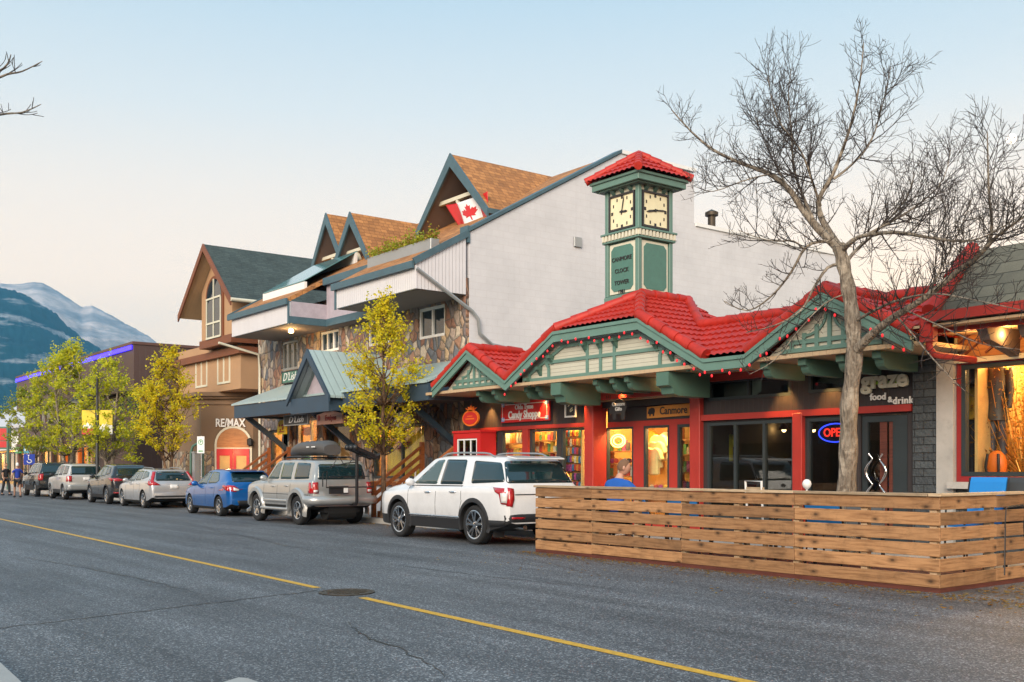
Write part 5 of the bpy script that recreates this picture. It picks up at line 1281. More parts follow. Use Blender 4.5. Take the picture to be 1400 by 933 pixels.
    def wheels(s, spokes=5, style='split', rimr=.72, mat='rim', flip=False):
        rw = s.sp['rw']; wt = s.sp.get('tw', .235); me_t = me_r = None
        t = MB(); h = wt/2; r1 = rw*rimr
        t.lathe([(r1-.02,-h*.8),(r1,-h*.92),(rw*.86,-h),(rw*.955,-h*.93),(rw*.99,-h*.72),(rw,-h*.3),(rw,h*.3),(rw*.99,h*.72),(rw*.955,h*.93),(rw*.86,h),(r1,h*.92),(r1-.02,h*.8)], n=40, axis='y', cap=False)
        r = MB(); r.lathe([(r1,h*.93),(r1-.012,h*.97),(r1-.035,h*.9),(r1-.05,h*.45),(r1-.055,-h*.7)], n=40, axis='y', cap=False)
        r.lathe([(.0001,h*.80),(.055,h*.82),(.075,h*.72),(.078,h*.4)], n=16, axis='y', cap=False)
        n = spokes
        for i in range(n):
            a = 2*math.pi*i/n
            def pt(rad, da, y): return Vector((rad*math.cos(a+da), y, rad*math.sin(a+da)))
            if style == 'split':
                for d in (-1, 1):
                    p0, p1 = pt(.06, d*.12, h*.7), pt(r1-.035, d*.235, h*.82); r.beam(p0, p1, .045 if True else 0, .03, up=(0,1,0))
            elif style == 'twin':
                for d in (-1, 1): r.beam(pt(.05, d*.35, h*.66), pt(r1-.03, d*.11, h*.8), .03, .03, up=(0,1,0))
            else: r.beam(pt(.04, 0, h*.68), pt(r1-.03, 0, h*.8), .075, .035, up=(0,1,0))
        bk = MB(); bk.lathe([(.0001,h*.15),(r1-.05,h*.15)], n=28, axis='y', cap=False)
        me_t = mesh_from(t, 'tyre', CM['tyre'], (0,0,0), 50); me_r = mesh_from(r, 'rim', CM[mat], (0,0,0), 40); me_b = mesh_from(bk, 'brake_disc', CM['under'])
        for xw in s.sp['wheels']:
            for sg in (1, -1):
                w = link('wheel', me_t, s.root, (xw, sg*(s.sp['W']/2 - h - s.sp.get('inset', .03)), rw)); w.rotation_euler = (0, random.uniform(0, 6), 0 if sg > 0 else math.pi)
                link('rim', me_r, w); link('brake_disc', me_b, w)
    def mirror(s, x, z, mat):
        for sg in (1, -1):
            h = s.bvh.ray_cast(Vector((x, sg*3, z-.05)), Vector((0,-sg,0)))[0]; y = abs(h.y)
            m = MB(); m.ball((x, sg*(y+.13), z), .1, 12, 8, sc=(.65,1.15,.82)); m.beam((x,sg*(y-.03),z-.06),(x,sg*(y+.1),z-.02), .06, .05); part(m, 'wing_mirror', mat, s.body, smooth=50, local=True)
    def handle(s, x, z, mat):
        for sg in (1, -1):
            h = s.bvh.ray_cast(Vector((x, sg*3, z)), Vector((0,-sg,0)))[0]; y = abs(h.y)
            m = MB(); m.tube([(x-.1,sg*(y+.0),z),(x-.085,sg*(y+.028),z),(x+.085,sg*(y+.03),z),(x+.1,sg*(y+.0),z)], .014, 8); part(m, 'door_handle', mat, s.body, smooth=60, local=True)
    def rails(s, xa, xb, yy, mat, r=.018, lift=.075):
        for sg in (1, -1):
            pts = []
            for i in range(11):
                x = xa + (xb-xa)*i/10; h = s.bvh.ray_cast(Vector((x, sg*yy, 4)), Vector((0,0,-1)))[0]
                e = min(1, min(i, 10-i)/1.2); pts.append((x, sg*yy, h.z + lift*e - .005))
            m = MB(); m.tube(pts, r, 8); part(m, 'roof_rail', mat, s.body, smooth=50, local=True)
    def plate(s, y, z, w=.31, h=.155, txt=True, mat='plate'):
        return s.rear([(y-w/2,z-h/2),(y+w/2,z-h/2),(y+w/2,z+h/2),(y-w/2,z+h/2)], 'number_plate', CM[mat], off=.012, thick=.012)
    def place(s, x_rear_wheel, Y_side, turn=0):
        """parked nearside to the far kerb: nose towards -X; x of the rear axle and Y of the wheels on the street side"""
        s.root.rotation_euler = (0, 0, math.pi - R(turn)); a = math.pi - R(turn)
        lx, ly = s.sp['wheels'][0], s.sp['W']/2 - .02
        s.root.location = (x_rear_wheel - (lx*math.cos(a) - ly*math.sin(a)), Y_side - (lx*math.sin(a) + ly*math.cos(a)), 0)
def rnd(poly, r=.05, n=4):
    out = []; k = len(poly)
    for i in range(k):
        p = Vector(poly[i]); a = Vector(poly[i-1]) - p; b = Vector(poly[(i+1) % k]) - p
        q = min(r, a.length*.45, b.length*.45); a.normalize(); b.normalize()
        p0 = p + a*q; p1 = p + b*q
        for j in range(n+1):
            t = j/n; out.append(tuple(p0*(1-t)**2 + p*2*t*(1-t) + p1*t*t))
    return out
random.seed(21)
# ---------------- white SUV (nearest)
sp = dict(W=2.0, paint=P_['white'], clad=.50, tumble=.34, rw=.385, wheels=(-1.43, 1.43), gap=.065, cat='car',
    top=[(-2.46,.92),(-2.455,1.02),(-2.40,1.14),(-2.36,1.20),(-2.06,1.66),(-1.98,1.715),(-1.5,1.745),(-.6,1.765),(.1,1.755),(.42,1.71),(1.12,1.27),(1.24,1.20),(1.9,1.12),(2.3,1.02),(2.45,.9),(2.52,.72)],
    belt=[(-2.46,1.13),(-1.2,1.13),(0,1.11),(1.1,1.06),(2.5,.95)],
    low=[(-2.46,.44),(-2.3,.36),(-1.9,.27),(1.9,.25),(2.3,.27),(2.52,.33)],
    plan=[(-2.46,.83),(-2.43,.90),(-2.3,.955),(-2.0,.985),(-1.4,1.0),(1.5,1.0),(2.1,.95),(2.4,.84),(2.52,.7)])
c = Car('parked_suv', 'white SUV with black lower cladding and silver roof rails, parked behind the wooden planter wall', sp)
c.side(rnd([(.92,1.165),(.22,1.655),(-.04,1.675),(-.02,1.165)], .05), 'side_window', CM['glass_light']); c.side(rnd([(-.14,1.165),(-.12,1.675),(-.86,1.665),(-.98,1.17)], .05), 'side_window', CM['glass'])
c.side(rnd([(-1.26,1.19),(-1.14,1.645),(-2.03,1.60),(-2.28,1.23)], .06), 'side_window', CM['glass'])
c.rear(rnd([(-.83,1.205),(.83,1.205),(.69,1.628),(-.69,1.628)], .06), 'rear_window', CM['glass'])
c.seam([(1.0,.52),(1.02,1.13)]); c.seam([(-.08,.46),(-.08,1.13)]); c.seam([(-1.02,.86),(-.99,1.12)]); c.seam([(1.0,1.13),(-1.0,1.14)], .02)
c.seam([(-.90,.46),(-1.04,.86)]); c.seam([(.98,.46),(1.0,.52)])
c.side([(-.97,.50),(.97,.50),(.97,.535),(-.97,.535)], 'sill_strip', CM['rim'], off=.01)
c.side([(-2.44,.50),(-1.9,.50),(-1.9,.36),(-2.40,.40)], 'bumper_trim', CM['plastic'], off=.004)
c.side([(-2.435,1.10),(-2.05,1.12),(-2.14,1.04),(-2.26,.99),(-2.31,.82),(-2.42,.80)], 'tail_lamp', CM['red'], off=.018, thick=.02)
c.side([(-2.42,1.02),(-2.29,1.02),(-2.32,.84),(-2.42,.83)], 'lamp_lens', CM['clear'], off=.026, thick=.012)
c.rear([(.74,1.10),(.86,1.12),(.90,.78),(.80,.76),(.76,.9)], 'tail_lamp', CM['red'], mirror=True, off=.014, thick=.016)
c.rear([(-.72,.98),(.72,.98),(.72,1.0),(-.72,1.0)], 'chrome_strip', CM['seam'], off=.004)
c.rear([(-.9,.40),(.9,.40),(.92,.60),(.66,.62),(-.66,.62),(-.92,.60)], 'bumper_trim', CM['plastic'], off=.01)
c.rear([(.5,.56),(.82,.57),(.82,.53),(.5,.52)], 'reflector', CM['red'], mirror=True, off=.018)
c.plate(0, .84); m = MB(); m.ball((-2.43,0,1.085), .06, 14, 8, sc=(.3,1.5,.7)); part(m, 'badge', MAT['black_gloss'], c.body, smooth=60, local=True)
m = MB()
for y in (-.52,.52): m.tube([(-2.1,y,.37),(-2.5,y,.36)], .05, 12)
parts(m, 'exhaust_pipe', MAT['chrome'], c.root, smooth=50, local=True)
m = MB(); m.prism([(-2.10,-.66,1.70),(-2.10,.66,1.70),(-2.33,.60,1.66),(-2.33,-.60,1.66)], (0,0,.03)); part(m, 'spoiler', P_['white'], c.body, local=True, bevel=.01)
c.arch_flare(.085, CM['plastic'], .012); c.wheels(5, 'split', .75); c.mirror(.86, 1.2, P_['white']); c.handle(-.72,1.02,MAT['chrome']); c.handle(.22,1.0,MAT['chrome']); c.rails(-1.75,.15,.66,MAT['grey_metal'])
m = MB(); 
for sg in (1,-1): m.box(-1.95,-1.9, sg*.72-.12, sg*.72+.12, .16, .5)
parts(m, 'mud_flap', CM['plastic'], c.root, local=True)
c.front([(.55,.95),(.86,.98),(.86,.78),(.55,.74)], 'head_lamp', CM['lamp_in'], mirror=True)
c.place(-16.55, 11.75, .6)
# ---------------- champagne SUV with roof box and bicycle rack
sp = dict(W=1.84, paint=P_['gold'], clad=.52, tumble=.21, rw=.385, wheels=(-1.34, 1.34), gap=.09, cladding=False,
    top=[(-2.22,.86),(-2.215,1.08),(-2.18,1.16),(-2.05,1.64),(-1.98,1.70),(-1.4,1.73),(-.5,1.74),(.12,1.73),(.34,1.68),(.82,1.25),(.92,1.20),(1.7,1.15),(2.08,1.09),(2.2,1.0),(2.28,.78)],
    belt=[(-2.22,1.17),(-.6,1.16),(1.0,1.10),(2.3,1.0)],
    low=[(-2.22,.50),(-2.0,.44),(-1.5,.38),(1.6,.36),(2.28,.42)],
    plan=[(-2.22,.90),(-2.19,.94),(-2.05,.97),(-1.3,.985),(1.3,.985),(2.0,.95),(2.2,.86),(2.28,.74)])
c = Car('parked_suv', 'champagne SUV carrying a dark roof box and an empty bicycle rack', sp)
c.side(rnd([(.70,1.2),(.22,1.645),(-.06,1.655),(-.05,1.2)], .05), 'side_window', CM['glass_light']); c.side(rnd([(-.15,1.2),(-.15,1.645),(-.84,1.645),(-.86,1.20)], .05), 'side_window', CM['glass_light'])
c.side(rnd([(-1.04,1.2),(-1.02,1.645),(-1.82,1.62),(-1.92,1.22)], .07), 'side_window', CM['glass']); c.rear(rnd([(-.70,1.2),(.70,1.2),(.62,1.60),(-.62,1.60)], .06), 'rear_window', CM['glass'])
c.seam([(.80,.5),(.80,1.14)]); c.seam([(-.10,.46),(-.10,1.14)]); c.seam([(-.92,.9),(-.92,1.16)]); c.seam([(-.80,.5),(-.92,.9)]); c.seam([(2.1,.8),(-2.1,.8)], .014)
c.side([(-.92,.66),(.92,.66),(.92,.58),(-.92,.58)], 'side_moulding', P_['gold'], off=.022, thick=.02)
c.side([(-2.205,1.12),(-2.04,1.12),(-2.03,.84),(-2.205,.84)], 'tail_lamp', CM['red'], off=.014, thick=.02); c.rear([(.70,1.13),(.84,1.12),(.85,.84),(.70,.84)], 'tail_lamp', CM['red'], mirror=True, off=.012, thick=.016)
c.rear([(.72,.93),(.83,.93),(.83,.87),(.72,.87)], 'lamp_lens', CM['clear'], mirror=True, off=.02)
m = MB(); m.tube([(-2.0,.92,.66),(-2.22,.90,.66),(-2.31,.72,.66),(-2.33,0,.66),(-2.31,-.72,.66),(-2.22,-.90,.66),(-2.0,-.92,.66)], .12, 10); part(m, 'bumper', P_['gold'], c.body, smooth=60, local=True)
c.plate(0,.93,mat='plate'); c.arch_flare(.13, P_['gold'], .06); c.wheels(5, 'plain', .62); c.mirror(.68, 1.22, P_['gold']); c.handle(-.7,1.02,P_['gold']); c.handle(.16,1.0,P_['gold']); c.rails(-1.75,.1,.6,MAT['black'])
m = MB()
for sg in (1,-1): m.tube([(-.9,sg*.93,.40),(.9,sg*.93,.40)], .045, 8)
parts(m, 'running_board', P_['gold'], c.root, smooth=50, local=True)
m = MB(); m.lathe([(.28,-.4),(.28,.4)], c=(-1.95,0,.42), n=16, axis='y'); m.box(-2.2,-1.4,-.5,.5,.34,.44); part(m, 'spare_and_axle', CM['under'], c.root, local=True)
c.front([(.5,.95),(.8,.96),(.8,.78),(.5,.76)], 'head_lamp', CM['lamp_in'], mirror=True)
c.place(-25.05, 12.1, 1.0); gold = c
def rel(car, x, y, z):
    return car.root.matrix_basis @ Vector((x,y,z))
bx_o = thing('roof_box', 'dark grey streamlined cargo box strapped on the champagne SUV roof', 'roof box', rel(gold, -.7, .1, 1.74), gold.root.rotation_euler.z)
m = MB(); secs = []
for i in range(19):
    t = i/18; x = -1.12+2.4*t; w = .40*min(1, .62+.38*math.sin(min(1, t*3)*math.pi/2))*(1 if t < .55 else max(.12, 1-((t-.55)/.45)**2*.8)); hh = .40*(1 if t < .5 else max(.2, 1-((t-.5)/.5)**1.7*.8))*min(1, .72+t*3)
    secs.append([(x, w*math.cos(a)*(1 if abs(math.cos(a)) < .95 else 1), .09 + hh*.5 + hh*.5*math.copysign(abs(math.sin(a))**.6, math.sin(a))) for a in [2*math.pi*k/20 for k in range(20)]])
vs = [p for q in secs for p in q]; m.add(vs, [(i*20+j, (i+1)*20+j, (i+1)*20+(j+1) % 20, i*20+(j+1) % 20) for i in range(18) for j in range(20)] + [tuple(range(20)), tuple(range(18*20+19, 18*20-1, -1))])
part(m, 'shell', M('grey_box_shell', (.085,.08,.078), .45, var=.12), bx_o, smooth=50, local=True)
m = MB(); m.box(-.55,-.4,.395,.41,.3,.33); m.box(-.9,-.7,.395,.41,.3,.33); part(m, 'sticker', MAT['white_paint'], bx_o, local=True)
m = MB()
for x in (-.5,.45): m.box(x-.04,x+.04,-.72,.60,.02,.055)
part(m, 'cross_bar', MAT['black'], bx_o, local=True)
rk = thing('bicycle_rack', 'empty black hitch bicycle rack on the back of the champagne SUV', 'bicycle rack', rel(gold, -2.35, 0, .5), gold.root.rotation_euler.z)
m = MB(); m.tube([(.35,-.22,.06),(-.18,-.22,.06),(-.22,-.22,.12),(-.22,-.22,1.18),(-.24,-.22,1.35)], .045, 8); part(m, 'mast', MAT['black'], rk, smooth=50, local=True)
m = MB(); m.tube([(-.16,.72,.52),(-.16,.72,.86),(-.16,.60,.92),(-.16,.62,.5),(-.16,-.75,.5),(-.16,-.72,.86),(-.16,-.6,.9)], .017, 6); m.tube([(-.16,.55,.78),(-.16,-.62,.78)], .014, 6); part(m, 'wheel_tray', MAT['black'], rk, smooth=50, local=True)
m = MB(); m.tube([(-.2,.55,1.02),(-.24,.1,1.12),(-.24,-.22,1.15)], .016, 6); m.tube([(-.2,.5,1.0),(-.22,.3,1.3),(-.24,.1,1.0),(-.24,-.1,1.25)], .013, 6); part(m, 'strap', MAT['black'], rk, smooth=50, local=True)
for k in range(3):
    m = MB(); y = -.22
    x = -.28-k*.22; m.tube([(-.24,-.22,1.3),(x,-.24,1.3)], .02, 6)
    m.beam((x,-.60,1.25),(x-.1,.16,1.52), .085, .085); m.ball((x-.1,.14,1.52), .075, 8, 6); m.tube([(x-.02,-.5,1.3),(x-.04,-.6,1.34)], .05, 8); part(m, 'cradle_arm', MAT['black'], rk, smooth=50, local=True)
m = MB(); m.box(-.14,-.10,-.02,.52,.33,.53); part(m, 'rack_plate', MAT['black'], rk, local=True)
m = MB(); m.box(-.16,-.145,.0,.12,.36,.5); part(m, 'rack_sticker', MAT['white_paint'], rk, local=True)
# ---------------- blue hatchback
sp = dict(W=1.76, paint=P_['blue'], clad=.30, tumble=.42, rw=.315, wheels=(-1.32, 1.32), gap=.05, cladding=False,
    top=[(-2.12,.58),(-2.11,.80),(-2.03,.98),(-1.98,1.04),(-1.55,1.36),(-1.45,1.405),(-.9,1.455),(-.2,1.465),(.2,1.43),(.9,1.08),(1.05,1.0),(1.6,.90),(2.0,.76),(2.2,.56)],
    belt=[(-2.12,1.06),(-1.2,1.02),(0,.95),(1.0,.90),(2.2,.8)], low=[(-2.12,.36),(-1.9,.26),(-1.2,.2),(1.4,.2),(2.2,.25)],
    plan=[(-2.12,.80),(-2.09,.88),(-1.95,.94),(-1.3,.99),(0,.985),(1.3,.985),(1.9,.9),(2.2,.66)])
c = Car('parked_hatchback', 'bright blue hatchback parked between the champagne SUV and the silver wagon', sp)
c.side(rnd([(.72,.975),(.1,1.37),(-.16,1.385),(-.16,.99)], .04), 'side_window', CM['glass_light']); c.side(rnd([(-.25,1.0),(-.24,1.385),(-.86,1.36),(-1.18,1.11),(-1.0,1.03)], .05), 'side_window', CM['glass_light'])
c.rear(rnd([(-.64,1.06),(.64,1.06),(.54,1.35),(-.54,1.35)], .06), 'rear_window', CM['glass'])
c.seam([(.82,.3),(.86,.9)]); c.seam([(-.2,.28),(-.2,.98)]); c.seam([(-.94,.6),(-1.04,1.0)]); c.seam([(.85,.27),(-.9,.27)], .02)
c.side([(-2.08,.92),(-1.72,.98),(-1.60,.93),(-1.84,.82),(-2.09,.78)], 'tail_lamp', CM['red'], off=.012, thick=.016); c.rear([(.46,.84),(.62,.95),(.80,.97),(.86,.80),(.60,.76)], 'tail_lamp', CM['red'], mirror=True, off=.012)
c.rear([(.48,.84),(.66,.90),(.66,.80),(.50,.79)], 'lamp_lens', CM['clear'], mirror=True, off=.02); c.rear([(-.5,.36),(.5,.36),(.55,.5),(-.55,.5)], 'bumper_trim', CM['plastic'], off=.008); c.plate(0,.74)
m = MB(); m.tube([(-1.8,.5,.3),(-2.16,.5,.3)], .045, 10); parts(m, 'exhaust_pipe', MAT['chrome'], c.root, smooth=50, local=True)
m = MB(); m.prism([(-1.46,-.55,1.395),(-1.46,.55,1.395),(-1.72,.5,1.37),(-1.72,-.5,1.37)], (0,0,.025)); part(m, 'spoiler', P_['blue'], c.body, local=True, bevel=.008)
c.wheels(5, 'twin', .68); c.mirror(.62, 1.0, P_['blue']); c.handle(-.75,.88,P_['blue']); c.handle(.1,.86,P_['blue']); c.front([(.5,.72),(.72,.76),(.72,.62),(.5,.58)], 'head_lamp', CM['lamp_in'], mirror=True)
c.place(-31.05, 12.35, 1.4)
# ---------------- silver estate car
sp = dict(W=1.86, paint=P_['silver'], clad=.30, tumble=.42, rw=.33, wheels=(-1.39, 1.39), gap=.045, cladding=False,
    top=[(-2.28,.56),(-2.27,.84),(-2.2,.93),(-2.14,1.0),(-1.86,1.36),(-1.76,1.42),(-1.2,1.465),(-.4,1.485),(.1,1.45),(.8,1.1),(.98,1.02),(1.7,.94),(2.15,.8),(2.34,.58)],
    belt=[(-2.28,1.06),(-1.2,1.03),(0,.98),(1.0,.93),(2.3,.82)], low=[(-2.28,.38),(-2.0,.27),(-1.3,.2),(1.5,.2),(2.34,.26)],
    plan=[(-2.28,.82),(-2.25,.89),(-2.1,.945),(-1.4,.99),(0,.99),(1.4,.985),(2.0,.91),(2.34,.66)])
c = Car('parked_estate_car', 'silver estate car with tall red tail lamps framing its rear window', sp)
c.side(rnd([(.66,1.0),(.06,1.385),(-.2,1.4),(-.2,1.01)], .04), 'side_window', CM['glass_light']); c.side(rnd([(-.28,1.02),(-.28,1.4),(-.88,1.395),(-.98,1.04)], .04), 'side_window', CM['glass_light']); c.side(rnd([(-1.08,1.06),(-1.0,1.39),(-1.55,1.34),(-1.72,1.16)], .05), 'side_window', CM['glass_light'])
c.rear(rnd([(-.66,1.02),(.66,1.02),(.54,1.37),(-.54,1.37)], .05), 'rear_window', CM['glass'])
c.seam([(.8,.3),(.84,.93)]); c.seam([(-.24,.28),(-.24,1.0)]); c.seam([(-1.0,.6),(-1.06,1.03)])
c.rear([(.66,1.36),(.56,1.36),(.72,1.0),(.50,.86),(.86,.86),(.90,.98),(.80,1.05)], 'tail_lamp', CM['red'], mirror=True, off=.014, thick=.02)
c.side([(-2.25,.84),(-2.0,.86),(-1.90,.93),(-2.0,1.02),(-1.87,1.32),(-1.93,1.33),(-2.24,1.0)], 'tail_lamp', CM['red'], off=.012, thick=.016)
c.plate(0,.80); c.rear([(-.76,.36),(.76,.36),(.72,.48),(-.72,.48)], 'bumper_trim', CM['plastic'], off=.008); c.wheels(5, 'plain', .7); c.mirror(.6,1.03,P_['silver']); c.handle(-.8,.9,P_['silver']); c.handle(.05,.88,P_['silver']); c.rails(-1.5,.0,.5,MAT['grey_metal'],.014,.05)
c.front([(.5,.76),(.78,.8),(.78,.64),(.5,.62)], 'head_lamp', CM['lamp_in'], mirror=True)
c.place(-39.0, 12.6, 1.6)
# ---------------- black crossover
sp = dict(W=1.84, paint=P_['darkgrey'], clad=.42, tumble=.40, rw=.36, wheels=(-1.35, 1.35), gap=.06,
    top=[(-2.22,.66),(-2.21,.95),(-2.12,1.1),(-2.06,1.16),(-1.74,1.55),(-1.62,1.61),(-1.0,1.665),(-.3,1.675),(.1,1.64),(.8,1.24),(1.0,1.14),(1.7,1.05),(2.1,.9),(2.3,.62)],
    belt=[(-2.22,1.2),(-1.2,1.15),(0,1.08),(1.0,1.03),(2.3,.95)], low=[(-2.22,.44),(-1.9,.32),(-1.2,.25),(1.5,.25),(2.3,.32)],
    plan=[(-2.22,.82),(-2.19,.89),(-2.0,.95),(-1.3,.99),(1.3,.985),(2.0,.91),(2.3,.66)])
c = Car('parked_crossover', 'black crossover between the two silver cars', sp)
c.side(rnd([(.7,1.11),(.06,1.57),(-.2,1.585),(-.2,1.13)], .04), 'side_window', CM['glass_light']); c.side(rnd([(-.28,1.14),(-.28,1.585),(-.86,1.57),(-1.0,1.18)], .04), 'side_window', CM['glass_light']); c.side(rnd([(-1.1,1.2),(-1.0,1.56),(-1.35,1.52),(-1.6,1.26)], .05), 'side_window', CM['glass'])
c.rear(rnd([(-.66,1.18),(.66,1.18),(.54,1.54),(-.54,1.54)], .06), 'rear_window', CM['glass'])
c.side([(-2.16,1.05),(-1.7,1.12),(-1.62,1.08),(-1.9,.98),(-2.18,.95)], 'tail_lamp', CM['red'], off=.012, thick=.016); c.rear([(.34,1.0),(.62,1.08),(.84,1.07),(.86,.95),(.6,.96)], 'tail_lamp', CM['red'], mirror=True, off=.012)
c.plate(0,.86); c.seam([(.82,.42),(.86,1.02)]); c.seam([(-.24,.4),(-.24,1.1)]); c.arch_flare(.06, CM['plastic'], .01); c.wheels(5,'twin',.7); c.mirror(.62,1.15,P_['darkgrey']); c.handle(-.8,1.0,P_['darkgrey']); c.handle(.05,.98,P_['darkgrey'])
c.rear([(.5,.5),(.8,.52),(.8,.47),(.5,.45)], 'reflector', CM['red'], mirror=True, off=.012)
c.front([(.5,.86),(.78,.9),(.78,.76),(.5,.72)], 'head_lamp', CM['lamp_in'], mirror=True)
c.place(-44.1, 12.75, 1.7)
# ---------------- silver-grey boxy SUV
sp = dict(W=1.82, paint=P_['pale'], clad=.5, tumble=.28, rw=.355, wheels=(-1.31, 1.31), gap=.07,
    top=[(-2.14,.76),(-2.135,1.06),(-2.08,1.16),(-1.93,1.60),(-1.86,1.67),(-1.3,1.705),(-.4,1.715),(.15,1.69),(.4,1.62),(.95,1.18),(1.1,1.12),(1.8,1.07),(2.1,.95),(2.24,.7)],
    belt=[(-2.14,1.15),(0,1.13),(1.0,1.07),(2.3,1.0)], low=[(-2.14,.46),(-1.9,.36),(-1.2,.3),(1.5,.3),(2.24,.36)],
    plan=[(-2.14,.90),(-2.11,.935),(-1.95,.97),(-1.3,.985),(1.3,.985),(1.9,.94),(2.24,.74)])
c = Car('parked_suv', 'silver-grey boxy SUV with a wide dark rear window, behind the black crossover', sp)
c.side(rnd([(.82,1.13),(.2,1.6),(-.1,1.62),(-.1,1.14)], .04), 'side_window', CM['glass_light']); c.side(rnd([(-.2,1.16),(-.2,1.62),(-.86,1.61),(-.92,1.17)], .04), 'side_window', CM['glass']); c.side(rnd([(-1.04,1.18),(-1.0,1.61),(-1.72,1.58),(-1.84,1.2)], .05), 'side_window', CM['glass'])
c.rear(rnd([(-.72,1.18),(.72,1.18),(.64,1.58),(-.64,1.58)], .06), 'rear_window', CM['glass'])
c.rear([(.66,1.13),(.84,1.12),(.85,.86),(.66,.86)], 'tail_lamp', CM['red'], mirror=True, off=.012); c.side([(-2.12,1.12),(-1.96,1.12),(-1.96,.86),(-2.12,.86)], 'tail_lamp', CM['red'], off=.012)
c.plate(0,.98); c.rear([(-.86,.46),(.86,.46),(.86,.72),(-.86,.72)], 'bumper', MAT['grey_metal'], off=.03, thick=.03); c.seam([(.85,.5),(.88,1.08)]); c.seam([(-.15,.48),(-.15,1.14)]); c.arch_flare(.08, MAT['grey_metal'], .015); c.wheels(5,'plain',.66); c.mirror(.72,1.18,MAT['black']); c.handle(-.75,1.02,MAT['black']); c.rails(-1.6,.1,.56,MAT['black'])
c.front([(.5,.92),(.78,.94),(.78,.78),(.5,.76)], 'head_lamp', CM['lamp_in'], mirror=True)
c.place(-51.6, 12.95, 1.8)
# ---------------- farthest black SUV
sp = dict(W=1.9, paint=P_['black'], clad=.62, tumble=.28, rw=.375, wheels=(-1.4, 1.4), gap=.07,
    top=[(-2.36,.8),(-2.355,1.1),(-2.28,1.2),(-2.06,1.68),(-1.98,1.75),(-1.4,1.785),(-.4,1.795),(.15,1.77),(.4,1.7),(1.0,1.24),(1.15,1.17),(1.9,1.1),(2.25,.98),(2.4,.7)],
    belt=[(-2.36,1.2),(0,1.17),(1.0,1.1),(2.4,1.0)], low=[(-2.36,.48),(-2.0,.38),(-1.2,.32),(1.5,.32),(2.4,.38)],
    plan=[(-2.36,.89),(-2.33,.93),(-2.15,.965),(-1.3,.985),(1.3,.985),(2.0,.94),(2.4,.74)])
c = Car('parked_suv', 'black SUV with roof rails, farthest car in the parked row', sp)
c.side(rnd([(.86,1.18),(.2,1.68),(-.1,1.7),(-.1,1.19)], .04), 'side_window', CM['glass']); c.side(rnd([(-.2,1.2),(-.2,1.7),(-.92,1.69),(-.98,1.21)], .04), 'side_window', CM['glass']); c.side(rnd([(-1.1,1.22),(-1.06,1.69),(-1.86,1.66),(-2.0,1.24)], .05), 'side_window', CM['glass'])
c.rear(rnd([(-.76,1.22),(.76,1.22),(.66,1.66),(-.66,1.66)], .06), 'rear_window', CM['glass'])
c.rear([(.66,1.2),(.84,1.18),(.86,.86),(.72,.86)], 'tail_lamp', CM['red'], mirror=True, off=.012); c.side([(-2.34,1.18),(-2.14,1.18),(-2.2,.86),(-2.34,.86)], 'tail_lamp', CM['red'], off=.012)
c.plate(0,1.0); c.seam([(.85,.6),(.88,1.1)]); c.wheels(5,'plain',.64); c.mirror(.76,1.22,P_['black']); c.rails(-1.7,.1,.6,MAT['black'])
c.front([(.5,.92),(.78,.94),(.78,.78),(.5,.76)], 'head_lamp', CM['lamp_in'], mirror=True)
c.place(-57.9, 13.15, 2.0)
# ================================================================== PLANTER WALL ROUND THE PATIO
FYW = 11.6; FCX = -6.72
wallf = thing('planter_wall', 'knotty pine slatted barrier with flat cap rail around the street patio', 'fence', (-10.5, 11.7, 0))
js = [ax(p, FYW) for p in (732, 809, 932, 1086, 1285)]
random.seed(8)
def board(p0, p1, z0, h, t, nrm):
    m = MB(); a = Vector((p0[0],p0[1],z0)); b = Vector((p1[0],p1[1],z0)); n = Vector((nrm[0],nrm[1],0))*t
    dz = Vector((0,0,random.uniform(-.004,.004))); m.prism([a+dz, b+dz, b+dz+Vector((0,0,h)), a+dz+Vector((0,0,h))], n); o = part(m, 'board', MAT['wood_fence'], wallf, bevel=.004); return o
for x0, x1 in zip(js, js[1:]):
    for r in range(6): board((x0+.003, FYW), (x1-.003, FYW), .06+r*.187, .156, .032, (0,1))
ys = [FYW+.0, FYW+1.35, FYW+2.55]
for y0, y1 in zip(ys, ys[1:]):
    for r in range(6): board((FCX, y0+.003), (FCX, y1-.003), .06+r*.187, .156, .032, (-1,0))
for r in range(6): board((js[0], FYW+.034), (js[0], FYW+2.3), .06+r*.187, .156, .032, (1,0))
for x in [js[0]+.08] + js[1:-1] + [FCX-.1] + [(a+b)/2 for a, b in zip(js[1:], js[2:])]:
    m = MB(); m.box(x-.045, x+.045, FYW+.034, FYW+.124, .0, 1.15); part(m, 'post', MAT['wood_cap'], wallf)
for y in ys[1:]:
    m = MB(); m.box(FCX-.125, FCX-.034, y-.09, y, .0, 1.15); part(m, 'post', MAT['wood_cap'], wallf)
for a, b in zip(js, js[1:]):
    m = MB(); m.box(a-.02 if a == js[0] else a+.002, b-.002 if b != js[-1] else b-.15, FYW-.03, FYW+.13, 1.155, 1.192); part(m, 'cap_rail', MAT['wood_cap'], wallf, bevel=.004)
m = MB(); m.box(FCX-.13, FCX+.03, FYW-.03, ys[-1], 1.155, 1.192); part(m, 'cap_rail', MAT['wood_cap'], wallf, bevel=.004)
m = MB(); m.box(js[0], FCX-.005, FYW+.005, FYW+.03, .0, .055); m.box(FCX-.035, FCX-.006, FYW+.03, ys[-1], .0, .055); part(m, 'bottom_plate', MAT['wood_dark'], wallf)
m = MB(); m.box(js[0]+.15, FCX-.14, FYW+.14, 13.85, .0, .12); tag(struct(m, 'patio_deck', MAT['wood_dark']), None)
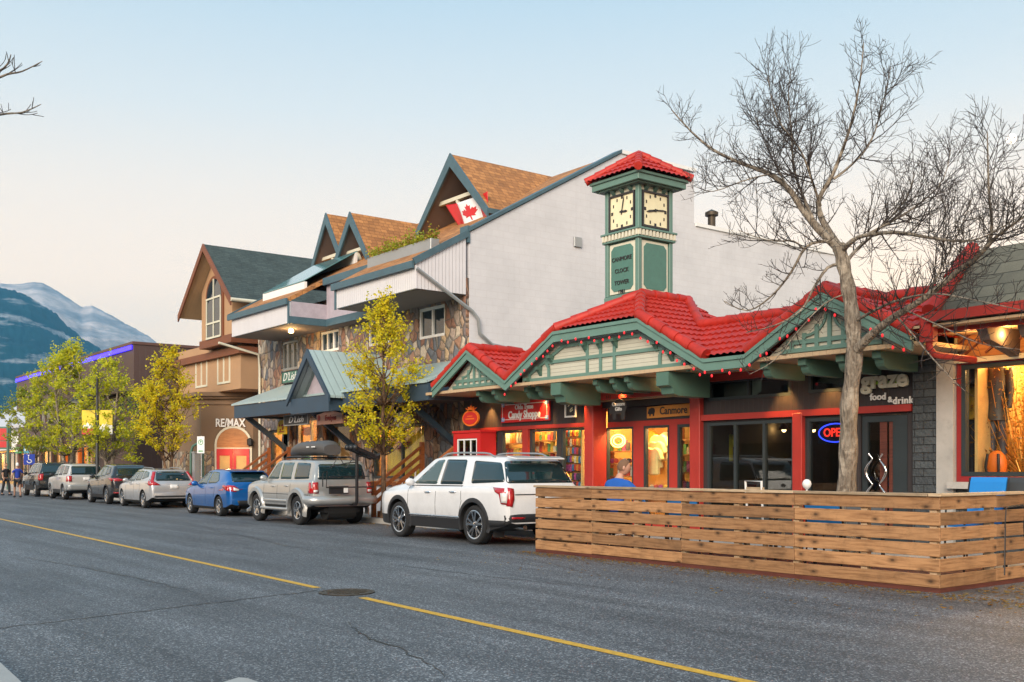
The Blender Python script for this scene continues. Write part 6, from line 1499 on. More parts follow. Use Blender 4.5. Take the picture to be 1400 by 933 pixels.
# chairs and tables on the patio
def patio_chair(sling):
    c = thing('patio_chair', '', 'chair', (0,0,0), 0, 'sling chairs on the street patio')
    m = MB(); m.box(-.25,.25,-.22,.26,.45,.47); part(m, 'seat', MAT[sling], c, local=True)
    m = MB(); m.prism([(-.25,.24,.48),(-.25,.36,.90),(-.25,.39,.95),(-.25,.41,.93),(-.25,.27,.48)], (.5,0,0)); part(m, 'backrest', MAT[sling], c, local=True)
    for x in (-.27,.27):
        m = MB(); m.tube([(x,-.26,0),(x,-.24,.47)], .014, 6); part(m, 'leg', MAT['black'], c, local=True)
        m = MB(); m.tube([(x,.34,0),(x,.24,.47),(x,.39,.94)], .014, 6); part(m, 'leg', MAT['black'], c, local=True)
        m = MB(); m.tube([(x,-.25,.46),(x,-.22,.66),(x,.30,.68)], .014, 6); part(m, 'armrest', MAT['black'], c, local=True)
    return c
cb = patio_chair('chair_blue'); cg = patio_chair('chair_grey')
spots = [('b', ax(1332,13.3), 13.3, 0, 'bright blue sling chair seen above the planter wall, in front of the lit window'), ('g', ax(1359,13.4), 13.4, 0, 'dark grey sling chair just right of the raised blue one'),
         ('b', ax(945,12.6), 12.6, 200, 'blue sling chair behind the wall boards, below the clothing shop door'), ('b', ax(905,12.9), 12.9, 150, 'blue sling chair between the seated man and the next blue chair'),
         ('b', ax(1140,12.6), 12.6, 190, 'blue sling chair behind the wall boards, left of the tree trunk'), ('g', ax(1180,13.1), 13.1, 30, 'dark grey sling chair behind the wall boards, right of the tree trunk'), ('g', ax(838,12.35), 12.3, 180, 'dark grey sling chair under the seated man')]
ub = ug = True
for k, x, y, rz, lb in spots:
    src = cb if k == 'b' else cg; first = ub if k == 'b' else ug
    if first: o = src; o.location = (x, y, .12); o.rotation_euler.z = R(rz); o['label'] = lb
    else: o = copy_tree(src, (x, y, .12), R(rz), lb)
    o.scale = (1.0, 1.0, 1.32 if y > 13.2 else 1.0)
    if k == 'b': ub = False
    else: ug = False
def table(x, y, label, cloth=None):
    t = thing('patio_table', label, 'table', (x, y, .12), 0, 'tables on the street patio')
    m = MB(); m.box(-.4,.4,-.36,.36,.71,.745); part(m, 'tabletop', MAT['wood_dark'] if not cloth else MAT['white_paint'], t, local=True, bevel=.005)
    for sx in (-.35,.35):
        for sy in (-.31,.31): m = MB(); m.box(sx-.02,sx+.02,sy-.02,sy+.02,0,.709); part(m, 'leg', MAT['black'], t, local=True)
    return t
table(ax(838,12.35)-.05, 13.05, 'small dark patio table in front of the seated man'); table(ax(1010,12.9), 12.95, 'small dark patio table below the restaurant window')
table(ax(1105,12.9), 12.9, 'patio table with a white top beside the tree trunk', True)
m = MB(); c0 = Vector((ax(1102,12.6), 12.62, .865)); m.lathe([(.06,0),(.06,.02),(.012,.03),(.012,.32),(.03,.33),(.055,.36),(.068,.40),(.055,.44),(.03,.465),(.0001,.47)], c=c0, n=16); solo(m, 'lantern', MAT['white_paint'], 'white globe lamp on a thin stem, on the white-topped patio table', 'lantern', smooth=50)
m = MB(); q = Vector((ax(1047,12.5), 12.45, .9)); 
m = MB(); ch = thing('wooden_chair', 'pale wooden chair with a white loop back behind the planter wall', 'chair', (ax(1047,12.6), 12.6, .12), R(170))
m.box(-.2,.2,-.2,.2,.43,.46); part(m, 'seat', MAT['wood_cap'], ch, local=True)
m = MB(); m.tube([(-.17,.2,.46),(-.18,.24,1.18),(.18,.24,1.18),(.17,.2,.46)], .018, 8); part(m, 'backrest', MAT['white_paint'], ch, local=True, smooth=50); m = MB(); m.box(-.2,.2,.2,.24,1.0,1.09); part(m, 'back_rail', MAT['wood_cap'], ch, local=True)
for sx in (-.18,.18):
    for sy in (-.18,.18): m = MB(); m.box(sx-.018,sx+.018,sy-.018,sy+.018,0,.429); part(m, 'leg', MAT['wood_cap'], ch, local=True)

# ================================================================== PEOPLE
def skin_mesh(name, joints, links, mats, sub=2):
    """joints: (x,y,z,rx[,ry]); a continuous skin over a jointed skeleton"""
    me = bpy.data.meshes.new('skeleton'); me.from_pydata([j[:3] for j in joints], links, [])
    o = link('skeleton', me); md = o.modifiers.new('skin', 'SKIN'); md.use_smooth_shade = True; md.branch_smoothing = .6
    sv = me.skin_vertices[0].data
    for v, j in zip(sv, joints): v.radius = (j[3], j[4] if len(j) > 4 else j[3])
    sv[0].use_root = True
    ss = o.modifiers.new('sub', 'SUBSURF'); ss.levels = sub; ss.render_levels = sub
    dg = bpy.context.evaluated_depsgraph_get(); dg.update(); nm = bpy.data.meshes.new_from_object(o.evaluated_get(dg)); nm.name = name
    bpy.data.objects.remove(o); bpy.data.meshes.remove(me)
    nm.materials.clear()
    for m in (mats if isinstance(mats, list) else [mats]): nm.materials.append(m)
    for p in nm.polygons: p.use_smooth = True; p.material_index = 0
    return nm
def head_mb(c, yaw, s=1.0, tilt=0):
    """head with brow, nose, lips, chin and ears; local front is +y"""
    m = MB(); n, k = 22, 18; vs = []
    for i in range(k+1):
        ph = math.pi*i/k
        for j in range(n):
            th = 2*math.pi*j/n; x, y, z = math.sin(ph)*math.sin(th), math.sin(ph)*math.cos(th), -math.cos(ph)
            X, Y, Z = x*.076, y*.095, z*.118
            if Z < 0: X *= 1+.9*Z/.118*.28; Y *= 1+Z/.118*.10 if y > 0 else 1+Z/.118*.34
            if y > 0:
                fr = max(0, y)**6*max(0, 1-abs(x)*2.2)
                Y += .020*fr*math.exp(-((Z+.018)/.022)**2)                        # nose
                Y -= .010*math.exp(-((Z-.014)/.012)**2)*max(0, y)*math.exp(-((abs(x)-.36)/.18)**2)   # eye sockets
                Y += .006*math.exp(-((Z-.034)/.01)**2)*max(0, y)                   # brow
                Y += .007*math.exp(-((Z+.058)/.009)**2)*max(0, y)**3*max(0, 1-abs(x)*1.8)   # lips
                Y += .010*math.exp(-((Z+.095)/.016)**2)*max(0, y)**2               # chin
            vs.append((X, Y, Z))
    m.add(vs, [(i*n+j, i*n+(j+1) % n, (i+1)*n+(j+1) % n, (i+1)*n+j) for i in range(k) for j in range(n)])
    for sx in (-1, 1): m.ball((sx*.078,-.008,-.008), .032, 8, 6, sc=(.35,.62,1.0))
    M4 = Matrix.Translation(c) @ Matrix.Rotation(yaw, 4, 'Z') @ Matrix.Rotation(tilt, 4, 'X') @ Matrix.Scale(s, 4)
    return xform(m, M4), M4
def hair_mb(M4, cover=.02, back=-.05):
    m = MB(); n, k = 22, 10; vs = []
    for i in range(k+1):
        for j in range(n):
            th = 2*math.pi*j/n; fr = math.cos(th)
            zlow = back if fr < -.2 else back + (cover+.045-back)*min(1, (fr+.2)/.8)
            ph0 = math.acos(max(-1, min(1, zlow/.126))); ph = ph0*(1-i/k)
            x, y, z = math.sin(ph)*math.sin(th), math.sin(ph)*math.cos(th), math.cos(ph)
            Y = y*.101; 
            if z < 0 and y < 0: Y *= 1+z*.3
            vs.append((x*.082, Y, z*.126))
    m.add(vs, [(i*n+j, i*n+(j+1) % n, (i+1)*n+(j+1) % n, (i+1)*n+j) for i in range(k) for j in range(n)])
    return xform(m, M4)
def hand_joints(w, d, s=1.0, up=Vector((0,0,1)), curl=.5, side=1):
    """wrist w, pointing along d: palm, four curled fingers of unequal length and a side thumb"""
    d = d.normalized(); a = d.cross(up).normalized()*side; b = a.cross(d).normalized()*side
    J = []; L = []
    def add(p, r, par): J.append((p.x,p.y,p.z,r)); L.append((par, len(J)-1)) if par is not None else None; return len(J)-1
    return d, a, b
def hand_mb(w, d, up, side=1, curl=.55, s=1.0):
    d = Vector(d).normalized(); up = Vector(up); a = d.cross(up).normalized()*side; b = a.cross(d).normalized()*side
    if b.dot(up) < 0: b = -b
    m = MB(); w = Vector(w)
    m.tube([w-d*.02*s, w+d*.02*s, w+d*.05*s, w+d*.09*s], [.026*s,.034*s,.04*s,.036*s], 10)
    for i, (off, ln) in enumerate(((-.03,.07),(-.01,.08),(.011,.075),(.031,.058))):
        p = w+d*.082*s+a*off*s; q = p+(d-b*curl*.4).normalized()*ln*.4*s; r = q+(d-b*curl*1.4).normalized()*ln*.35*s; t = r+(d*.5-b*curl*2.2).normalized()*ln*.3*s
        m.tube([p,q,r,t], [.0105*s,.0095*s,.0085*s,.006*s], 7)
    p = w+d*.03*s-a*.032*s; q = p+(d*.6-a*.8).normalized()*.035*s; r = q+(d*.9-a*.3-b*.2).normalized()*.03*s; m.tube([p,q,r], [.014*s,.011*s,.008*s], 7)
    return m
# --- man seated on the patio, back to the street
def seated_man():
    px, py, z0 = ax(838,12.35), 12.35, .12
    man = thing('person', 'man with cropped hair in a blue shirt seated on the patio, back to street', 'person', (px, py, z0)); man.scale = (1.13, 1.13, 1.10)
    J = [(0,0,.50,.15,.12),(0,.02,.66,.155,.115),(0,.07,.84,.165,.115),(0,.12,1.0,.15,.10),(0,.145,1.10,.062,.062),(0,.165,1.18,.056,.056),
         (-.185,.11,1.02,.07),(-.285,.16,.90,.052),(-.30,.36,.78,.042),(-.16,.50,.79,.034), (.185,.11,1.02,.07),(.285,.16,.90,.052),(.30,.36,.78,.042),(.16,.50,.79,.034),
         (-.10,.08,.50,.095),(-.14,.44,.52,.075),(-.14,.46,.10,.05),(-.14,.50,.04,.045),(-.14,.62,.035,.035),(.10,.08,.50,.095),(.14,.44,.52,.075),(.14,.46,.10,.05),(.14,.50,.04,.045),(.14,.62,.035,.035)]
    L = [(0,1),(1,2),(2,3),(3,4),(4,5),(3,6),(6,7),(7,8),(8,9),(3,10),(10,11),(11,12),(12,13),(0,14),(14,15),(15,16),(16,17),(17,18),(0,19),(19,20),(20,21),(21,22),(22,23)]
    nm = skin_mesh('body', J, L, MAT['skin']); bm = bmesh.new(); bm.from_mesh(nm)
    hm, M4 = head_mb(Vector((.02,.215,1.262)), R(-38), 1.06, R(-8))
    for extra in (hm, hand_mb((-.16,.50,.79), (.5,.8,0), (0,0,1), 1), hand_mb((.16,.50,.79), (-.5,.8,0), (0,0,1), -1)):
        t = bpy.data.meshes.new('t'); t.from_pydata([tuple(v) for v in extra.v], [], extra.f); bm.from_mesh(t); bpy.data.meshes.remove(t)
    for f in bm.faces: f.smooth = True
    bm.to_mesh(nm); bm.free(); b = link('body', nm, man)
    h = part(hair_mb(M4, .03, -.055), 'hair', MAT['hair'], man, smooth=60, local=True)
    J2 = [(0,0,.46,.165,.135),(0,.02,.66,.175,.135),(0,.07,.84,.185,.14),(0,.11,.98,.165,.12),(0,.135,1.08,.082,.08),(-.195,.11,1.01,.09),(-.292,.155,.90,.075),(-.305,.24,.845,.068),(.195,.11,1.01,.09),(.292,.155,.90,.075),(.305,.24,.845,.068)]
    L2 = [(0,1),(1,2),(2,3),(3,4),(3,5),(5,6),(6,7),(3,8),(8,9),(9,10)]
    link('shirt', skin_mesh('shirt', J2, L2, MAT['cloth_blue']), man)
    J3 = [(0,0,.50,.165,.135)] + [(-.10,.08,.50,.108),(-.14,.44,.52,.088),(-.14,.47,.14,.068),(.10,.08,.50,.108),(.14,.44,.52,.088),(.14,.47,.14,.068)]
    link('trousers', skin_mesh('trousers', J3, [(0,1),(1,2),(2,3),(0,4),(4,5),(5,6)], MAT['cloth_dark']), man)
seated_man()
def walker(px, Y, label, shirt, legs, cap=None, stride=.16, face=math.pi/2, hairc='hair'):
    x = ax(px, Y); p = thing('person', label, 'person', (x, Y, .0), face)
    s = stride
    J = [(0,0,.93,.13,.10),(0,0,1.12,.13,.095),(0,.01,1.3,.15,.10),(0,.01,1.40,.12,.085),(0,.015,1.48,.055,.055),(0,.02,1.56,.052,.052),(-.18,0,1.40,.058),(-.24,-.06,1.14,.045),(-.25,.06,.92,.034),(.18,0,1.40,.058),(.24,.06,1.14,.045),(.25,.18,.94,.034),
         (-.09,.02,.86,.085),(-.10,s,.48,.062),(-.10,s*1.1,.10,.042),(-.10,s*1.1+.14,.035,.036),(.09,-.02,.86,.085),(.10,-s*.4,.48,.062),(.10,-s*1.4,.12,.042),(.10,-s*1.4+.13,.04,.036)]
    L = [(0,1),(1,2),(2,3),(3,4),(4,5),(3,6),(6,7),(7,8),(3,9),(9,10),(10,11),(0,12),(12,13),(13,14),(14,15),(0,16),(16,17),(17,18),(18,19)]
    nm = skin_mesh('body', J, L, MAT['skin_tan'], 1); bm = bmesh.new(); bm.from_mesh(nm); hm, M4 = head_mb(Vector((0,.03,1.65)), 0)
    for extra in (hm, hand_mb((-.25,.06,.92), (0,.2,-1), (1,0,0), 1), hand_mb((.25,.18,.94), (0,.4,-1), (-1,0,0), -1)):
        t = bpy.data.meshes.new('t'); t.from_pydata([tuple(v) for v in extra.v], [], extra.f); bm.from_mesh(t); bpy.data.meshes.remove(t)
    for f in bm.faces: f.smooth = True
    bm.to_mesh(nm); bm.free(); link('body', nm, p)
    part(hair_mb(M4, .03, -.06), 'cap' if cap else 'hair', MAT[cap or hairc], p, smooth=60, local=True)
    link('shirt', skin_mesh('shirt', [(0,0,.88,.15,.12),(0,0,1.12,.145,.112),(0,.01,1.3,.165,.118),(0,.01,1.40,.135,.1),(0,.015,1.46,.066,.066),(-.185,0,1.40,.075),(-.235,-.04,1.22,.066),(.185,0,1.40,.075),(.235,.04,1.22,.066)],
        [(0,1),(1,2),(2,3),(3,4),(3,5),(5,6),(3,7),(7,8)], MAT[shirt], 1), p)
    zl = .52 if legs == 'shorts' else .12
    k = (.88-zl)/.78
    link('trousers', skin_mesh('trousers', [(0,0,.93,.145,.115),(-.09,.02,.86,.1),(-.10,s*min(1,k*1.1),.88-.4*min(1, k*1.1),.082),(-.10,s*1.08*min(1,k+.1),zl,.07),(.09,-.02,.86,.1),(.10,-s*.4,.5,.082),(.10,-s*(.5 if k < .7 else 1.35),zl,.07)],
        [(0,1),(1,2),(2,3),(0,4),(4,5),(5,6)], MAT['cloth_dark'], 1), p)
    for jx, jy in ((-.10, s*1.1), (.10, -s*1.4)):
        m = MB(); m.tube([(jx,jy-.05,.045),(jx,jy+.05,.05),(jx,jy+.2,.04)], [.05,.055,.04], 8); part(m, 'shoe', MAT['cloth_dark'], p, smooth=60, local=True)
walker(24, 12.2, 'pedestrian in royal blue top, shorts and white cap beside the farthest black car', 'cloth_navy', 'shorts', 'white_paint')
walker(8, 12.6, 'pedestrian in dark clothes at the left edge, beyond the one in blue', 'cloth_dark', 'long', None, face=-1.2)

# ================================================================== TREES
def rvec(): 
    while True:
        v = Vector((random.uniform(-1,1), random.uniform(-1,1), random.uniform(-1,1)))
        if .01 < v.length < 1: return v.normalized()
def leaf(mb, p, s, up=.3):
    d = rvec(); d.z *= .7; d.normalize(); n = (rvec() + Vector((0,0,up))).normalized(); a = d.cross(n)
    if a.length < .05: return
    a.normalize(); w = a*s*.34
    f = d.cross(a)*s*.08
    mb.add([p, p+d*s*.5+w+f, p+d*s, p+d*s*.5-w+f], [(0,1,2,3)])
def leafy_tree(name, label, base, height, env, nclump, nleaf, leafm, barkm='bark', r0=.09, seed=1, ls=.085, stems=1, cl=.32, group=None, lean=(0,0), first=.3):
    """env: (fraction of height, crown radius); leaf sprays carried on real branches, gaps between them"""
    random.seed(seed); root = thing(name, label, 'tree', base, 0, group); tk = MB(); cr = MB(); B = Vector((0,0,0))
    ax_pts = []
    for s in range(stems):
        a = 6.28*s/stems+random.random(); sp = 0 if stems == 1 else .35
        pts = [Vector((math.cos(a)*.05*(stems > 1), math.sin(a)*.05*(stems > 1), -.05))]
        for i in range(1, 9):
            t = i/8; pts.append(Vector((lean[0]*t + math.cos(a)*sp*t*height*.28 + random.gauss(0,.03)*height*.1, lean[1]*t + math.sin(a)*sp*t*height*.28 + random.gauss(0,.03)*height*.1, height*t*(.95 if s == 0 else .85))))
        tk.tube(pts, [r0*(1-.85*i/8)*(1.25 if i == 0 else 1) + .008 for i in range(9)], 9); ax_pts.append(pts)
    k = 0; tries = 0
    while k < nclump and tries < nclump*20:
        tries += 1; f = random.uniform(env[0][0], env[-1][0]); rmax = lerp_prof(env, f)
        rr = rmax*math.sqrt(random.uniform(.02, 1)); a = random.uniform(0, 6.283); z = f*height
        c = Vector((math.cos(a)*rr + lean[0]*f, math.sin(a)*rr + lean[1]*f, z))
        if random.random() < .12: c += rvec()*cl*.8
        st = random.choice(ax_pts); zt = max(first*height*.8, z - rr*random.uniform(.5,1.1)); i = min(7, int(zt/(height*.95)*8)); p0 = st[i].lerp(st[i+1], .5)
        if p0.z > c.z + .1: continue
        mid = p0.lerp(c, .55) + Vector((0,0,-.06*rr)) + rvec()*.06
        tk.tube([p0, p0.lerp(mid, .5)+rvec()*.02, mid, mid.lerp(c,.6)+rvec()*.03, c], [.022+.012*rr, .018, .013, .009, .004], 5, cap=False)
        sx = cl*random.uniform(.6,1.25); out = (c-p0).normalized(); n = int(nleaf/nclump*random.uniform(.5,1.5))
        for tw in range(5):                                           # twigs of the spray
            e = c + (rvec()*.8 + out*.5 + Vector((0,0,.25)))*sx*.9; tk.tube([mid.lerp(c,.8), c.lerp(e,.5)+rvec()*.02, e], [.006,.004,.002], 4, cap=False)
            for _ in range(n//5):
                t = random.uniform(.05,1.05); leaf(cr, c.lerp(e, t) + rvec()*sx*.28*random.random(), ls*random.uniform(.6,1.3))
        k += 1
    part(tk, 'trunk', MAT[barkm], root, smooth=60, local=True); part(cr, 'crown', MAT[leafm], root, local=True); return root
leafy_tree('street_tree', 'slender young tree with bright yellow leaves beside the champagne SUV', (ax(524,14.4), 14.4, .13), 5.75, [(.33,.5),(.42,1.05),(.56,1.2),(.70,.98),(.82,.58),(.92,.28),(1.0,.06)], 120, 10500, 'leaf_yellow', 'bark_brown', .07, 4, .078, group='street trees along the far pavement', cl=.44)
leafy_tree('street_tree', 'multi-stemmed yellow tree in front of the tan corner building', (ax(231,14.9), 14.9, .13), 6.1, [(.32,.6),(.45,1.1),(.6,1.35),(.75,1.1),(.88,.6),(1.0,.15)], 90, 8200, 'leaf_yellow', 'bark_brown', .06, 9, .10, stems=3, group='street trees along the far pavement', cl=.5)
leafy_tree('street_tree', 'broad yellow-green tree right of the banner lamp post', (ax(150,15.0), 15.0, .13), 6.4, [(.28,1.0),(.42,1.7),(.6,1.9),(.78,1.4),(.9,.8),(1.0,.2)], 90, 8000, 'leaf_lime', 'bark', .11, 12, .125, stems=2, group='street trees along the far pavement', cl=.6)
leafy_tree('street_tree', 'large yellow-green tree left of the banner lamp post', (ax(92,15.2), 15.2, .13), 7.6, [(.30,1.4),(.45,2.5),(.62,2.6),(.78,1.8),(.9,1.0),(1.0,.2)], 120, 11000, 'leaf_lime', 'bark', .13, 15, .135, stems=2, group='street trees along the far pavement', cl=.66)
leafy_tree('street_tree', 'green tree at the far left, in front of the brown building end', (ax(48,15.4), 15.4, .13), 6.6, [(.36,1.0),(.5,2.0),(.66,2.1),(.82,1.3),(1.0,.2)], 75, 6500, 'leaf_green', 'bark', .10, 18, .14, stems=1, group='street trees along the far pavement', cl=.6)
def twigs(mb, pts, rbase, spacing, L, depth, start=.2, up=.35, fork=(25,60)):
    """side shoots along a limb, each with finer shoots of its own"""
    tot = sum((b-a).length for a, b in zip(pts, pts[1:])); acc = 0; nxt = tot*start
    for a, b in zip(pts, pts[1:]):
        seg = (b-a).length
        while nxt < acc+seg:
            t = (nxt-acc)/seg; p = a.lerp(b, t); d = (b-a).normalized(); fr = nxt/tot
            ang = R(random.uniform(*fork)); axv = d.cross(rvec())
            if axv.length > .05:
                axv.normalize(); dd = (Matrix.Rotation(ang, 3, axv) @ d); dd = (dd + Vector((0,0,up))*random.uniform(.2,1)).normalized()
                ln = L*random.uniform(.45,1.15)*(1.05-.55*fr); q = [p]; n = 5 if depth > 0 else 3
                for i in range(n):
                    dd = (dd + rvec()*.09 + Vector((0,0,.10))).normalized(); q.append(q[-1] + dd*ln/n)
                r = max(.0037, rbase*(1-.6*fr)*random.uniform(.7,1.1))
                mb.tube(q, [r + (.0026-r)*i/n for i in range(n+1)], 4 if depth < 2 else 5, cap=False)
                if depth > 0: twigs(mb, q, r*.62, spacing*1.1, L*.5, depth-1, .15, up, fork)
            nxt += spacing*random.uniform(.6,1.4)
        acc += seg
def smooth_path(P, k=3):
    out = []
    for i in range(len(P)-1):
        p0 = P[max(i-1,0)]; p1 = P[i]; p2 = P[i+1]; p3 = P[min(i+2,len(P)-1)]
        for j in range(k):
            t = j/k; out.append(.5*((2*p1)+(p2-p0)*t+(2*p0-5*p1+4*p2-p3)*t*t+(3*p1-p0-3*p2+p3)*t**3))
    return out + [P[-1]]
def bare_tree():
    random.seed(33); YT = 14.25
    root = thing('bare_tree', 'large leafless tree with a thick grey trunk standing behind the planter wall', 'tree', (ax(1157,YT), YT, .1)); tk = MB(); cr = MB()
    Z = lambda x, y, d=0: at(x, y, YT+d)
    base = Vector((ax(1157,YT), YT, .0))
    trunk = smooth_path([base, Z(1157,690), Z(1160,620), Z(1161,555), Z(1168,490), Z(1165,430), Z(1158,385), Z(1151,352), Z(1147,335)], 4)
    k = len(trunk); rr = [.160-.055*min(1, i/(k-1)*1.25) + (.05 if i < 2 else 0) + .012*math.sin(i*1.7) for i in range(k)]
    tk.tube(trunk, rr, 16)
    def limb(px, r0, r1, dend, d0=0, sp=.112, L=1.18, dep=2, start=.14, n=8):
        r0 *= .80; L *= 1.0; r1 *= .9
        P = smooth_path([Z(x, y, d0 + (dend-d0)*(i/(len(px)-1))) for i, (x, y) in enumerate(px)], 3); m = len(P)
        tk.tube(P, [r0+(r1-r0)*(i/(m-1))**.8 for i in range(m)], n); twigs(cr, P, .0145, sp, L, dep, start, .25, (30,75))
    limb([(1149,342),(1118,312),(1095,283),(1078,258),(1052,238),(1010,222),(975,205),(945,180),(918,150)], .095, .010, -1.0, L=.8)
    limb([(1147,338),(1134,318),(1122,295),(1120,272),(1138,240),(1152,205),(1165,165),(1176,110),(1181,58)], .085, .008, .5, L=.8)
    limb([(1112,300),(1098,268),(1086,232),(1082,180),(1078,130),(1082,95)], .035, .007, .7, d0=-.2)
    limb([(1122,282),(1108,240),(1094,205),(1062,160),(1050,105)], .03, .006, -1.2)
    limb([(1140,245),(1165,225),(1190,195),(1205,150),(1218,92)], .03, .006, 1.0, d0=.2)
    limb([(1150,345),(1165,330),(1183,322),(1225,318),(1270,325),(1318,330),(1350,322),(1388,300)], .06, .007, -.8)
    limb([(1155,362),(1168,345),(1190,325),(1215,300),(1240,270),(1250,238)], .045, .007, 1.0)
    limb([(1183,322),(1225,300),(1262,275),(1290,245),(1300,205)], .028, .006, 1.4, d0=-.1)
    limb([(1147,338),(1128,330),(1102,338),(1082,372),(1055,405),(1022,425),(990,412)], .045, .008, -.9, L=.7)
    limb([(1100,342),(1085,330),(1060,330),(1035,325),(1010,315)], .022, .006, -1.4, d0=-.3)
    limb([(1153,362),(1132,366),(1112,395),(1095,425),(1060,445),(1020,455)], .04, .007, -.7, L=.7)
    limb([(1172,478),(1195,455),(1225,432),(1268,405),(1308,372),(1340,348),(1356,318),(1352,262),(1350,180)], .10, .008, -.6, d0=-.05)
    limb([(1345,342),(1365,322),(1395,300),(1440,270)], .04, .010, -.8, d0=-.55)
    limb([(1168,440),(1205,420),(1238,408),(1280,402),(1330,410),(1400,425)], .035, .006, -1.4, L=.6)
    limb([(1225,432),(1250,460),(1275,490),(1305,522),(1320,535)], .022, .004, -1.2, d0=-.2, L=.5, dep=1)
    limb([(1240,425),(1290,448),(1340,470),(1395,478)], .018, .004, -1.2, d0=-.3, L=.55, dep=1)
    limb([(1162,400),(1128,415),(1092,452),(1060,492),(1025,512)], .018, .004, -1.3, L=.55, dep=1)
    limb([(1268,405),(1290,360),(1310,320),(1330,270)], .025, .006, .6, d0=-.3)
    limb([(1078,258),(1060,225),(1045,190),(1030,155)], .02, .005, .3, d0=-.6)
    limb([(1052,238),(1015,248),(975,262),(950,255)], .018, .005, -1.6, d0=-.7)
    part(tk, 'trunk', MAT['bark'], root, smooth=60); part(cr, 'crown', MAT['twig'], root)
bare_tree()
def edge_tree():
    random.seed(41); YT = 1.1; X0 = -12.2
    root = thing('bare_tree', 'leafless branches of a tree reaching in at the upper left', 'tree', (X0, YT, .13)); tk = MB(); cr = MB()
    tr = smooth_path([Vector((X0,YT,.0)), Vector((X0+.05,YT,2)), Vector((X0,YT+.05,4)), Vector((X0-.1,YT,6.4))], 4); tk.tube(tr, [.14-.08*i/(len(tr)-1) for i in range(len(tr))], 12)
    for P in ([tr[8], at(-70,150,1.6), at(0,106,2.1), at(30,98,2.25), at(58,84,2.4)], [tr[7], at(-60,175,1.5), at(0,157,2.1), at(30,154,2.25), at(56,143,2.35)], [tr[9], at(-60,100,1.5), at(-5,98,1.9), at(10,88,2.0), at(15,75,2.0)]):
        Q = smooth_path(P, 4); tk.tube(Q, [.028-.0245*(i/(len(Q)-1))**.55 for i in range(len(Q))], 7); twigs(cr, Q[len(Q)//3:], .0045, .16, .3, 1, .2, .3)
    part(tk, 'trunk', MAT['bark'], root, smooth=60); part(cr, 'crown', MAT['twig'], root)
edge_tree()
# ================================================================== SIGNS AND LETTERING
def sign(name, label, cat='sign', loc=(0,0,0), group=None): return thing(name, label, cat, loc, 0, group)
def txt(parent, body, size, loc, mat, rz=0, name='lettering', **k):
    return part(put_text(body, size, loc, rz, **k), name, MAT[mat], parent)
# candy shop board
a, b = ax(688,YF), ax(754,YF); z0, z1 = ah(721,577,YF), ah(721,548,YF); xc = (a+b)/2
s = sign('shop_sign', 'red candy shop board with white blackletter wording and pale blue corners', loc=(xc, YF-.06, z0))
m = MB(); m.box(a, b, YF-.07, YF-.01, z0, z1); part(m, 'board', MAT['sign_red'], s, bevel=.006)
m = MB()
for x in (a+.03, b-.15):
    for z in (z0+.03, z1-.13): m.box(x, x+.12, YF-.078, YF-.071, z, z+.10)
parts(m, 'corner', MAT['sign_blue'], s)
m = MB(); m.wall(a+.07, b-.07, z0+.07, z1-.07, YF-.082, YF-.079, [(a+.085, b-.085, z0+.085, z1-.085)]); part(m, 'border', MAT['white_paint'], s)
txt(s, 'Olde Tyme', .17, (xc, YF-.085, z0+(z1-z0)*.70), 'white_paint', off=.004, ext=.006, sx=.95)
txt(s, 'Candy Shoppe', .26, (xc, YF-.085, z0+(z1-z0)*.34), 'white_paint', off=.008, ext=.006, sx=.86)
# small framed picture
a, b = ax(774,YF), ax(789.5,YF); z0, z1 = ah(782,571,YF), ah(782,548,YF)
s = sign('framed_picture', 'small gold picture in a white frame on the charcoal wall by the red post', 'picture', ((a+b)/2, YF-.05, z0))
m = MB(); m.wall(a, b, z0, z1, YF-.05, YF-.01, [(a+.04,b-.04,z0+.04,z1-.04)]); part(m, 'frame', MAT['white_paint'], s)
m = MB(); m.box(a+.041, b-.041, YF-.03, YF-.012, z0+.041, z1-.041); pc = part(m, 'canvas', MAT['char_flat'], s)
m = MB(); random.seed(2)
for i in range(7): x = random.uniform(a+.09, b-.12); z = random.uniform(z0+.08, z1-.1); m.beam((x,YF-.033,z),(x+.06,YF-.033,z+random.uniform(.01,.05)), .004, .025, up=(0,0,1))
part(m, 'gilt_marks', MAT['clock_cream'], pc)
# hanging animal-shaped board
yb = YF-.25; c = at(846, 559, yb)
s = sign('hanging_sign', 'dark hanging board cut as a bear with small white lettering', 'sign', (c.x, yb, c.z-.2))
m = MB(); pts = [(-.30,.02),(-.34,-.05),(-.30,-.12),(-.22,-.10),(-.20,-.24),(-.12,-.24),(-.10,-.12),(.06,-.12),(.08,-.24),(.17,-.24),(.18,-.10),(.24,.0),(.22,.12),(.12,.20),(-.02,.22),(-.12,.18),(-.20,.14),(-.24,.16),(-.27,.10)]
m.prism([(c.x+x, yb, c.z+z) for x, z in pts], (0,.03,0)); part(m, 'board', MAT['char_flat'], s, bevel=.006)
txt(s, 'Canmore', .125, (c.x+.0, yb-.01, c.z+.10), 'white_paint', ext=.005, off=.003, sx=.85); txt(s, 'Gifts', .115, (c.x+.0, yb-.01, c.z-.01), 'white_paint', ext=.005, off=.003)
m = MB(); m.tube([(c.x-.1,yb+.015,c.z+.19),(c.x-.1,yb+.015,2.93)], .006, 5); m.tube([(c.x+.12,yb+.015,c.z+.2),(c.x+.12,yb+.015,2.93)], .006, 5); parts(m, 'chain', MAT['grey_metal'], s)
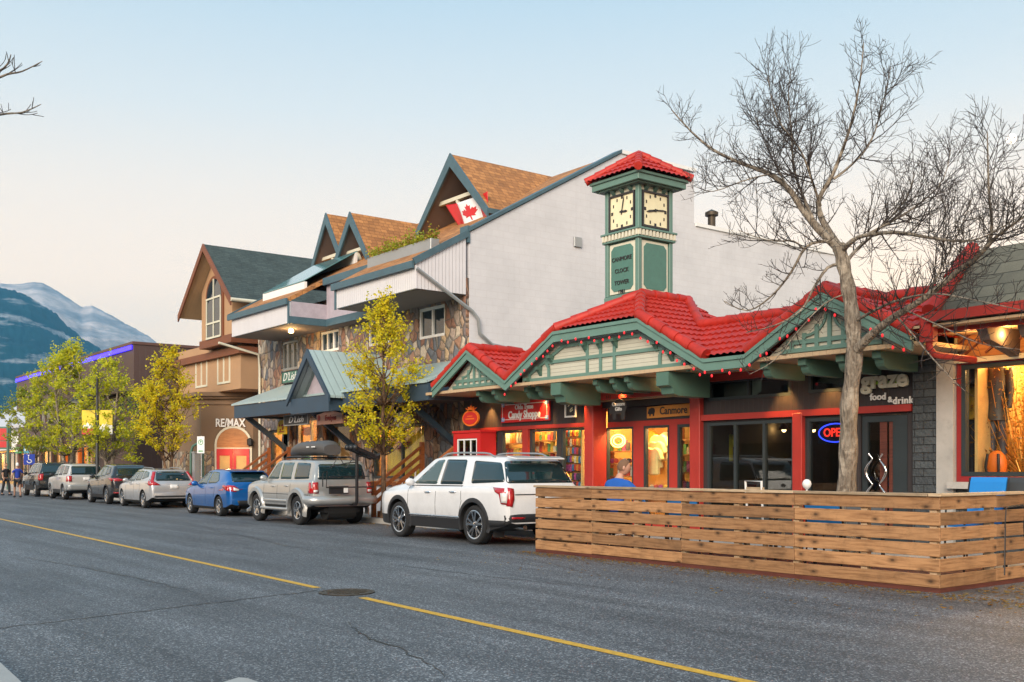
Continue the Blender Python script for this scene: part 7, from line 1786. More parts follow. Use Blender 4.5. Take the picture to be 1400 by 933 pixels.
# orange board over the clothing door
a, b = ax(886,YR), ax(946,YR); z0, z1 = ah(915,571,YR), ah(915,553,YR)
s = sign('shop_sign', 'orange board with a small bear emblem above the clothing shop door', loc=((a+b)/2, YR-.03, z0))
m = MB(); m.prism([(a,YR-.04,z0),(b,YR-.04,z0+.02),(b,YR-.04,z1),(a,YR-.04,z1-.03)], (0,.035,0)); part(m, 'board', M('amber_board', (.60,.25,.05), .6, var=.2), s, bevel=.005)
txt(s, 'Canmore', .235, (a+(b-a)*.62, YR-.046, (z0+z1)/2), 'char_flat', ext=.004, off=.004, sx=.92)
m = MB(); cx_, cz_ = a+.17, (z0+z1)/2; m.prism([(cx_+x*.38, YR-.05, cz_+z*.42) for x, z in pts], (0,.009,0)); part(m, 'bear_emblem', MAT['char_flat'], s)
txt(shop, '111', .13, (ax(838,YF), YF-.137, 3.11), 'char_flat', name='street_number', ext=.004)
# restaurant lettering
g0 = at(1165, 518, YF)
s = sign('shop_sign', 'raised cream restaurant lettering with a lime leaf band on charcoal boards', loc=(ax(1210,YF), YF-.05, ah(1210,550,YF)))
xg = ax(1210,YF)
txt(s, 'graze', .41, (ax(1212,YF)+.0, YF-.06, ah(1212,520,YF)), 'cream_flat', ext=.03, off=.016, sx=1.02)
m = MB(); m.box(ax(1180,YF), ax(1204,YF), YF-.033, YF-.01, ah(1200,526,YF), ah(1200,522,YF)); m.box(ax(1216,YF), ax(1236,YF), YF-.033, YF-.01, ah(1220,525,YF), ah(1220,521,YF)); parts(m, 'leaf_band', MAT['lime'], s)
txt(s, 'food', .17, (ax(1202,YF), YF-.03, ah(1203,543,YF)), 'white_paint', ext=.012, off=.003); txt(s, '&', .14, (ax(1218.5,YF), YF-.03, ah(1217,547,YF)), 'white_paint', ext=.012, off=.003); txt(s, 'drink', .17, (ax(1236,YF), YF-.03, ah(1236,548,YF)), 'white_paint', ext=.012, off=.003, space=1.1)
# neon OPEN sign
yn = YF+.13; c = at(1143, 592, yn)
s = sign('neon_sign', 'glowing oval neon OPEN sign, red letters in a blue ring', 'neon sign', (c.x, yn, c.z-.16))
t = put_text('OPEN', .22, (c.x-.0, yn-.02, c.z), ext=.006, off=.004, sx=.9); part(t, 'letters', MAT['neon_red'], s)
m = MB(); m.tube([(c.x+.36*math.cos(i*math.pi/20), yn-.02, c.z+.17*math.sin(i*math.pi/20)) for i in range(41)], .013, 6); part(m, 'ring', MAT['neon_blue'], s, smooth=60)
m = MB(); m.box(c.x-.4, c.x+.4, yn, yn+.02, c.z-.2, c.z+.2); part(m, 'backing', MAT['black'], s)
# neon loop sign in clothing shop window
yn = YR+.35; c = at(845, 603, yn)
s = sign('neon_sign', 'warm glowing oval loop sign in the clothing shop window', 'neon sign', (c.x, yn, c.z-.1))
for k, (rx, rz) in enumerate(((.24,.15),(.16,.10))):
    m = MB(); m.tube([(c.x+rx*math.cos(i*math.pi/16)+k*.03, yn-.02*k, c.z+rz*math.sin(i*math.pi/16)) for i in range(33)], .016, 6); part(m, 'loop', E('amber_neon', (1,.5,.08), 9), s, smooth=60)
# orange tomato-shaped hanging sign
yt = 15.6; c = at(643, 572, yt)
s = sign('hanging_sign', 'orange tomato-shaped hanging sign under the small red gable', 'sign', (c.x, yt, c.z-.25))
m = MB(); m.prism([(c.x+.36*math.cos(i*math.pi/14), yt, c.z+.21*math.sin(i*math.pi/14)) for i in range(28)], (0,.05,0)); part(m, 'rim', MAT['orange'], s)
m = MB(); m.prism([(c.x+.31*math.cos(i*math.pi/14), yt-.012, c.z+.165*math.sin(i*math.pi/14)) for i in range(28)], (0,.011,0)); part(m, 'face', MAT['sign_red'], s)
m = MB()
for k in (-2,-1,0,1,2): m.prism([(c.x-.04+k*.03,yt,c.z+.18),(c.x+.04+k*.03,yt,c.z+.18),(c.x+k*.12,yt,c.z+.33-abs(k)*.03)], (0,.05,0))
part(m, 'leaf_crown', MAT['orange'], s)
m = MB(); m.box(c.x-.2, c.x+.2, yt-.018, yt-.013, c.z-.035, c.z-.005); m.box(c.x-.12, c.x+.12, yt-.018, yt-.013, c.z+.04, c.z+.06); parts(m, 'wording', MAT['orange'], s)
m = MB(); m.tube([(c.x,yt+.025,c.z+.3),(c.x,yt+.025,3.28)], .008, 6); part(m, 'hanger', MAT['black'], s)
# red booth with a white-paned window
yb = 15.75; a, b = ax(620,yb), ax(657,yb); zt = ah(640,592,yb)
bo = thing('window_booth', 'red booth with a white six-pane window between the steps and candy windows', 'booth', ((a+b)/2, yb, .13))
m = MB(); m.wall(a, b, .13, zt, yb, yb+.06, [(a+.16,b-.16,1.0,zt-.15)]); m.box(a, a+.05, yb+.061, yb+.5, .13, zt); m.box(b-.05, b, yb+.061, yb+.5, .13, zt); m.box(a-.02, b+.02, yb-.03, yb+.5, zt+.001, zt+.06); part(m, 'cabinet', MAT['sign_red'], bo)
wb = window(bo, a+.17, b-.17, 1.01, zt-.16, yb+.03, 3, 2, .035, 'glass_dim', 'white_paint', .05)
m = MB(); m.box(a+.06, b-.06, yb+.44, yb+.49, .14, zt-.02); part(m, 'back_panel', MAT['char_flat'], bo)
# signs of the stone building
def hang_board(px0, px1, py0, py1, Y, name, label, board_m, frame_m=None, top=None, bar=3.3):
    pm = (px0+px1)/2; a, b = ax(px0,Y), ax(px1,Y); z0, z1 = ah(pm,py1,Y), ah(pm,py0,Y); s = sign(name, label, 'sign', ((a+b)/2, Y, z0))
    m = MB()
    if top: xm = (a+b)/2; m.prism([(a,Y,z0),(b,Y,z0),(b,Y,z1-top),(b-(b-a)*.18,Y,z1-top*.8),(xm,Y,z1),(a+(b-a)*.18,Y,z1-top*.8),(a,Y,z1-top)], (0,.05,0))
    else: m.box(a, b, Y, Y+.05, z0, z1)
    part(m, 'board', MAT[board_m], s)
    if frame_m: m = MB(); m.wall(a-.03, b+.03, z0-.03, z1+.03, Y-.02, Y+.06, [(a+.002,b-.002,z0+.002,z1-.002)]); part(m, 'frame', MAT[frame_m], s)
    if bar:
        m = MB()
        for x in (a+.12, b-.12): m.tube([(x,Y+.025,z1-.02-(top or 0)),(x,Y+.025,bar)], .008, 5)
        parts(m, 'hanger', MAT['black'], s)
    return s, (a+b)/2, (z0+z1)/2, a, b
s, xc, zc, a, b = hang_board(389, 421, 568, 580.5, 15.5, 'hanging_sign', 'black hanging board with white script in a silver frame, above the orange steps', 'char_flat', 'grey_metal')
txt(s, "D'Lish", .30, (xc, 15.49, zc), 'white_paint', shear=.35, ext=.005, sx=1.5)
s, xc, zc, a, b = hang_board(433, 468, 560, 580, 15.3, 'hanging_sign', 'faded pink arched-top hanging board with rust-red lettering below the gablet', 'pink_sign', None, .14)
txt(s, 'Evelyns', .24, (xc+.1, 15.29, zc-.04), 'rust_letter', ext=.005, off=.004, sx=1.05)
m = MB(); m.ball((a+.17,15.29,zc-.02), .1, 12, 8, sc=(1,.1,1)); part(m, 'emblem', MAT['rust_letter'], s)
s, xc, zc, a, b = hang_board(386, 407, 508, 523, 16.9, 'shop_sign', 'dark green board with white script set below the upper stone-wall window', 'green_panel', 'char_flat', bar=None)
txt(s, "D'Lish", .42, (xc, 16.89, zc), 'white_paint', shear=.35, ext=.005, sx=1.1)
yy = 16.2; c = at(385, 585, yy)
s = sign('shop_sign', 'yellow arched sign with dark red motif behind the orange steps', 'sign', (c.x, yy, c.z-.25))
m = MB(); m.prism([(c.x+x, yy, c.z+z) for x, z in [(-.36,-.24),(.36,-.24)] + [(.36*math.cos(i*math.pi/12)*(1 if i not in (0,12) else 1), -.02+.30*math.sin(i*math.pi/12)) for i in range(13)]], (0,.05,0)); part(m, 'board', MAT['yellow'], s)
m = MB(); random.seed(6)
for k in range(9): m.ball((c.x+random.uniform(-.2,.2), yy-.005, c.z+random.uniform(-.08,.12)), random.uniform(.03,.07), 8, 5, sc=(1,.12,.8))
m.box(c.x-.22, c.x+.22, yy-.012, yy-.001, c.z-.17, c.z-.13); part(m, 'motif', MAT['rust_letter'], s)
yy = 15.9; c = at(551, 574, yy)
s = sign('hanging_sign', 'cream oval hanging sign in a dark rim behind the yellow tree', 'sign', (c.x, yy, c.z-.3))
m = MB(); m.prism([(c.x+.52*math.cos(i*math.pi/16), yy, c.z+.30*math.sin(i*math.pi/16)) for i in range(32)], (0,.05,0)); part(m, 'rim', MAT['char_flat'], s)
m = MB(); m.prism([(c.x+.46*math.cos(i*math.pi/16), yy-.012, c.z+.25*math.sin(i*math.pi/16)) for i in range(32)], (0,.011,0)); part(m, 'face', MAT['cream_flat'], s)
m = MB(); m.beam((c.x-.22,yy-.015,c.z-.02),(c.x+.05,yy-.015,c.z+.1), .006, .04); m.beam((c.x-.02,yy-.015,c.z-.12),(c.x+.28,yy-.015,c.z+.02), .006, .04); parts(m, 'brush_script', MAT['char_flat'], s)
m = MB(); m.tube([(c.x,yy+.02,c.z+.29),(c.x,yy+.02,3.4)], .01, 5); part(m, 'hanger', MAT['black'], s)
# estate agency lettering on the chamfered corner
rzc = math.atan2(.7932, .609); mid = XF @ Vector((chx(315), -.05, ah_ch(579)))
s = sign('shop_sign', 'white capital lettering on the brown corner wall above the red doors', 'sign', tuple(mid))
txt(s, 'RE/MAX', .50, tuple(mid), 'white_paint', rz=rzc, ext=.02, off=.014, sx=.74); mid2 = XF @ Vector((chx(320), -.04, ah_ch(588)))
txt(s, 'ALPINE REALTY', .155, tuple(mid2), 'white_paint', rz=rzc, ext=.01, sx=.9)
for px in (342,):
    p = XF @ Vector((chx(px)+.0, -.16, ah_ch(603))); wl = thing('wall_lantern', 'black wall lantern beside the red arched doors', 'lantern', tuple(p))
    m = MB(); m.lathe([(.03,.12),(.13,.06),(.12,-.18),(.05,-.24)], c=p, n=6); part(m, 'housing', MAT['black'], wl); m = MB(); m.ball(p+Vector((0,0,-.05)), .07, 8, 6); part(m, 'bulb', MAT['lamp_warm'], wl)
# ---------------- lamp post with two banners
Yl = 14.25; xl = ax(133, Yl); hz = ah(133, 510, Yl)
lp = thing('street_lamp', 'black lamp post with a left-hand lantern arm and two yellow banners', 'street lamp', (xl, Yl, .13))
m = MB(); m.tube([(xl,Yl,.13),(xl,Yl,1.0),(xl,Yl,1.05),(xl,Yl,hz)], [.13,.12,.075,.06], 12); m.lathe([(.18,.13),(.18,.35),(.12,.5)], c=(xl,Yl,0), n=12); part(m, 'post', MAT['black'], lp, smooth=50)
za = ah(133, 542, Yl); m = MB(); m.tube([(xl,Yl,za),(xl-.25,Yl-.25,za+.02),(xl-.55,Yl-.5,za+.0),(xl-.75,Yl-.7,za-.1)], .03, 8); part(m, 'arm', MAT['black'], lp, smooth=50)
lx, ly = xl-.75, Yl-.7; m = MB(); m.lathe([(.03,.12),(.06,.02),(.12,-.04),(.30,-.20),(.31,-.24)], c=(lx,ly,za), n=18); part(m, 'lamp_shade', MAT['black'], lp, smooth=50)
m = MB(); m.lathe([(.28,-.22),(.2,-.3),(.0001,-.33)], c=(lx,ly,za), n=16, cap=False); part(m, 'lens', MAT['white_paint'], lp, smooth=50)
zb1, zb0 = ah(133,561,Yl), ah(133,594,Yl); rd = Vector((.609,.7932,0)); nd = Vector((.7932,-.609,0))
for sg, low, nm_ in ((-1, 'sign_red', 'left'), (1, 'white_paint', 'right')):
    bn = thing('street_banner', ('yellow banner with a red foot on the left of the lamp post', 'yellow banner with a white foot on the right of the lamp post')[sg > 0], 'banner', (xl, Yl, zb0))
    def bq(u0, u1, v0, v1, o, mat, name, par=bn):
        m = MB(); P = lambda u, v: Vector((xl,Yl,0)) + rd*sg*u + nd*o + Vector((0,0,zb0+(zb1-zb0)*v)); m.prism([P(u0,v0),P(u1,v0),P(u1,v1),P(u0,v1)], nd*.012); return part(m, name, MAT[mat], par)
    bq(.1,.72,.24,1,.0,'yellow','cloth'); bq(.1,.72,0,.2399,.0,low,'foot')
    m = MB(); P = lambda u, v: Vector((xl,Yl,0)) + rd*sg*u + nd*.014 + Vector((0,0,zb0+(zb1-zb0)*v)); pk = [(.1,.24),(.72,.24),(.72,.36),(.62,.40),(.54,.36),(.45,.50),(.36,.38),(.28,.44),(.2,.34),(.1,.38)]
    m.prism([P(u,v) for u, v in pk], nd*.004); part(m, 'mountain_motif', MAT['white_paint'], bn)
    m = MB(); 
    for v in (-.01, 1.01): q = Vector((xl,Yl,zb0+(zb1-zb0)*v)); m.tube([q, q+rd*sg*.76], .016, 6)
    parts(m, 'rod', MAT['black'], bn)
# ---------------- parking sign, bollard posts
Yp = 14.3; xp = ax(275.5, Yp); z1, z0 = ah(275,597,Yp), ah(275,620,Yp)
s = sign('parking_sign', 'small white parking sign with a green ring on a grey post', 'sign', (xp, Yp, .13))
m = MB(); m.tube([(xp,Yp,.13),(xp,Yp,z1+.02)], .03, 8); part(m, 'post', MAT['grey_metal'], s, smooth=50)
m = MB(); m.box(-.15,.15,-.05,-.035,z0,z1); X2F = Matrix.Translation((xp,Yp,0)) @ Matrix.Rotation(R(38),4,'Z'); pl = part(xform(m, X2F), 'panel', MAT['white_paint'], s)
m = MB(); zc = z0+(z1-z0)*.66; m.tube([(.09*math.cos(i*math.pi/12), -.055, zc+.09*math.sin(i*math.pi/12)) for i in range(25)], .012, 5); part(xform(m, X2F), 'ring', MAT['green_sign'], pl)
t = put_text('P', .13, (0,-.055,zc), ext=.003, off=.003); part(xform(t, X2F), 'letter', MAT['green_sign'], pl)
m = MB(); m.box(-.09,.09,-.056,-.052,z0+.06,z0+.1); part(xform(m, X2F), 'arrow_bar', MAT['green_sign'], pl)
for k, (px, py, lb, mt) in enumerate(((261, 607, 'tall grey-green hoop post beside the small parking sign', 'green_dark'),(268, 620, 'short pale grey ticket post beside the small parking sign', 'grey_metal'))):
    xq = ax(px, 14.35); zq = ah(px, py, 14.35); m = MB()
    if k == 0: m.tube([(xq,14.35,.13),(xq,14.35,zq-.35),(xq+.06,14.4,zq-.1),(xq+.22,14.5,zq),(xq+.4,14.6,zq-.12),(xq+.46,14.65,zq-.4),(xq+.46,14.65,.13)], .05, 8)
    else: m.box(xq-.13, xq+.13, 14.25, 14.45, .13, zq); m.box(xq-.15, xq+.15, 14.23, 14.47, zq, zq+.06)
    solo(m, 'hoop_post' if k == 0 else 'ticket_post', MAT[mt], lb, 'post', smooth=50)
# ---------------- shop signs far down the street
for px, py0, py1, w, mt, lb, bd in ((27,612,620,1.7,'green_sign','round green shop sign at the left end of the brown building','Y'),(42,609,620,3.0,'teal_sign','turquoise shop sign between two green ones on the brown building','o'),(61,608,617,3.0,'green_sign','green shop sign right of the turquoise one',None),(91,608,618,3.2,'yellow','yellow lettered shop sign half hidden by the street trees',None)):
    x = ax(px, 16.9); z1, z0 = ah(px,py0,16.9), ah(px,py1,16.9); s = sign('shop_sign', lb, 'sign', (x, 16.8, z0))
    m = MB(); m.box(x-w/2, x+w/2, 16.78, 16.85, z0, z1); part(m, 'board', MAT[mt], s)
    m = MB()
    for i in range(5): q = x-w*.38+i*w*.17; m.box(q, q+w*.1, 16.765, 16.779, z0+(z1-z0)*.3, z0+(z1-z0)*.72)
    parts(m, 'wording', MAT['white_paint'], s)
Ya = 14.3; xa = ax(40.5, Ya); s = sign('accessible_parking_sign', 'blue wheelchair parking sign on a thin post beyond the parked cars', 'sign', (xa, Ya, .13)); zc = ah(40,628,Ya)
m = MB(); m.tube([(xa,Ya,.13),(xa,Ya,zc+.4)], .03, 6); part(m, 'post', MAT['grey_metal'], s)
X3 = Matrix.Translation((xa,Ya,0)) @ Matrix.Rotation(R(55),4,'Z')
m = MB(); m.box(-.32,.32,-.06,-.04,zc-.32,zc+.28); pl = part(xform(m, X3), 'panel', MAT['cloth_navy'], s)
m = MB(); m.tube([(.13*math.cos(a*.35)+.02, -.07, zc-.09+.13*math.sin(a*.35)) for a in range(9, 19)], .024, 5); m.tube([(-.03,-.07,zc+.14),(-.03,-.07,zc-.02),(.1,-.07,zc-.04),(.15,-.07,zc-.18)], .024, 5); m.ball((-.03,-.065,zc+.2), .04, 8, 6, sc=(1,.3,1)); parts(xform(m, X3), 'wheelchair_symbol', MAT['white_paint'], pl)
Yk = 14.6; xk = ax(4, Yk); s = sign('traffic_signal', 'red panel in a green frame on a dark post at the left edge', 'traffic signal', (xk, Yk, .13)); z1, z0 = ah(4,586,Yk), ah(4,612,Yk)
m = MB(); m.tube([(ax(11,Yk),Yk,.13),(ax(11,Yk),Yk,z1+.2)], .09, 8); part(m, 'post', MAT['green_dark'], s)
X4_ = Matrix.Translation((xk-.3,Yk,0)) @ Matrix.Rotation(R(50),4,'Z')
m = MB(); m.box(-.8,.62,-.12,.0,z0-.12,z1+.12); part(xform(m, X4_), 'housing', MAT['green_dark'], s)
m = MB(); m.box(-.72,.54,-.14,-.121,z0+.45,z1); m.box(-.72,.54,-.14,-.121,z0,z0+.4); parts(xform(m, X4_), 'red_panel', MAT['sign_red'], s)
# ================================================================== FLAG, PLANTER, LIGHT STRINGS, MOON
def flag():
    yf = 18.9; TL, TR, BL, BR = at(611,281,yf), at(668,262,yf), at(633,322,yf), at(672,302,yf)
    fl = thing('flag', 'red and white maple leaf flag drooping from the dormer beam', 'flag', tuple(TL)); nu, nv = 32, 14
    def P(u, v): 
        p = TL*(1-u)*(1-v) + TR*u*(1-v) + BL*(1-u)*v + BR*u*v
        return p + Vector((0, .07*math.sin(u*9+v*2)*(.4+v) - .05, .06*math.sin(u*math.pi)*-1.2*(1-v) - .03*math.sin(u*7)*v))
    def patch(u0, u1, mat, name):
        m = MB(); n = max(2, int(nu*(u1-u0))); vs = [P(u0+(u1-u0)*i/n, j/nv) for i in range(n+1) for j in range(nv+1)]
        m.add(vs, [(i*(nv+1)+j, (i+1)*(nv+1)+j, (i+1)*(nv+1)+j+1, i*(nv+1)+j+1) for i in range(n) for j in range(nv)]); o = part(m, name, mat, fl, smooth=80)
        o.modifiers.new('t', 'SOLIDIFY').thickness = .006; return o
    patch(0, .27, MAT['sign_red'], 'red_band'); w = patch(.27, .75, M('flag_white', (.74,.74,.76), .8, var=.05), 'white_field'); patch(.75, 1, MAT['sign_red'], 'red_band')
    half = [(0,1),(.12,.72),(.26,.80),(.20,.34),(.42,.58),(.48,.44),(.76,.50),(.66,.26),(.78,.18),(.40,-.14),(.46,-.30),(.06,-.22),(.05,-.62)]
    pts = half + [(-x, z) for x, z in half[::-1][:-1]] ; pts = [p for i, p in enumerate(pts) if not (i == len(half)*2-1)]
    bm = bmesh.new(); vs = [bm.verts.new((x, z, 0)) for x, z in pts]; bm.faces.new(vs)
    for q in (-.5,-.25,.0,.25,.5,.75):
        for no in ((1,0,0),(0,1,0)): bmesh.ops.bisect_plane(bm, geom=bm.verts[:]+bm.edges[:]+bm.faces[:], plane_co=Vector(no)*q, plane_no=no)
    bmesh.ops.triangulate(bm, faces=bm.faces[:]); bm.verts.index_update(); m = MB()
    m.add([P(.51 + v.co.x*.23, .50 - v.co.y*.36) + Vector((0,-.014,0)) for v in bm.verts], [[v.index for v in f.verts] for f in bm.faces]); bm.free()
    o = part(m, 'maple_leaf', MAT['sign_red'], w); o.modifiers.new('t', 'SOLIDIFY').thickness = .006
flag()
random.seed(14); x0, x1 = ax(506,16.25), ax(593,16.25); zp = roofz(16.25)
pb = thing('flower_box', 'long grey flower box of autumn plants on the brown shingle roof', 'planter', ((x0+x1)/2, 16.25, zp))
m = MB(); m.box(x0, x1, 16.15, 16.45, zp-.12, zp+.26); part(m, 'trough', MAT['grey_metal'], pb, bevel=.01)
for nm_, mt, n in (('foliage', 'leaf_green', 1500), ('flowers', 'leaf_litter', 700)):
    m = MB()
    for _ in range(n):
        x = random.uniform(x0, x1); leaf(m, Vector((x, random.uniform(16.1,16.5), zp+.26+abs(random.gauss(0,.12))*(1.2+.5*math.sin(x*5)))), random.uniform(.05,.10))
    part(m, nm_, MAT[mt], pb, kind='stuff')
def bulbs(name, label, path, step, drop=.05):
    st = thing(name, label, 'light string', tuple(path[0])); m = MB(); m.tube(path, .008, 5); part(m, 'cord', MAT['black'], st)
    b = MB(); b.ball((0,0,0), .021, 8, 6, sc=(1,1,1.5)); me = mesh_from(b, 'bulb', MAT['bulb_red'], (0,0,0), 60); acc = 0
    for a, q in zip(path, path[1:]):
        L_ = (q-a).length; d = 0
        while acc + d < L_:
            p = a.lerp(q, (acc+d)/L_) + Vector((random.uniform(-.05,.05), -.03, -drop*random.uniform(-1.2,1.4))); link('bulb', me, st, p - Vector(path[0])); d += step
        acc = (acc+d) - L_
    return st
random.seed(17); fz = -.30; ypl = FY0-.02
bulbs('light_string', 'red bulb string along the big trapezoid gable board', [Vector((x, ypl, z+fz)) for x, z in [(ML+.05,EZ),(KL,KH),(KR,KH),(MR,EZ)]], .23)
bulbs('light_string', 'red bulb string along the gable board behind the bare tree', [Vector((x, ypl, z+fz)) for x, z in [(MR+.03,EZ),(GG[0],EZ),(ggx,ggz),(GG[1],EZ)]], .23)
m = MB(); d_ = _dir(1383); D_ = 9000; m.ball((d_[0]*D_, d_[1]*D_, 1.5+(HZ_-190)/F_*D_), 44, 24, 16); solo(m, 'moon', E('moonlight', (.98,.96,.92), 1.05), 'small pale moon in the sky at the far right', 'moon', smooth=80)
# ================================================================== GOODS IN THE LIT WINDOWS
def tee(label, x, Y, z, mat, s=1.0, group=None, sleeve=.2):
    m = MB(); P = [(-.11,.0),(-.05,-.03),(.05,-.03),(.11,.0),(.25,-.07),(.36,-.30),(.27,-.35),(.20,-.22),(.21,-.68),(-.21,-.68),(-.20,-.22),(-.27,-.35),(-.36,-.30),(-.25,-.07)]
    m.prism([(x+a*s, Y, z+b*s) for a, b in P], (0,.12*s,0)); return solo(m, 'hanging_shirt', MAT[mat], label, 'shirt', group, bevel=.02)
MAT['tee_yellow'] = M('bright_yellow_jersey', (.75,.60,.03), .8, var=.15, vs=5); MAT['tee_cream'] = M('cream_jersey', (.8,.68,.30), .8, var=.2, vs=5)
tee('bright yellow jersey hanging left behind the restaurant glass', ax(976,YF+.6), YF+.6, ah(976,592,YF+.6), 'tee_yellow', .8); tee('bright yellow jersey hanging right behind the restaurant glass', ax(989,YF+.75), YF+.75, ah(989,592,YF+.75), 'tee_yellow', .9)
for i in range(3): tee(('top cream jersey on the stand in the clothing shop window','middle cream jersey on the stand in the clothing shop window','lowest cream jersey on the stand in the clothing shop window')[i], ax(899,YR+.5), YR+.5-.1*i, ah(899,594+i*9,YR+.5), 'tee_cream', .92)
cols = [(.45,.06,.04),(.04,.16,.34),(.6,.38,.05),(.08,.26,.1),(.34,.06,.24),(.6,.56,.45),(.06,.06,.08),(.6,.2,.04)]
CNAME = ['red','blue','amber','green','plum','cream','black','orange']
for i, c_ in enumerate(cols): MAT['good%d' % i] = M('packet_colour', c_, .5, var=.35, vs=22)
ORD = ['first','second','third','fourth','fifth','sixth','seventh','eighth','ninth','tenth','eleventh','twelfth']
def rack(label, x0, x1, Y, zs, depth=.25):
    r = thing('display_shelf', label, 'shelf', ((x0+x1)/2, Y, .15)); m = MB()
    m.box(x0-.03, x0-.005, Y, Y+depth, .15, zs[-1]+.5); part(m, 'upright', MAT['wood_cedar'], r); m = MB(); m.box(x1+.005, x1+.03, Y, Y+depth, .15, zs[-1]+.5); part(m, 'upright', MAT['wood_cedar'], r)
    for z in zs: m = MB(); m.box(x0, x1, Y, Y+depth, z-.025, z); part(m, 'shelf_board', MAT['wood_cedar'], r)
    return r
def goods(x0, x1, Y, z, n, kind, where, group, seed, row=None):
    random.seed(seed); w = (x1-x0)/n
    for i in range(n):
        x = x0+w*(i+.5); m = MB(); c = random.choice(range(8))
        if kind == 'jar': m.lathe([(w*.36,0),(w*.4,.02),(w*.4,.19),(w*.28,.22),(w*.28,.26)], c=(x,Y+.1,z), n=12); c = random.choice((5,2,0,7))
        elif kind == 'packet': h = random.uniform(.12,.26); m.box(x-w*.4, x+w*.36, Y+.06, Y+.14, z, z+h)
        elif kind == 'hang': h = random.uniform(.15,.21); m.prism([(x-w*.26,Y-.02,z-h),(x+w*.26,Y-.02,z-h),(x+w*.4,Y-.02,z-h*.45),(x+w*.12,Y-.02,z-h*.1),(x-w*.12,Y-.02,z-h*.1),(x-w*.4,Y-.02,z-h*.45)], (0,.05,0))
        else: m.ball((x,Y+.1,z+w*.42), w*.42, 10, 7, sc=(1,1,1))
        what = {'jar':'glass candy jar','packet':'packet','hang':'hanging packet','ball':'round souvenir'}[kind]
        lb = '%s %s, %s from left%s, %s' % (CNAME[c], what, ORD[i], '' if row is None else ', %s row down' % ORD[row], where)
        solo(m, {'jar':'candy_jar','packet':'gift_packet','hang':'hanging_packet','ball':'souvenir_ball'}[kind], MAT['good%d' % c], lb, {'jar':'jar','ball':'souvenir'}.get(kind,'packet'), group, smooth=50)
Yw = YF+.45; px_ = lambda a, b, Y: (ax(a, Y), ax(b, Y))
w1, w2, w3, w4 = px_(657,681,Yw), px_(684,717,Yw), px_(725,763,Yw), px_(767,804,YF+.35)
YS = YR+.4; r0, r1 = px_(829,866,YS); r4, r5 = px_(926,946,YS+.3)
rack('shelf of jars behind the first candy shop window', w1[0]+.03, w1[1]-.03, Yw, [1.55,1.95,2.3])
for i, z in enumerate([2.31,1.96,1.56]): goods(w1[0]+.05, w1[1]-.05, Yw, z, 5, 'jar' if i != 1 else 'packet', 'first candy window', 'goods in the first candy window', i+3, i)
rack('shelf of candy jars behind the second candy shop window', w2[0]+.05, w2[1]-.02, Yw, [1.35,1.75,2.15]); rack('shelf of small bright packets behind the third candy shop window', w3[0]+.05, w3[1]-.02, Yw, [1.3,1.6,1.9,2.2])
for i, z in enumerate([2.16,1.76,1.36]): goods(w2[0]+.06, w2[1]-.04, Yw, z, 7, 'jar', 'second candy window', 'candy jars', i+1, i)
for i, z in enumerate([2.21,1.91,1.61,1.31]): goods(w3[0]+.06, w3[1]-.04, Yw, z, 9, 'packet', 'third candy window', 'packets on the candy shelf', i+11, i)
for i in range(8): goods(w4[0]+.02, w4[1]-.02, YF+.35, 2.44-i*.21, 12, 'hang', 'fourth candy window', 'packets hanging in the candy window', i+31, i)
m = MB(); m.box(w4[0]+.0, w4[1], YF+.42, YF+.46, .6, 2.5); solo(m, 'peg_board', MAT['wood_cedar'], 'wooden peg board holding rows of packets in the fourth candy window', 'display board')
rack('shelf of souvenirs in the left clothing shop window', r0+.02, r1-.02, YS, [1.0,1.3,1.6,1.9]); rack('shelf of souvenirs seen through the dark clothing shop door', r4, r5, YS+.3, [1.0,1.4,1.8,2.15])
for i, z in enumerate([1.91,1.61,1.31,1.01]): goods(r0+.03, r1-.03, YS, z, 6, 'ball' if i % 2 else 'packet', 'left clothing window', 'souvenirs in the clothing shop', i+51, i)
for i, z in enumerate([1.81,1.41,1.01]): goods(r4+.03, r5-.03, YS+.3, z, 4, 'packet', 'behind the clothing shop door', 'packets behind the clothing door', i+61, i)
r2, r3 = px_(880, 915, YR+.35)
goods(r2+.05, r3-.05, YR+.4, 1.0, 5, 'ball', 'right clothing window', 'souvenirs on the clothing sill', 71)
m = MB(); m.box(r2, r3, YR+.35, YR+.7, .7, .99); solo(m, 'display_plinth', MAT['wood_cedar'], 'low wooden plinth under the jerseys in the clothing window', 'plinth')
for i, (px, py, mt, lb) in enumerate(((838,590,'good7','orange shirt high on the back wall of the clothing shop'),(856,588,'good0','red shirt high on the back wall of the clothing shop'),(885,588,'good2','amber shirt high on the back wall of the clothing shop'),(912,590,'good5','cream shirt high on the back wall of the clothing shop'))):
    tee(lb, ax(px,YR+1.6), YR+1.6, ah(px,py,YR+1.6), mt, 1.0)
# pendant lamps in the restaurant
for i, px in enumerate((1012, 1072, 1112)):
    Yq = YF+1.6; c = at(px, 588, Yq); pl = thing('pendant_lamp', ('copper pendant lamp in the middle of the wide restaurant window','copper pendant lamp at the right of the wide restaurant window','copper pendant lamp near the OPEN sign')[i], 'lamp', tuple(c), 0, 'restaurant pendant lamps')
    m = MB(); m.lathe([(.02,.14),(.06,.1),(.14,0)], c=c, n=14, cap=False); part(m, 'lamp_shade', M('copper_shade', (.5,.16,.05), .3, .8), pl, smooth=50); m = MB(); m.ball(c+Vector((0,0,.0)), .05, 8, 6); part(m, 'bulb', MAT['lamp_warm'], pl); m = MB(); m.tube([c+Vector((0,0,.14)), Vector((c.x,c.y,3.2))], .006, 5); part(m, 'cord', MAT['black'], pl)
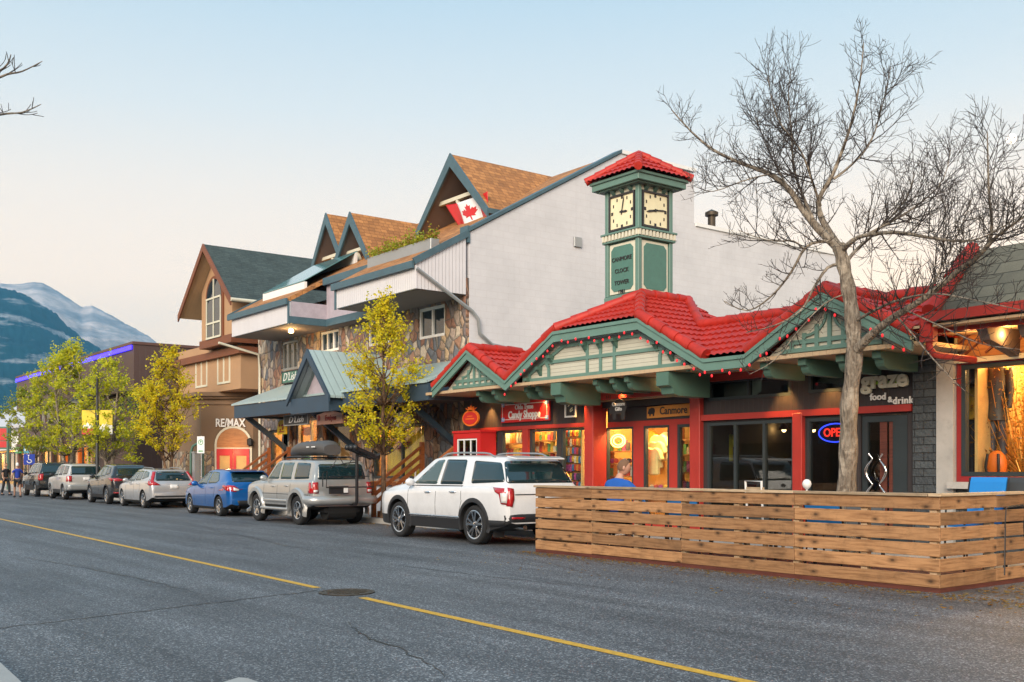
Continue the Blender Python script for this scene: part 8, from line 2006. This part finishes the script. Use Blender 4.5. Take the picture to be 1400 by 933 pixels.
# coats, rucksack and golden branches in the right-hand window
Yc = YF+.7
for i, (px, mt, lb) in enumerate(((1336,'good2','golden coat on a mannequin at the left of the right-hand window'),(1350,'good7','amber coat on a mannequin between the golden coat and a black jacket'),(1364,'char_flat','black jacket right of the amber coat in the lit window'))):
    x = ax(px, Yc); z = ah(px, 500, Yc); t = thing('dressed_mannequin', lb, 'mannequin', (x, Yc, 1.3), 0, 'mannequins in the lit window')
    m = MB(); m.lathe([(.10,.02),(.17,-.06),(.19,-.3),(.155,-.62),(.19,-.92)], c=(x,Yc,z), n=16); part(m, 'coat', MAT[mt], t, smooth=60)
    for sg in (-1,1): m = MB(); m.tube([(x+sg*.17,Yc,z-.06),(x+sg*.23,Yc-.02,z-.4),(x+sg*.22,Yc-.06,z-.72)], [.075,.06,.05], 10); part(m, 'sleeve', MAT[mt], t, smooth=60)
    for sg in (-1,1): m = MB(); m.tube([(x+sg*.08,Yc,z-.9),(x+sg*.09,Yc,z-1.4),(x+sg*.09,Yc,1.3)], [.085,.07,.055], 10); part(m, 'leg', MAT['good6'], t, smooth=60)
x = ax(1362, YF+.4); z = 1.31; rk_ = thing('rucksack', 'orange and black rucksack standing on the right-hand window sill', 'rucksack', (x, YF+.4, z))
m = MB(); m.ball((x,YF+.42,z+.24), .2, 14, 10, sc=(.85,.6,1.2)); part(m, 'bag', MAT['orange'], rk_, smooth=60)
for sg in (-1,1): m = MB(); m.tube([(x+sg*.09,YF+.3,z+.42),(x+sg*.11,YF+.27,z+.2),(x+sg*.09,YF+.31,z+.04)], .022, 6); part(m, 'strap', MAT['black'], rk_, smooth=60)
random.seed(77); x = ax(1402, YF+.9); gb = thing('twig_arrangement', 'spray of glittering golden branches in the right-hand window', 'decoration', (x, YF+.9, 1.3)); m = MB()
for _ in range(190):
    e = Vector((x+random.uniform(-.75,1.2), YF+.9+random.uniform(-.5,.3), 1.5+random.uniform(0,1.7))); q = Vector((x, YF+.9, 1.35)).lerp(e, .5)+Vector((0,0,-.15))+rvec()*.12; m.tube([Vector((x, YF+.9, 1.32)), q, e], [.014,.01,.003], 4, cap=False)
part(m, 'branches', M('gilded_twig', (.75,.35,.06), .35, .5, var=.2), gb); m = MB()
for _ in range(2200): leaf(m, Vector((x+random.uniform(-.7,1.2), YF+.9+random.uniform(-.5,.3), 1.5+random.uniform(0,1.7))), .055)
part(m, 'leaves', MAT['leaf_litter'], gb, kind='stuff')
x0 = ax(1378,YF+1.2); cu = thing('cube_shelf', 'white cube shelves low in the right-hand window', 'shelf', (x0, YF+1.2, 1.3))
for i in range(2):
    for j in range(2): m = MB(); m.wall(x0+i*.4, x0+i*.4+.4, 1.3+j*.36, 1.3+j*.36+.36, YF+1.2, YF+1.5, [(x0+i*.4+.03,x0+i*.4+.37,1.3+j*.36+.03,1.3+j*.36+.33)]); part(m, 'cube', MAT['white_paint'], cu)
# stone-building shop windows: curtain and flowers, green boards
q = gB[1]; m = MB(); n = 40
vs = []
for i in range(n+1):
    for z in (q[2]+.05, q[3]-.05): vs.append((q[0]+.1+(q[1]-q[0]-.2)*i/n, YB+.55+.04*math.sin(i*1.9), z))
m.add(vs, [(2*i, 2*i+2, 2*i+3, 2*i+1) for i in range(n)]); o = solo(m, 'window_curtain', MAT['yellow'], 'pleated yellow curtain in the shop window by the right-hand steps', 'curtain', smooth=80); o.modifiers.new('t','SOLIDIFY').thickness = .01
random.seed(9)
for i, (px, py) in enumerate(((549,596),(553,605),(547,610),(530,602))):
    c = at(px, py, YB+.35); f = thing('flower_ball', ('topmost crimson flower ball in the curtained window','crimson flower ball just under the topmost one','purple flower ball lowest in the curtained window','small crimson flower ball left of the others')[i], 'flowers', tuple(c), 0, 'flower balls in the curtained window'); m = MB()
    for _ in range(160): leaf(m, c + rvec()*random.uniform(.02,.16), .07)
    part(m, 'petals', MAT['good4'] if i != 3 else MAT['good0'], f, kind='stuff'); m = MB(); m.tube([c, Vector((c.x,c.y,q[2]))], .008, 5); part(m, 'stem', MAT['olive'], f)
q = gB[0]
for i, (px, py, w, h, mt, lb) in enumerate(((419,590,.8,.3,'orange','orange panel at the top of the left lit shop window'),(420,625,.8,.7,'green_sign','large green poster low in the left lit shop window'),(452,606,.5,.5,'lime','lime green poster in the narrow lit shop window'))):
    c = at(px, py, YB+.4); m = MB(); m.box(c.x-w/2, c.x+w/2, YB+.4, YB+.42, c.z-h/2, c.z+h/2); solo(m, 'window_poster', MAT[mt], lb, 'poster')

# ================================================================== EVENING AIR
hz_m = bpy.data.materials.new('evening_haze'); hz_m.use_nodes = True; n_ = hz_m.node_tree.nodes; n_.clear(); o_ = n_.new('ShaderNodeOutputMaterial'); v_ = n_.new('ShaderNodeVolumePrincipled')
v_.inputs['Color'].default_value = (.16,.56,.95,1); v_.inputs['Density'].default_value = HAZE; v_.inputs['Anisotropy'].default_value = 0; hz_m.node_tree.links.new(v_.outputs[0], o_.inputs['Volume'])
m = MB(); m.box(-7700, 320, -920, 2520, -40, 1080); struct(m, 'haze', hz_m, kind='stuff')
